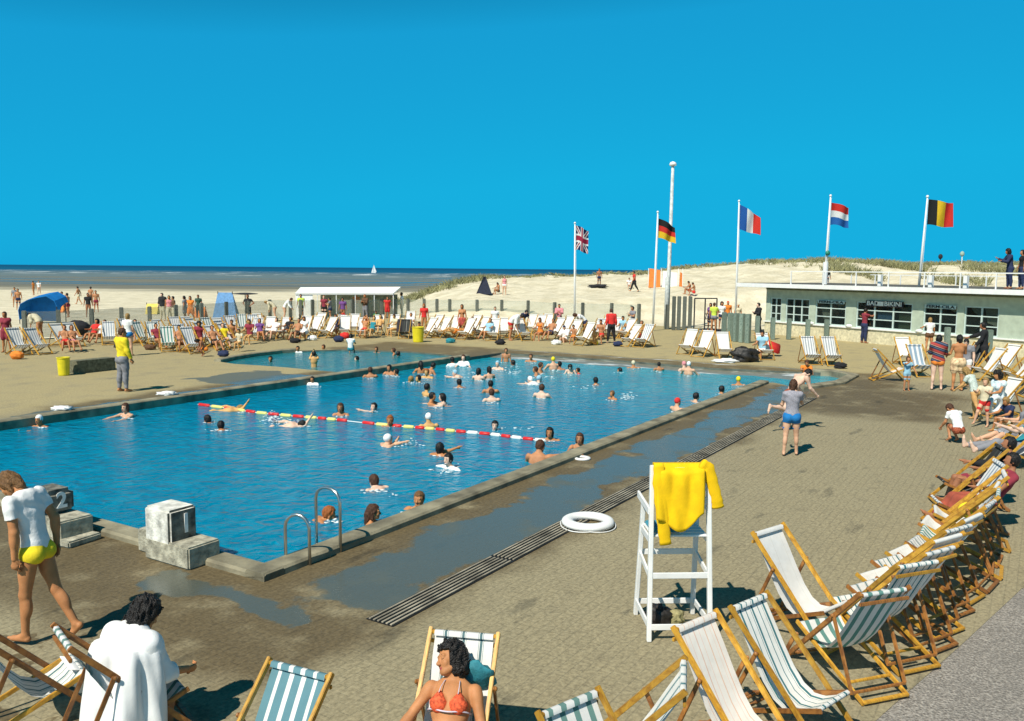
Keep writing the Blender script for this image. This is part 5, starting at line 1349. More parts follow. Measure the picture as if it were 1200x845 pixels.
# ---- poses
STAND = dict(hip_r=(2, 3), hip_l=(-2, 3), sh_r=(5, 8), sh_l=(-5, 8))
WALK = dict(hip_r=(24, 2), knee_r=8, hip_l=(-16, 2), knee_l=18, sh_r=(-18, 6), sh_l=(20, 6), el_r=15, el_l=20, lean=4)
AKIMBO = dict(hip_r=(3, 5), hip_l=(-3, 5), sh_r=(-15, 40), sh_l=(-15, 40), el_r=95, el_l=95, arot_r=55, arot_l=55)
ARMSUP = dict(sh_r=(150, 25), sh_l=(150, 25), el_r=70, el_l=70)
FOLD = dict(hip_r=(3, 4), hip_l=(-4, 4), sh_r=(25, 8), sh_l=(25, 8), el_r=95, el_l=95, arot_r=40, arot_l=40)
BEND = dict(pitch=15, lean=55, hip_r=(20, 6), hip_l=(12, 6), knee_r=14, knee_l=8, sh_r=(60, 8), sh_l=(55, 8), el_r=25, el_l=25)
RECL = dict(pitch=-40, lean=12, hip_r=(56, 6), hip_l=(60, 6), knee_r=58, knee_l=70, sh_r=(18, 12), sh_l=(22, 14), el_r=50, el_l=45, head=(0, 15, 0))
SITUP = dict(pitch=-5, lean=8, hip_r=(78, 8), hip_l=(82, 8), knee_r=75, knee_l=85, sh_r=(35, 8), sh_l=(35, 8), el_r=50, el_l=50, head=(0, 10, 0))
FLOOR = dict(pitch=-15, lean=25, hip_r=(95, 10), hip_l=(100, 10), knee_r=105, knee_l=115, sh_r=(50, 10), sh_l=(50, 10), el_r=40, el_l=40, head=(0, 15, 0))
SQUAT = dict(pitch=20, lean=25, hip_r=(110, 12), hip_l=(115, 12), knee_r=130, knee_l=135, sh_r=(55, 10), sh_l=(50, 10), el_r=25, el_l=25, head=(0, 20, 0))
LIE = dict(pitch=-88, lean=0, hip_r=(3, 6), hip_l=(25, 6), knee_r=5, knee_l=45, sh_r=(10, 20), sh_l=(10, 20))
INW = dict(sh_r=(35, 35), sh_l=(30, 35), el_r=45, el_l=45)
REACH = dict(sh_r=(80, 10), sh_l=(75, 14), el_r=12, el_l=18)
BREAST = dict(pitch=62, lean=-5, head=(0, -50, 0), sh_r=(150, 50), sh_l=(150, 50), el_r=14, el_l=14, hip_r=(-5, 10), hip_l=(-5, 10))
CRAWL = dict(pitch=80, lean=-3, head=(50, -20, 0), sh_r=(165, 25), sh_l=(-20, 30), el_r=55, el_l=15, hip_r=(8, 4), hip_l=(-8, 4))
SIDEARM = dict(sh_r=(10, 80), sh_l=(20, 75), el_r=10, el_l=20)
# ---------------------------------------------------------------- foreground figures
# woman sunbathing in the red bikini, eyes closed, head turned to her right
pos, yw = SUNP, SUNW
redpat = mat('coral_print', (.75, .10, .035), .8, .55, 55, .3)
sunp = dict(pitch=-40, lean=4, hip_r=(52, 5), hip_l=(55, 6), knee_r=40, knee_l=45, sh_r=(2, 30), sh_l=(0, 18), el_r=16, el_l=10, head=(-52, 10, 6), curl_r=25, curl_l=15, arot_r=10)
o, fr, off = person(pos, yw, 1.66, sunp, 'woman in a red bikini lying back in a deckchair with closed eyes', 1, ('curly', 'black'),
                    [('briefs', redpat)], female=True, fine=1, anchor='pelvis', extra=(0, .25, .295), face='closed')
# bikini top: two cups, band and halter straps
C0, ch, Hh = fr['C0'], fr['chest'], 1.66
def tl(v): return Vector(ch+C0@np.array(v)*Hh+off)
bm = ZERO()
for s in (-1, 1):
    q = bmesh.ops.create_uvsphere(bm, u_segments=20, v_segments=12, radius=1); Mx = Matrix(C0.tolist())
    for v in q['verts']:
        c = v.co; top = max(0, c.z); c = Vector((c.x*(1-.62*top), c.y, c.z*1.22))
        v.co = tl((s*.043, .045, .003)) + Mx @ Vector((c.x*.0415*Hh, c.y*.0365*Hh, c.z*.0375*Hh))
meshobj('bikini_top', bm, redpat, o, True)
strap = mat('lilac_trim', (.55, .50, .58), .8)
bm = ZERO()
tube(bm, [tl((x, .068*math.sqrt(max(0, 1-(x/.097)**2))+.004, -.033-.004*math.cos(x*40))) for x in np.linspace(-.096, .096, 15)], .0055*Hh/1.66, 8)
for s in (-1, 1): tube(bm, [tl((s*.042, .077, .036)), tl((s*.040, .060, .062)), tl((s*.034, .032, .092)), tl((s*.024, -.012, .112))], .0034, 6)
meshobj('strap', bm, strap, o, True)
# teal bag / cushion behind her head
bm = ZERO(); lump(bm, (0, 0, 0), (.14, .06, .16), 2, .14)
b_ = meshobj('beach_bag', bm, mat('teal_bag', (.03, .22, .27), .75, .35, 10, .5), None, True)
M4 = Matrix.Translation(pos) @ Matrix.Rotation(R(yw), 4, 'Z')
b_.matrix_world = M4 @ Matrix.Translation((-.14, -.215, .70)) @ Matrix.Rotation(R(-30), 4, 'X')
tag(b_, 'crumpled teal bag behind the head of the woman in the red bikini', 'bag')

# walking man, left edge
wp = dict(lean=13, pitch=4, hip_r=(-12, 1), knee_r=14, hip_l=(14, 1), knee_l=8, fat=.86, sh_l=(6, 5), sh_r=(-12, 6), el_l=14, el_r=26, head=(0, 34, 0), ank_r=-12, curl_l=22, curl_r=26, arot_l=20, arot_r=20)
man_p = G(48, 752)
person(man_p, yawof(-1, .18), 1.74, wp, 'man in a white T-shirt and yellow swimming briefs walking along the left edge', 1, ('bob', 'lightbrown'),
       [('shirt', mat('white_tshirt', (.8, .8, .79), .9, .05, 6, .8, dist=.02, bscale=9)), ('briefs', 'yellow')], fine=1)

# woman with a white towel, seen from behind
fp, fyaw = G(163, 786, 0.0)+Vector((0, -.05, 0)), yawof(.45, .9)
fp = PY(163, 716, 6.35); fp = Vector((fp.x-.08, 6.35, 0))
sp_ = dict(pitch=8, lean=14, hip_r=(82, 6), hip_l=(88, 8), knee_r=82, knee_l=95, sh_r=(40, 12), sh_l=(38, 10), el_r=55, el_l=60, head=(-10, 12, 0), curl_r=25, curl_l=25)
o, fr, off = person(fp, fyaw, 1.68, sp_, 'dark-haired person seated with back to the camera, wrapped in a white towel', 1, ('curly', 'black'), [('trunks', 'navy'), ('towelwrap', mat('white_towel', (.8, .8, .79), .95, .05, 10, .3, dist=.004, bscale=50))], fine=1, anchor='pelvis', extra=(0, -.12, .34))
# towel: a draped sheet over the shoulders
def towel_over(o, fr, off, H):
    C0, ch = fr['C0'], fr['chest']; bm = ZERO(); nu, nv = 46, 40; g = []
    z0 = (ch+off)[2]+.095*H; cx, cy = (ch+off)[:2]
    for i in range(nu+1):
        a = (i/nu)*2*math.pi*.80+math.pi*.60+math.pi*.0   # open at the front
        row = []
        for j in range(nv+1):
            q = j/nv
            rx_ = .05+.165*min(1, q*4.2)**.7+.075*q; ry_ = .06+.13*min(1, q*4.2)**.8+.13*q
            fold = (.016+.03*q)*math.sin(a*7+q*1.5)*min(1, q*3)+.012*math.sin(a*15-q*6)*min(1, q*3)
            len_ = .86+.10*math.sin(a*2.2)+.05*math.sin(a*7)
            x = (rx_+fold)*math.cos(a)*1.22; y = (ry_+fold)*math.sin(a)-.02*q
            drop = .03*q if q < .2 else .006+(q-.2)*len_/.8*1.0
            row.append(bm.verts.new((cx+x*.98, cy+y-.012, z0-.02-drop-.055*min(1, q*4)*abs(math.cos(a)))))
        g.append(row)
    for i in range(nu):
        for j in range(nv): bm.faces.new((g[i][j], g[i+1][j], g[i+1][j+1], g[i][j+1]))
    w = meshobj('towel', bm, mat('white_towel', (.8, .8, .79), .95, .05, 10, .3, dist=.004, bscale=50), o, True); m = w.modifiers.new('s', 'SOLIDIFY'); m.thickness = .014
    return w
towel_over(o, fr, off, 1.68)
t = thing('stool', 'low dark stool under the person wrapped in the white towel', 'stool', fp, fyaw)
bm = ZERO(); box(bm, (0, -.06, .265), (.34, .32, .04), bev=.01); meshobj('seat', bm, MATS['wood_brown'], t)
for sx in (-1, 1):
    for sy in (-1, 1): bm = ZERO(); bar(bm, (sx*.14, -.06+sy*.13, 0), (sx*.13, -.06+sy*.12, .25), .035, .035); meshobj('leg', bm, MATS['wood_brown'], t)
# cloth hanging at chair 1
bm = ZERO(); g = []
for i in range(19):
    row = []
    for j in range(15):
        s, q = i/18, j/14
        row.append(bm.verts.new(((s-.5)*.30*(1-.25*q)+.02*math.sin(q*5), .39+.02+.028*math.sin(s*11+q*3)*q+(.0 if q > .15 else -.12*(1-q/.15)), .43-q*.26-.03*math.sin(s*3.1)*q)))
    g.append(row)
for i in range(18):
    for j in range(14): bm.faces.new((g[i][j], g[i+1][j], g[i+1][j+1], g[i][j+1]))
w = meshobj('towel', bm, MATS['white_towel'], None, True); w.modifiers.new('s', 'SOLIDIFY').thickness = .01; w.location = CH1[0]; w.rotation_euler.z = R(CH1[1]); tag(w, 'white cloth hanging from the front bar of the deckchair at the far left edge', 'towel')
bm = ZERO(); g = []
for i in range(13):
    row = []
    for j in range(11):
        s, q = i/12, j/10
        row.append(bm.verts.new(((s-.5)*.22+.02*math.sin(q*6), .02*math.sin(s*12+q*4)*q, .34-q*.3)))
    g.append(row)
for i in range(12):
    for j in range(10): bm.faces.new((g[i][j], g[i+1][j], g[i+1][j+1], g[i][j+1]))
w = meshobj('towel', bm, MATS['white_towel'], None, True); w.modifiers.new('s', 'SOLIDIFY').thickness = .01; w.location = G(122, 838); w.rotation_euler.z = .5; tag(w, 'corner of a white towel trailing to the ground beside the striped green deckchair', 'towel')

# ---------------------------------------------------------------- middle distance
def at(px, py, hpx=None, z=0): return G(px, py, z)
person(G(926, 534), yawof(.25, 1), 1.52, dict(hip_r=(8, 3), hip_l=(-4, 4), knee_r=4, sh_r=(35, 12), sh_l=(20, 10), el_r=70, el_l=60, head=(-10, 10, 0)), 'girl in a grey top and bright blue shorts standing with her back to the camera', 0, ('bob', 'brown'),
       [('shirt', mat('marl_grey', (.30, .29, .33), .9, .3, 60)), ('trunks', 'blue')], female=True, fine=1, cat='girl')
flor = mat('floral_brown', (.30, .07, .03), .8, .9, 40)
person(G(925, 505), yawof(.95, .35), 1.62, dict(pitch=18, lean=28, hip_l=(20, 4), knee_l=22, hip_r=(-22, 4), knee_r=62, sh_r=(70, 10), sh_l=(60, 12), el_r=25, el_l=30, head=(0, 15, 0)), 'boy in flowery trunks leaning forward with one leg kicked back', 3, ('short', 'black'), [('trunks', flor)], fine=1, cat='boy')
person(G(944, 452), yawof(-.2, -1), 1.25, dict(FLOOR, sh_r=(70, 30)), 'child in an orange top crouching at the end of the small basin', 2, ('short', 'brown'), [('shirt', 'orange')], child=True, cat='child')
person(G(145, 459), yawof(.55, .8), 1.84, dict(STAND, head=(-25, 0, 0), sh_l=(15, 12), el_l=45), 'man in a yellow jacket and grey trousers standing alone on the left paving', 1, ('short', 'brown'), [('longshirt', 'yellow'), ('trousers', 'grey')], fine=1)
person(G(151, 417), yawof(.1, 1), 1.72, dict(STAND), 'woman in a white top and blue briefs seen from behind near the left fence', 0, ('bob', 'fair'), [('shirt', 'white'), ('briefs', 'blue')], female=True)
person(G(8, 413), 180, 1.7, STAND, 'person in a long red and dark dress standing at the left edge of the picture', 1, ('bob', 'brown'), [('dress', 'maroon')], female=True)
person(G(47, 398), yawof(-.8, .2), 1.65, BEND, 'person bending forward with a pale towel under the blue beach shelter', 2, ('short', 'brown'), [('towelwrap', 'cream')])
striped = mat('serape_stripes', (.3, .04, .05), .9)
m_, N, L, b = nmat('striped_blanket'); tc = N.new('ShaderNodeTexCoord'); sp2 = N.new('ShaderNodeSeparateXYZ'); L.new(tc.outputs['Object'], sp2.inputs[0])
zz = math_node(N, L, 'FRACT', math_node(N, L, 'MULTIPLY', math_node(N, L, 'ADD', sp2.outputs[2], math_node(N, L, 'MULTIPLY', sp2.outputs[0], .35)), 5.0)); rp = N.new('ShaderNodeValToRGB'); rp.color_ramp.interpolation = 'CONSTANT'
rp.color_ramp.elements[0].color = (.38, .05, .04, 1); rp.color_ramp.elements[1].position = .3; rp.color_ramp.elements[1].color = (.03, .03, .05, 1)
for ps, cc in ((.5, (.08, .12, .22)), (.62, (.03, .03, .04)), (.8, (.55, .35, .25)), (.87, (.3, .04, .04))): e = rp.color_ramp.elements.new(ps); e.color = (*cc, 1)
L.new(zz, rp.inputs['Fac']); L.new(rp.outputs[0], b.inputs['Base Color']); setc(b, 'Roughness', .95)
person(G(1097, 457), yawof(.35, 1), 1.72, dict(STAND, sh_r=(30, 10), el_r=90, sh_l=(30, 8), el_l=90), 'woman wrapped in a dark red and blue striped towel, back to the camera', 3, ('bob', 'black'), [('towelwrap', m_), ('briefs', 'orange')], female=True, h=.014, cat='woman')
person(G(1121, 458), yawof(.2, 1), 1.74, dict(STAND, sh_r=(25, 12), el_r=60, sh_l=(10, 14), el_l=60), 'woman with a bare tanned back and orange and white skirt beside the striped towel', 1, ('bob', 'black'), [('skirt', mat('peach_print', (.80, .48, .28), .9, .55, 14))], female=True, h=.014, cat='woman')
person(G(1131, 452), yawof(-.9, -.5), 1.55, dict(STAND, head=(0, 30, 0), sh_r=(50, 10), el_r=60), 'dark-haired boy in a grey shirt looking down beside the tanned woman', 3, ('short', 'black'), [('shirt', 'grey'), ('trunks', 'white')], h=.014, cat='boy')
person(G(1151, 436), yawof(-.5, .3), 1.85, dict(WALK, sh_r=(60, 20)), 'man dressed all in black walking in front of the pavilion window', 4, ('short', 'black'), [('longshirt', 'black'), ('trousers', 'black')], h=.016)
person(G(1088, 413), yawof(.2, 1), 1.6, dict(STAND, sh_l=(20, 40), el_l=70), 'woman in a white blouse and brown shorts in front of the pavilion', 1, ('bob', 'fair'), [('shirt', 'white'), ('trunks', 'brown')], female=True)
person(G(1012, 402), yawof(1, .1), 1.8, dict(STAND, sh_r=(75, 20), el_r=40, sh_l=(70, 20), el_l=40), 'man in dark clothes, left one of the embracing couple by the pavilion', 4, ('short', 'black'), [('shirt', 'maroon'), ('trousers', 'navy')])
person(G(1017.5, 401), yawof(-1, .1), 1.6, dict(STAND, sh_r=(80, 25), el_r=50, sh_l=(70, 25), el_l=50), 'tanned woman, right one of the embracing couple by the pavilion', 2, ('bob', 'black'), [('briefs', 'brown')], female=True)
person(G(1062, 458), 180, 1.05, dict(STAND, sh_r=(90, 60), sh_l=(20, 20), el_r=90), 'toddler in a pale blue sunsuit standing alone on the paving', 2, ('short', 'brown'), [('shirt', 'skyblue'), ('trunks', 'skyblue')], child=True, h=.014, cat='child')
person(G(1140, 492), yawof(-.5, .7), 1.35, dict(BEND, pitch=5, lean=25, hip_r=(15, 5), hip_l=(-15, 5)), 'fair girl in a pale patterned top bending over the small children', 5, ('bob', 'fair'), [('shirt', mat('pale_print', (.55, .62, .55), .9, .3, 40))], child=True, h=.014, cat='girl')
o, fr, off = person(G(1152, 500), yawof(-.6, -.5), 1.15, dict(STAND, hip_r=(30, 10), knee_r=20, sh_r=(50, 10), sh_l=(50, 10), el_r=60, el_l=60), 'small fair child holding a white swimming ring, in red trunks', 0, ('short', 'fair'), [('shirt', 'cream'), ('trunks', 'red')], child=True, h=.014, cat='child')
bm = ZERO(); tube(bm, [(math.cos(a*math.pi/12)*.19, .0, math.sin(a*math.pi/12)*.19) for a in range(24)], .065, 12, closed=True)
o = meshobj('swimming_ring', bm, WHITE, None, True); o.location = G(1157, 496)+Vector((0, -.25, .50)); o.rotation_euler = (R(10), 0, R(25)); tag(o, 'white swimming ring held by the small fair child', 'swimming ring')
person(G(1168, 488), yawof(-.95, -.2), 1.62, SITUP, 'dark-haired woman in a white and blue dress sitting on a low chair', 1, ('curly', 'black'), [('dress', mat('white_blue_print', (.6, .72, .78), .9, .4, 30))], female=True, h=.014, anchor='pelvis', extra=(0, 0, .42), cat='woman')
deckchair(G(1171, 488), yawof(-.95, -.2), 'plain', 'low deckchair under the woman in the white and blue dress', 'deckchairs beside the pavilion', 1.05, WY)
person(G(1122, 520), yawof(-.2, .9), 1.25, dict(SQUAT, pitch=10), 'boy in a white T-shirt crouching on the paving with his back to the camera', 2, ('short', 'brown'), [('shirt', 'white'), ('trunks', flor)], child=True, fine=1, cat='boy')
# man lying with grey trousers
person(G(1190, 548), yawof(-1, .03), 1.85, dict(pitch=-50, lean=10, hip_r=(48, 4), hip_l=(60, 4), knee_r=10, knee_l=38, sh_r=(30, 10), sh_l=(35, 10), el_r=40, el_l=40), 'man stretched out in a deckchair in grey trousers and a teal top', 3, ('short', 'brown'), [('trousers', 'grey'), ('shirt', 'teal')], h=.014, anchor='pelvis', extra=(0, 0, .38))
person(G(1192, 528), yawof(-1, .0), 1.7, dict(RECL, hip_r=(48, 6), knee_r=20, hip_l=(50, 8), knee_l=25), 'woman in a mottled dress with bare legs stretched out at the right edge', 0, ('curly', 'brown'), [('dress', 'grey')], female=True, h=.014, anchor='pelvis', extra=(0, 0, .38), cat='woman')
deckchair(G(1194, 528), 90, 'grey', 'deckchair under the woman with bare outstretched legs', 'deckchairs beside the pavilion', 1.05, WY)
person(G(1180, 506), yawof(-1, -.2), 1.2, FLOOR, 'child in dark blue sitting on the paving at the feet of the women', 1, ('short', 'fair'), [('shirt', 'navy'), ('trunks', 'cream')], child=True, h=.014, cat='child')
person(Vector((6.9, 12.1, 0)), yawof(-.96, .2), 1.7, dict(RECL), 'person in rust coloured clothes reclining behind the long white deckchair', 4, ('short', 'black'), [('shirt', 'maroon'), ('trousers', mat('rust_cloth', (.32, .07, .04), .9, .2))], h=.014, anchor='pelvis', extra=(0, .0, .40))
person(Vector((7.55, 13.3, 0)), yawof(-.96, .2), 1.7, dict(RECL, knee_r=80), 'dark figure with a red cloth on the lap at the right edge', 4, ('short', 'black'), [('longshirt', 'black'), ('trunks', 'maroon')], h=.014, anchor='pelvis', extra=(0, .0, .40))
deckchair(Vector((7.3, 13.3, 0)), yawof(-.96, .2), 'dark', 'deckchair under the dark figure at the right edge', 'deckchairs in the long row at the right', 1.05)
bm = ZERO(); tube(bm, [(math.cos(a*math.pi/12)*.075, math.sin(a*math.pi/12)*.075, 0) for a in range(24)], .055, 12, closed=True); ellip(bm, (0, 0, .0), (.09, .09, .05))
o = meshobj('sun_hat', bm, cloth('yellow'), None, True); o.location = G(1135, 598, .5); o.rotation_euler = (.5, -.3, 0); tag(o, 'round yellow sun hat lying on a white deckchair seat in the right-hand row', 'hat')
# seated man with airbed
pp = G(893, 421); person(pp, yawof(-.7, -.8), 1.7, SITUP, 'man in a blue and white top sitting in a deckchair beside a red airbed', 2, ('short', 'black'), [('shirt', 'skyblue'), ('trunks', 'white')], anchor='pelvis', extra=(0, 0, .4))
bm = ZERO(); box(bm, (0, 0, 0), (.75, .12, .55), bev=.05); o = meshobj('airbed', bm, cloth('red'), None, True); o.location = G(906, 418)+Vector((0, .2, .42)); o.rotation_euler = (R(-40), R(20), 0); tag(o, 'red airbed leaning beside the seated man', 'airbed')
bm = ZERO(); lump(bm, (0, 0, .28), (.55, .35, .34), 5, .3); o = meshobj('bag', bm, MATS['black_bag'], None, True); o.location = G(873, 424); tag(o, 'heap of dark bags and clothes between the white deckchairs and the seated man', 'bag')
bm = ZERO(); lump(bm, (0, 0, .07), (.45, .2, .09), 6, .3); o = meshobj('towel', bm, MATS['white_cloth'], None, True); o.location = G(850, 425); tag(o, 'white towel dropped in front of the deckchair below the curved step', 'towel')
# at the gate and fence
person(G(836, 389), yawof(.5, .8), 1.75, dict(STAND, sh_r=(30, 15), el_r=60), 'man in a lime yellow shirt and grey shorts seen from behind at the gate', 1, ('short', 'brown'), [('shirt', 'lime'), ('trunks', 'grey')])
person(G(832, 388), yawof(-.5, -.6), 1.7, STAND, 'dark-haired person in dark clothes just behind the man in the lime shirt', 2, ('bob', 'black'), [('shirt', 'purple'), ('trunks', 'navy')], female=True)
person(G(845, 386), 180, 1.72, STAND, 'person with black curly hair behind the green-grey boards', 2, ('curly', 'black'), [('shirt', 'white'), ('trunks', 'navy')])
person(G(852, 385), 180, 1.75, STAND, 'person in a red sun hat behind the green-grey boards', 1, ('cap', 'red'), [('shirt', 'orange'), ('trunks', 'navy')])
person(G(864, 386), 180, 1.6, STAND, 'person in pale clothes with a dark bag beside the boards', 1, ('cap', 'cream'), [('shirt', 'cream'), ('trunks', 'black')])
person(G(888, 393), yawof(-.8, -.1), 1.85, FOLD, 'man in a dark suit standing by the corner of the pavilion', 3, ('short', 'black'), [('longshirt', 'black'), ('trousers', 'black')])
person(G(716, 402), yawof(-.1, 1), 1.72, dict(STAND, hip_r=(4, 8), hip_l=(-4, 8), lean=10), 'person in a red pullover and black trousers standing among the far deckchairs', 3, ('short', 'brown'), [('longshirt', 'red'), ('trousers', 'black')])
def on_roof(px, off): s = wall_s(px, -off); q = PL+PN*off+PDIR*s; return Vector((q.x, q.y, ZR+.01))
person(on_roof(1181, .9), yawof(-.8, .2), 1.8, dict(STAND, sh_r=(50, 20), el_r=80, sh_l=(40, 10), el_l=70, lean=10), 'person in dark clothes leaning on the roof terrace railing', 4, ('curly', 'black'), [('longshirt', 'navy'), ('trousers', 'navy')])
person(on_roof(1195, 1.2), yawof(-.8, .2), 1.75, dict(STAND, head=(20, 0, 0)), 'second person on the roof terrace at the right edge, in dark trousers', 2, ('bob', 'black'), [('shirt', 'black'), ('trousers', 'navy')])
person(on_roof(967, 4.5), 180, 1.2, SQUAT, 'small dark figure crouching at the foot of the terrace flagpole', 4, ('short', 'black'), [('shirt', 'darkgreen')], child=True)

# ---------------------------------------------------------------- dune and beach
def dune(px, py, H, pose, lb, **kw):
    person(hit(px, py), kw.pop('yaw', 180), H, pose, lb, **kw)
dune(591, 346, 1.7, STAND, 'woman in a pale top standing beside the navy beach tent on the dune', skin_i=0, hair=('bob', 'brown'), wear=[('vest', 'pink'), ('briefs', 'white')], female=True)
dune(584, 345, 1.6, FLOOR, 'dark-haired person sitting beside the navy beach tent', skin_i=2, hair=('bob', 'black'), wear=[('briefs', 'black')], yaw=120)
dune(702, 336, 1.7, STAND, 'person standing beside things spread on the dune, between the British flagpole and the lamp post', skin_i=4, hair=('short', 'black'), wear=[('trunks', 'navy')])
dune(743, 342, 1.8, dict(WALK), 'person in a red top and black trousers walking on the dune', skin_i=1, hair=('short', 'black'), wear=[('shirt', 'red'), ('trousers', 'black')], yaw=100)
dune(737, 339, 1.6, FLOOR, 'person in white sitting at the heels of the walker in red on the dune', skin_i=0, hair=('short', 'brown'), wear=[('shirt', 'white'), ('trunks', 'white')])
dune(811, 306.8, 1.75, STAND, 'distant walker in green on the crest of the dune', skin_i=0, hair=('short', 'brown'), wear=[('shirt', 'green'), ('trunks', 'green')])
dune(808, 345, 1.5, FLOOR, 'dark-haired child sitting on the sand above the tall boards', skin_i=2, hair=('short', 'black'), wear=[('trunks', 'red')], yaw=90)
dune(813, 347, 1.5, FLOOR, 'second tanned child sitting on the sand above the tall boards', skin_i=2, hair=('short', 'brown'), wear=[('trunks', 'red')], yaw=70)
bm = ZERO(); lump(bm, (0, 0, .12), (.9, .4, .16), 2, .3); o = meshobj('rug', bm, DARK, None, True); o.location = hit(701, 337); tag(o, 'dark rug and bags spread on the dune at the feet of the standing person', 'rug')

GB = 'people on the far bank'
def P(px, py, yaw, H, pose, lb, sk, hair, wear, fem=False, ch=False, seat=None, grp=GB, z=0):
    kw = dict(anchor='pelvis', extra=(0, 0, seat*1.12)) if seat else {}
    person(G(px, py, z), yaw, H, pose, lb, sk, hair, wear, female=fem, child=ch, group=grp, **kw)
# beach behind the left fence
bl = [(39.5, 346, 0, 'orange swimsuit', 'orange', 1), (46, 345, 1, 'white shirt', 'white', 0), (92.5, 357, 1, 'ochre trunks', 'cream', 2), (104, 372, 0, 'black swimsuit', 'black', 4), (107, 358, 2, 'brown trunks', 'brown', 2),
      (113, 366, 0, 'dark red trunks', 'maroon', 2), (18, 360, 2, 'grey shirt', 'grey', 1), (22, 363, 0, 'blue shorts', 'navy', 1), (74, 368, 1, 'brown shorts', 'brown', 4), (80, 372, 2, 'dark shorts', 'maroon', 2)]
for px, py, k, ds, c, sk in bl:
    P(px, py, random.choice([0, 90, 180, 200]), 1.7, [STAND, WALK, STAND][k], 'distant beachgoer in %s %s' % (ds, {39.5: 'far out above the blue beach shelter', 46: 'far out above the blue beach shelter', 92.5: 'standing alone on the open sand', 104: 'nearest the fence in a trio on the sand', 107: 'farthest off in a trio on the sand', 113: 'walking at the right of a trio on the sand', 18: 'left of the blue beach shelter', 22: 'left of the blue beach shelter', 74: 'in front of the orange windbreak by the shelter', 80: 'right of the blue shelter and its orange windbreak'}[px]), sk, ('short', 'black'), [('trunks' if 'suit' not in ds and 'shirt' not in ds else 'shirt', c)], grp='distant beachgoers')
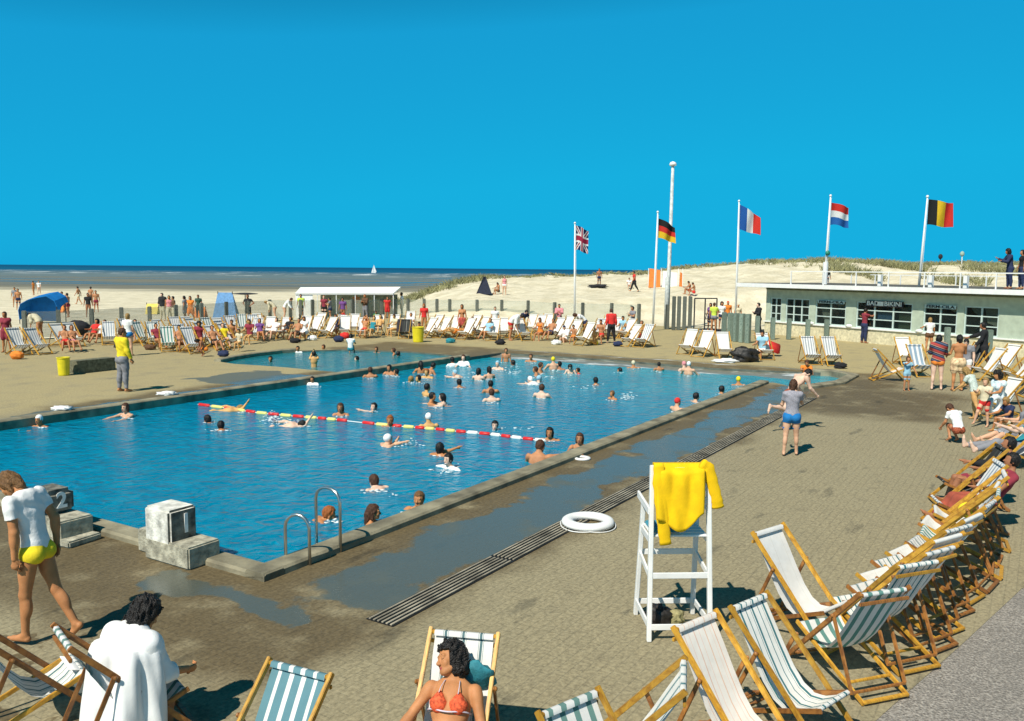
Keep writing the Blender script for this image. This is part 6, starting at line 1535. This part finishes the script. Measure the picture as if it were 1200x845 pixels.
for px, py, yw, H, ps, lb, sk, hr, we in [
    (191, 376, 160, 1.85, STAND, 'person draped in a wide black cape in the standing group behind the posts', 3, ('short', 'black'), [('towelwrap', 'black'), ('trousers', 'cream')]),
    (199, 377, 200, 1.75, WALK, 'person with red shoulders right of the black cape', 1, ('bob', 'black'), [('vest', 'pink'), ('trousers', 'cream')]),
    (204, 378, 120, 1.7, STAND, 'person in dark top and pale trousers in the middle of the standing group', 2, ('short', 'black'), [('shirt', 'brown'), ('trousers', 'cream')]),
    (217, 377, 90, 1.7, STAND, 'slim grey figure in the standing group behind the posts', 2, ('bob', 'black'), [('dress', 'grey')]),
    (224, 378, 180, 1.75, WALK, 'long-haired person in a rust red dress behind the posts', 1, ('long', 'brown'), [('dress', 'orange')]),
    (233, 373, 180, 1.65, STAND, 'dark thin figure beside the orange windbreak', 4, ('short', 'black'), [('shirt', 'darkgreen'), ('trousers', 'black')]),
    (291, 377, 170, 1.8, AKIMBO, 'dark figure with hands on hips under the flat parasol', 4, ('short', 'brown'), [('shirt', 'black'), ('trousers', 'black')]),
    (322, 376, 90, 1.75, BEND, 'pale figure bending under the white cloth between the posts, left one', 0, ('short', 'fair'), [('longshirt', 'cream')]),
    (334, 376, -90, 1.75, dict(BEND, lean=30), 'pale figure bending under the white cloth between the posts, right one', 0, ('short', 'brown'), [('longshirt', 'white')]),
    (353, 374, 180, 1.75, STAND, 'person in lime at the left end of the white awning', 2, ('short', 'black'), [('shirt', 'lime'), ('trunks', 'black')]),
    (380, 375, 180, 1.7, STAND, 'person with red hair standing under the left part of the awning', 3, ('bob', 'ginger'), [('shirt', 'maroon'), ('trunks', 'black')]),
    (387, 376, 90, 1.6, FOLD, 'grey figure beside the red-haired person under the awning', 2, ('short', 'black'), [('shirt', 'grey'), ('trunks', 'navy')]),
    (402, 378, 180, 1.65, STAND, 'dark figure under the middle of the awning', 4, ('short', 'black'), [('shirt', 'purple')]),
    (406, 380, 90, 1.3, SQUAT, 'crouching tanned person with a red top under the awning', 1, ('short', 'brown'), [('shirt', 'red')]),
    (417.5, 372, -160, 1.8, STAND, 'tall bare-backed person in grey trousers before the awning', 2, ('short', 'black'), [('trousers', 'grey')]),
    (428, 374, 150, 1.75, FOLD, 'person with an orange scarf and dark coat before the awning', 1, ('bob', 'ginger'), [('longshirt', 'brown'), ('trousers', 'grey')]),
    (454, 374, 200, 1.6, STAND, 'person in a long scarlet top between two posts', 2, ('bob', 'brown'), [('dress', 'red')]),
    (441, 380, 180, 1.3, FLOOR, 'child in green sitting in the shade behind the posts', 2, ('short', 'brown'), [('shirt', 'green')]),
    (471, 372, 90, 1.85, STAND, 'person in a white shirt standing right of the awning', 1, ('short', 'black'), [('shirt', 'white'), ('trousers', 'cream')]),
    (461, 372, 90, 1.7, FOLD, 'person in yellow standing at the right end of the awning', 5, ('short', 'black'), [('shirt', 'yellow'), ('trunks', 'cream')]),
    (497, 390, 170, 1.65, STAND, 'person with red hair in a red top behind the white deckchairs', 1, ('bob', 'ginger'), [('shirt', 'red')]),
    (541.5, 394, 160, 1.72, STAND, 'tanned woman with a red patterned towel round her waist', 1, ('bob', 'brown'), [('skirt', mat('red_print', (.45, .08, .06), .9, .6, 18))]),
    (580, 392, 180, 1.55, STAND, 'grey-haired person in white behind the deckchairs', 0, ('short', 'black'), [('shirt', 'white'), ('trousers', 'cream')]),
    (599, 399, -110, 1.75, BEND, 'tanned person in white bending over a slanting deckchair', 2, ('short', 'black'), [('towelwrap', 'white'), ('trunks', 'red')]),
    (612, 396, -150, 1.65, dict(BEND, lean=25), 'person in a navy and white patterned top leaning forward', 3, ('short', 'black'), [('shirt', 'navy'), ('trousers', 'navy')]),
    (655, 388, 170, 1.6, FOLD, 'person in a pink checked shirt standing at a post', 1, ('short', 'black'), [('longshirt', 'pink'), ('trunks', 'brown')]),
    (685, 396, 100, 1.7, BEND, 'person in a white shirt and navy shorts bending over', 1, ('bob', 'brown'), [('shirt', 'white'), ('trunks', 'navy')]),
    (741, 394, 120, 1.65, FOLD, 'person in a black and white top seated behind the last deckchairs', 2, ('short', 'black'), [('shirt', 'grey'), ('trunks', 'red')]),
    (741, 376, 100, 1.7, FLOOR, 'bare-chested person on the sand behind the fence, above the last deckchairs', 0, ('short', 'black'), [('trunks', 'cream')])]:
    P(px, py, yw, H, ps, lb, sk, hr, we, fem='woman' in lb or 'dress' in lb)
for px, py, yw, ps, lb, sk, hr, we in [
    (110, 402, 170, RECL, 'red-topped person lounging beside the man in the yellow jacket', 1, ('curly', 'black'), [('shirt', 'red')]),
    (119, 403, 170, RECL, 'person in white lounging just left of the man in the yellow jacket', 2, ('short', 'black'), [('shirt', 'white')]),
    (77, 412, -150, RECL, 'tanned person reclining behind the yellow litter bin', 2, ('short', 'brown'), [('trunks', 'red')]),
    (87, 412, -140, RECL, 'second tanned person reclining behind the low dark wall', 2, ('bob', 'brown'), [('briefs', 'pink')]),
    (212, 412, -150, RECL, 'tanned person sitting low among the left-hand striped deckchairs', 2, ('short', 'black'), [('trunks', 'brown')]),
    (234, 407, -160, SITUP, 'black-haired person in a dark top sitting upright at the left bank', 1, ('curly', 'black'), [('shirt', 'maroon')]),
    (241, 418, 120, SQUAT, 'dark-haired child crouching in orange on the edge of the left bank', 4, ('bob', 'black'), [('trunks', 'orange')]),
    (272, 404, -160, SITUP, 'person with arms raised to the head at the right end of the left bank', 1, ('short', 'brown'), [('trunks', 'brown')]),
    (281, 412, 170, SITUP, 'child sitting on the coping with pale legs stretched out', 5, ('short', 'brown'), [('shirt', 'cream')]),
    (293, 403, 175, SITUP, 'blonde person in front of a dark red deckchair', 5, ('bob', 'brown'), [('shirt', 'maroon')]),
    (305, 400, -160, RECL, 'woman with long dark hair in a dark top reclining', 1, ('long', 'black'), [('shirt', 'purple')]),
    (321, 399, 165, RECL, 'person in a white shirt reclining with legs crossed', 0, ('short', 'black'), [('shirt', 'white')]),
    (337, 397, 160, RECL, 'person in a black top reclining right of the white shirt', 1, ('short', 'black'), [('shirt', 'black')]),
    (357, 398, 178, SITUP, 'woman in a white dress sitting with one hand at her hair', 1, ('bob', 'brown'), [('dress', 'white')]),
    (394, 394, 175, SITUP, 'person in a checked dark shirt sitting between white deckchairs', 2, ('short', 'brown'), [('shirt', 'navy')]),
    (427.5, 396, 178, dict(RECL, **ARMSUP), 'person lying in a white deckchair with arms folded behind the head', 1, ('short', 'black'), [('trunks', 'red')]),
    (444, 393, 170, RECL, 'slim person reclining with a dark bag on the lap', 5, ('short', 'black'), [('trunks', 'black')]),
    (463, 394, 140, SITUP, 'person in ochre sitting left of the dark blanket', 5, ('short', 'brown'), [('shirt', 'cream')]),
    (480, 390, 170, RECL, 'dark-haired person in white behind the dark blanket', 1, ('short', 'black'), [('shirt', 'white')]),
    (492, 396, 170, FLOOR, 'tanned person peeping over the far yellow bin', 2, ('short', 'black'), [('trunks', 'brown')]),
    (533, 397, 110, LIE, 'person in an orange swimsuit lying across a deckchair', 5, ('short', 'brown'), [('swimsuit', 'orange')]),
    (633, 399, 150, SITUP, 'deeply tanned woman sitting forward with hands on her knees', 2, ('bob', 'brown'), [('swimsuit', 'orange')]),
    (662, 401, 150, FLOOR, 'person in a blue sun hat under a white towel', 0, ('cap', 'navy'), [('towelwrap', 'white')]),
    (672, 404, 160, SITUP, 'child in orange sitting before the large white deckchair', 2, ('short', 'black'), [('trunks', 'orange')]),
    (704, 402, 160, SITUP, 'tanned person sitting left of the red pullover', 2, ('short', 'brown'), [('trunks', 'red')]),
    (730, 396, 150, SITUP, 'person with black hair reclining right of the red pullover', 1, ('short', 'black'), [('shirt', 'skyblue')])]:
    s = {'RECL': .4}; seat = .1 if ps is FLOOR else (.38 if ps is not SQUAT else None)
    if ps is SQUAT: seat = None
    P(px, py, yw, 1.62 if 'child' not in lb else 1.15, ps, lb, sk, hr, we, fem='woman' in lb, ch='child' in lb, seat=seat)
for px, py, c, lb in [(20, 421, 'orange', 'orange bag in front of the leftmost deckchair'), (404, 397, 'red', 'red cushion hanging below a white deckchair'), (397, 401, 'navy', 'dark bag under a far white deckchair')]:
    bm = ZERO(); lump(bm, (0, 0, .16), (.26, .16, .17), px, .12); o = meshobj('bag' if c != 'red' else 'cushion', bm, cloth(c), None, True); o.location = G(px, py); tag(o, lb, 'bag' if c != 'red' else 'cushion')

# ---------------------------------------------------------------- bathers
SW = 'bathers in the pool'
SWP = []
def swim(px, py, depth, yaw, pose, lb, sk=0, hair=('short', 'black'), wear=(), H=1.68, fem=False, ch=False, h=None, zw=WZ, fine=0, face=False):
    """py is where the water line cuts the figure; depth = head-centre height above the water as a fraction of H"""
    p = G(px, py, zw); SWP.append((px, py))
    keep = ('thigh', 'shin', 'calf', 'foot')
    person(Vector((p.x, p.y, zw)), yaw, H, pose, lb, sk, hair, wear, female=fem, child=ch, anchor='head', z_head=(depth+(.012 if pose is BREAST or pose is CRAWL else .028))*H, group=SW, h=h, cat='bather', fine=fine, face=face, keep=None)
W1 = dict(INW)
near = dict(h=.015, face=True)
swim(46, 500, .075, 170, dict(REACH, sh_r=(60, 50), sh_l=(60, 50), el_r=60, el_l=60), 'woman in a white bathing cap resting on the coping at the left edge', 1, ('cap', 'white'), fem=True, **near)
swim(147, 489, .12, 160, dict(REACH, sh_r=(70, 60)), 'dark-haired woman leaning an arm along the left coping', 0, ('bob', 'brown'), [('swimsuit', 'black')], fem=True, **near)
swim(243, 495, .03, 60, BREAST, 'black-haired swimmer just below the left end of the lane rope', 2, h=.016)
swim(259, 503, .04, 20, BREAST, 'swimmer with black hair, lower of the two below the left end of the lane rope', 1, h=.016)
swim(281, 481, .0, -90, dict(CRAWL, head=(-50, -20, 0)), 'swimmer reaching one arm over the yellow floats of the lane rope', 5, ('short', 'fair'), h=.016)
swim(354, 499, .01, -85, CRAWL, 'swimmer doing the crawl behind a trail of white splashes', 3, ('short', 'black'), h=.016)
swim(399, 487, .10, 175, W1, 'woman with a red face and dark bob at the middle of the lane rope', 2, ('bob', 'brown'), [('swimsuit', 'navy')], fem=True, **near)
swim(438, 481, .03, 150, dict(BREAST, pitch=45), 'swimmer lying back with a pale upturned face beyond the lane rope', 3, ('short', 'black'), **near)
swim(457, 500, .07, 170, dict(REACH), 'bather with reddish hair holding the lane rope', 1, ('short', 'ginger'), [('swimsuit', 'orange')], **near)
swim(502, 500, .11, 20, W1, 'bather in a checked white bathing cap beside the lane rope', 5, ('cap', 'white'), h=.016)
swim(455, 522, .06, -60, dict(BREAST, pitch=45), 'swimmer in a white bathing cap just in front of the lane rope', 0, ('cap', 'white'), h=.015)
swim(516, 533, .06, -30, dict(BREAST, pitch=40), 'swimmer with black hair seen from behind, upper one of a close pair', 1, ('bob', 'black'), h=.014)
swim(525, 549, .08, 140, dict(SIDEARM), 'swimmer with an upturned face and white shoulders, lower one of a close pair', 3, ('short', 'black'), [('shirt', 'white')], **near)
swim(438, 571, .04, 40, dict(BREAST), 'lone swimmer with spread arms doing the breaststroke towards the rope', 3, ('short', 'brown'), h=.013)
swim(491, 598, .085, 165, dict(REACH, sh_r=(50, 55), sh_l=(60, 50), el_r=70, el_l=50), 'boy facing the camera, holding on to the coping near the ladder', 1, ('short', 'lightbrown'), fine=1)
swim(438, 614, .085, -80, dict(REACH, el_r=50, el_l=50), 'girl with long dark hair in profile at the coping near the ladder', 1, ('long', 'brown'), fem=True, fine=1)
swim(386, 608, .02, -70, dict(BREAST, pitch=70), 'swimmer with reddish hair floating behind the ladder', 1, ('short', 'ginger'), fine=1)
swim(580, 504, .04, 175, dict(SIDEARM), 'bather with both arms spread along the lane rope', 3, ('short', 'black'), **near)
swim(644, 516, .08, 165, W1, 'dark-haired bather with a yellow float behind the broad-backed man', 1, ('bob', 'black'), **near)
swim(633, 541, .15, -15, dict(sh_r=(14, 100), sh_l=(40, 20), el_r=4, el_l=30, lean=10, fat=1.15, head=(-15, 10, 0)), 'broad-backed sunburnt man with an arm stretched out on the coping', 2, ('short', 'brown'), fine=1, H=1.78)
swim(679, 526, .11, 165, dict(REACH, sh_r=(60, 40), el_r=60), 'girl with long hair facing the camera at the coping beside the broad-backed man', 2, ('long', 'brown'), fem=True, **near)
mid = [(717, 468, .10, 120, W1, 'boy splashing water to the right in the middle of the pool', 1, 'short', 'lightbrown'),
 (698, 451, .06, 0, W1, 'black-haired bather seen from behind near the middle of the far half', 1, 'short', 'black'),
 (635, 466, .15, -20, W1, 'pinkish bare-backed man standing alone chest deep', 3, 'short', 'brown'),
 (621, 450, .08, 60, BREAST, 'pale bather in a plain white bathing cap', 3, 'cap', 'white'),
 (632, 448, .05, -60, W1, 'bather in a blue and white bathing cap next to the plain white cap', 3, 'cap', 'skyblue'),
 (627, 440, .10, 90, W1, 'left one of two brown-haired men face to face', 2, 'short', 'brown'),
 (634, 437, .14, -100, W1, 'right one of two brown-haired men face to face', 2, 'short', 'brown'),
 (648, 433, .20, 10, W1, 'broad pale man in a yellow bathing cap', 0, 'cap', 'yellow'),
 (656, 433, .09, -20, W1, 'dark-haired bather behind the man in the yellow cap', 4, 'short', 'black'),
 (668, 438, .15, 170, dict(INW, lean=25), 'woman with dark curly hair bending to a child', 3, 'curly', 'black'),
 (677, 438, .07, 90, W1, 'child in a red top beside the curly-haired woman', 1, 'short', 'black'),
 (742, 431, .08, 10, dict(SIDEARM), 'bather in a cream cap with shoulders just out of the water', 1, 'cap', 'cream'),
 (726, 435, .0, 90, BREAST, 'swimmer low in the water left of the cream cap', 1, 'short', 'black'),
 (772, 434, .14, 10, W1, 'deeply tanned boy seen from behind near the far shore', 2, 'short', 'black'),
 (801, 434, .12, 30, W1, 'bather in a pink bathing cap, left one of a close pair', 3, 'cap', 'pink'),
 (807, 439, .20, -30, W1, 'bather in a white cap, right one of a close pair', 0, 'cap', 'white'),
 (794, 481, .12, -60, REACH, 'bather in a bright red bathing cap holding the right-hand coping', 0, 'cap', 'red'),
 (816, 471, .07, -70, REACH, 'dark-haired bather next to the red cap at the coping', 0, 'short', 'black'),
 (846, 461, .05, -60, REACH, 'dark-haired bather holding the far part of the right-hand coping', 1, 'short', 'black'),
 (865, 451, .08, 0, W1, 'bather in a yellow cap at the far end of the right-hand coping', 1, 'cap', 'yellow'),
 (576, 470, .12, 10, W1, 'broad tanned man, nearest of the trio in the middle of the pool', 3, 'short', 'brown'),
 (575, 460, .13, 0, W1, 'brown-backed man just behind the nearest of the trio', 2, 'short', 'black'),
 (561, 445, .15, -20, W1, 'pale-backed woman with a dark bob, left of a pair', 3, 'bob', 'black'),
 (573, 443, .15, 30, W1, 'dark-haired bather, right of the pale-backed woman', 0, 'bob', 'black'),
 (583, 433, .11, 150, W1, 'bather in a grey-white cap further back', 3, 'cap', 'skyblue'),
 (601, 428, .03, 60, W1, 'bather with a dark head low in the water at the far shore', 4, 'short', 'black'),
 (622, 424, .10, 170, W1, 'red-faced bather at the far shore', 2, 'short', 'brown'),
 (538, 454, .07, 20, W1, 'lone bather with a dark head in the middle of the far half', 1, 'short', 'black'),
 (507, 474, .11, -100, dict(REACH), 'left one of a hugging pair of bathers', 1, 'short', 'black'),
 (518, 475, .11, 80, dict(REACH), 'right one of a hugging pair of bathers', 3, 'bob', 'black'),
 (501, 464, .13, -60, W1, 'yellowish bare-backed bather behind the hugging pair', 5, 'short', 'black'),
 (500, 443, .10, 150, W1, 'orange-haired bather with arms spread near the dividing wall', 5, 'short', 'ginger'),
 (490, 448, .05, 120, W1, 'dark-haired bather below the orange-haired one', 5, 'short', 'black'),
 (482, 447, .03, -60, BREAST, 'fair-haired swimmer below the orange-haired bather', 5, 'short', 'fair'),
 (530, 429, .12, 20, W1, 'dark figure standing next to the woman in white', 4, 'short', 'black'),
 (533, 442, .08, 100, BREAST, 'swimmer in a pale green bathing cap', 3, 'cap', 'skyblue'),
 (543, 430, .19, 170, W1, 'woman in white with a dark head standing waist deep', 3, 'bob', 'brown'),
 (366, 451, .11, 170, W1, 'child in a white shirt against the dividing wall', 1, 'short', 'black'),
 (434, 442, .12, 10, W1, 'tanned bather seen from behind against the dividing wall', 2, 'short', 'brown'),
 (456, 439, .12, 150, W1, 'left one of a tanned pair at the dividing wall', 2, 'short', 'black'),
 (464, 440, .05, 100, W1, 'right one of a tanned pair at the dividing wall', 2, 'short', 'black')]
for px, py, dp, yw, ps, lb, sk, st, hc_ in mid:
    we = []
    if 'red top' in lb: we = [('shirt', 'red')]
    if 'in white' in lb or 'white shirt' in lb: we = [('shirt', 'white')]
    swim(px, py, dp, yw, ps, lb, sk, (st, hc_), we, H=1.68 if 'child' not in lb and 'boy' not in lb else 1.35, fem='woman' in lb, h=.02)
# standing or sitting in and by the shallow pool
for px, py, dp, yw, ps, lb, sk, st, c, we, zw in [
 (368, 430, .34, 20, ARMSUP, 'boy standing waist deep in the shallow pool with raised arms', 5, 'short', 'black', [], -.06),
 (317, 424, .06, 170, W1, 'child with a white float in the shallow pool', 1, 'short', 'black', [('shirt', 'white')], -.06),
 (349, 413, .10, 170, W1, 'dark-haired child with a white float at the back of the shallow pool', 1, 'short', 'black', [('shirt', 'white')], -.06),
 (379, 411, .10, 150, W1, 'fair child with a white float at the back of the shallow pool', 1, 'short', 'brown', [('shirt', 'white')], -.06),
 (418, 422, .03, 100, BREAST, 'child splashing in a white top in the shallow pool', 3, 'short', 'black', [('shirt', 'white')], -.06),
 (441, 413, .08, 160, W1, 'tanned child near the back edge of the shallow pool', 2, 'short', 'brown', [], -.06),
 (461, 416, .12, 90, W1, 'tanned bather, left one of a pair in the shallow pool', 2, 'short', 'brown', [], -.06),
 (467, 417, .04, -60, W1, 'dark bather, right one of a pair in the shallow pool', 4, 'short', 'black', [], -.06)]:
    swim(px, py, dp, yw, ps, lb, sk, (st, c), we, H=1.35, ch=True, h=.018, zw=zw)
person(G(411, 412), 0, 1.3, dict(FLOOR), 'child in a white top sitting on the back edge of the shallow pool', 1, ('bob', 'black'), [('shirt', 'white'), ('trunks', 'teal')], child=True, group=SW, anchor='pelvis', extra=(0, 0, .15))
swim(593, 424, .33, 175, STAND, 'tanned child standing in the wash at the far shore', 2, ('short', 'brown'), H=1.3, ch=True)
swim(493, 437, .17, 20, W1, 'dark-haired woman standing at the end of the dividing wall, left one', 1, ('long', 'black'), fem=True)
swim(508, 438, .15, -60, dict(INW, lean=20), 'bather leaning over at the end of the dividing wall, right one', 2, ('short', 'black'))

# splashes: broken white water round the moving swimmers
bm = ZERO(); rr = random.Random(3)
WAKES = [(a, b+1, 7, 1.0, 7) for a, b in SWP]
for px, py, sx, sy, n in WAKES+[(320, 494, 12, 2.5, 60), (340, 498, 14, 1.5, 40), (318, 488, 6, 3, 25), (473, 521, 14, 2.5, 35), (525, 552, 14, 2, 30), (735, 466, 10, 2, 50), (440, 576, 16, 2, 20), (602, 437, 9, 2, 45), (560, 437, 10, 1.5, 15), (600, 502, 22, 1, 12), (420, 424, 5, 1, 16), (286, 483, 7, 1, 10), (257, 505, 10, 1, 12), (643, 442, 8, 1, 12), (690, 455, 12, 1, 10), (386, 612, 16, 1.5, 14), (478, 600, 10, 1, 8), (460, 580, 12, 2, 6), (575, 473, 8, 1, 8), (512, 478, 9, 1, 8), (545, 443, 10, 1, 8)]:
    for k in range(n):
        p = G(px+rr.gauss(0, sx*.6), py+rr.gauss(0, sy*.6), WZ); s = rr.uniform(.006, .028)
        q = bmesh.ops.create_icosphere(bm, subdivisions=1, radius=1)
        bmesh.ops.transform(bm, matrix=Matrix.Translation((p.x, p.y, WZ+rr.random()**3*.14*(1 if n > 24 else .2))) @ Matrix.Diagonal((s*rr.uniform(.8, 2.8), s, s*.35, 1)), verts=q['verts'])
o = meshobj('water_splash', bm, mat('foam', (.75, .8, .8), .4, .1), None, True); tag(o, 'white splashes and foam thrown up by the swimmers', 'splash', kind='stuff')

# a few more people to fill the far bank, and bundles between the chairs
for px, py, yw, ps, lb, sk, hr, we in [
    (160, 402, -150, RECL, 'tanned man reclining behind the woman in the white top', 2, ('short', 'black'), [('trunks', 'navy')]),
    (186, 409, -140, RECL, 'person in a dark red top low in the left-bank deckchairs', 1, ('short', 'black'), [('shirt', 'maroon')]),
    (252, 412, -140, RECL, 'bare-chested man reclining at the middle of the left bank', 2, ('short', 'brown'), [('trunks', 'black')]),
    (263, 408, -150, RECL, 'person in a yellow top reclining near the right end of the left bank', 0, ('bob', 'brown'), [('shirt', 'yellow')]),
    (309, 396, -170, SITUP, 'person in a pale dress behind the woman with long dark hair', 0, ('bob', 'fair'), [('shirt', 'cream')]),
    (348, 400, 170, RECL, 'tanned person low in the shade left of the woman in the white dress', 2, ('short', 'black'), [('trunks', 'black')]),
    (436, 396, 165, RECL, 'tanned person reclining beside the arms-behind-head lounger', 5, ('bob', 'black'), [('swimsuit', 'teal')]),
    (549, 396, 140, RECL, 'tanned person reclining right of the lying figure in orange', 2, ('bob', 'brown'), [('swimsuit', 'red')]),
    (571, 399, 150, RECL, 'person in blue reclining in the middle of the far bank', 1, ('short', 'brown'), [('shirt', 'skyblue')]),
    (645, 399, 150, RECL, 'bare-chested man reclining right of the deeply tanned woman', 2, ('short', 'black'), [('trunks', 'navy')]),
    (697, 404, 150, FLOOR, 'tanned child sitting on the paving left of the red pullover', 5, ('short', 'fair'), [('trunks', 'yellow')]),
    (748, 402, 140, RECL, 'tanned person reclining in one of the last far deckchairs', 2, ('short', 'brown'), [('trunks', 'red')])]:
    P(px, py, yw, 1.62, ps, lb, sk, hr, we, seat=.1 if ps is FLOOR else .38)
for i, (px, py, c, lb) in enumerate([(140, 409, 'black', 'dark bundle on the paving behind the man in the yellow jacket'), (176, 410, 'brown', 'brown bag among the left-bank deckchairs'), (262, 418, 'navy', 'navy bag at the water side of the left bank'),
        (346, 402, 'black', 'black bag in front of the shaded lounger'), (366, 399, 'white', 'white towel bundle right of the woman in the white dress'), (528, 402, 'teal', 'teal bag right of the far yellow bin'), (586, 404, 'black', 'black bag in front of the far middle deckchairs'),
        (652, 404, 'white', 'white towel on the paving before the blue-hatted figure'), (724, 406, 'navy', 'navy bag right of the red pullover'), (985, 432, 'black', 'black bag right of the pair of deckchairs by the pavilion')]):
    bm = ZERO(); lump(bm, (0, 0, .12), (.24, .15, .13), i, .2); o = meshobj('bag' if 'towel' not in lb else 'towel', bm, cloth(c), None, True); o.location = G(px, py); tag(o, lb, 'towel' if 'towel' in lb else 'bag')
# ================================================================ LIGHT
world = bpy.data.worlds.new('World'); scene.world = world; world.use_nodes = True
N = world.node_tree.nodes; L = world.node_tree.links; bg = N['Background']
SKLO, SKHI = 3.4, 6.6
SUN_EL, SUN_AZ = 50, math.degrees(math.atan2(-.56, -.83))     # direction towards the sun: behind the camera, to the left
sky = N.new('ShaderNodeTexSky'); sky.sky_type = 'NISHITA'; sky.sun_disc = False; sky.sun_elevation = R(SUN_EL); sky.sun_rotation = R(SUN_AZ % 360); sky.air_density = 1.6; sky.dust_density = .2; sky.ozone_density = 4
# postcard-blue grade of the sky: compress its visible brightness gradient and shift the hue towards cyan
bw = N.new('ShaderNodeRGBToBW'); L.new(sky.outputs[0], bw.inputs[0])
mr = N.new('ShaderNodeMapRange'); mr.inputs['From Min'].default_value = SKLO; mr.inputs['From Max'].default_value = SKHI; L.new(bw.outputs[0], mr.inputs['Value'])
mx = N.new('ShaderNodeMix'); mx.data_type = 'RGBA'; mx.inputs[6].default_value = (.008/.12, .305/.12, .60/.12, 1); mx.inputs[7].default_value = (.008/.12, .40/.12, .69/.12, 1)
L.new(mr.outputs[0], mx.inputs[0])
dk = N.new('ShaderNodeMapRange'); dk.inputs['From Min'].default_value = 2.0; dk.inputs['From Max'].default_value = 3.9; dk.inputs['To Min'].default_value = .08; dk.inputs['To Max'].default_value = .95; L.new(bw.outputs[0], dk.inputs['Value'])  # zenith above the view dimmed to weaken sky fill and deepen shadows
sc_ = N.new('ShaderNodeVectorMath'); sc_.operation = 'SCALE'; L.new(mx.outputs[2], sc_.inputs[0]); L.new(dk.outputs[0], sc_.inputs['Scale']); L.new(sc_.outputs[0], bg.inputs['Color']); bg.inputs['Strength'].default_value = .12
sl = bpy.data.lights.new('sun', 'SUN'); sl.energy = 5.0; sl.angle = R(.53); sl.color = (1, .93, .80)
so = link(bpy.data.objects.new('sun', sl)); el = R(SUN_EL)
sd = Vector((-.56, -.83, 0)).normalized()*math.cos(el)+Vector((0, 0, math.sin(el)))
so.rotation_euler = sd.to_track_quat('Z', 'Y').to_euler()
vs_ = scene.view_settings; vs_.view_transform = 'Standard'; vs_.look = 'None'; vs_.exposure = 0.18; vs_.gamma = 1; vs_.use_curve_mapping = False
scene.render.engine = 'CYCLES'; scene.cycles.max_bounces = 6; scene.cycles.transparent_max_bounces = 24; scene.cycles.use_denoising = True
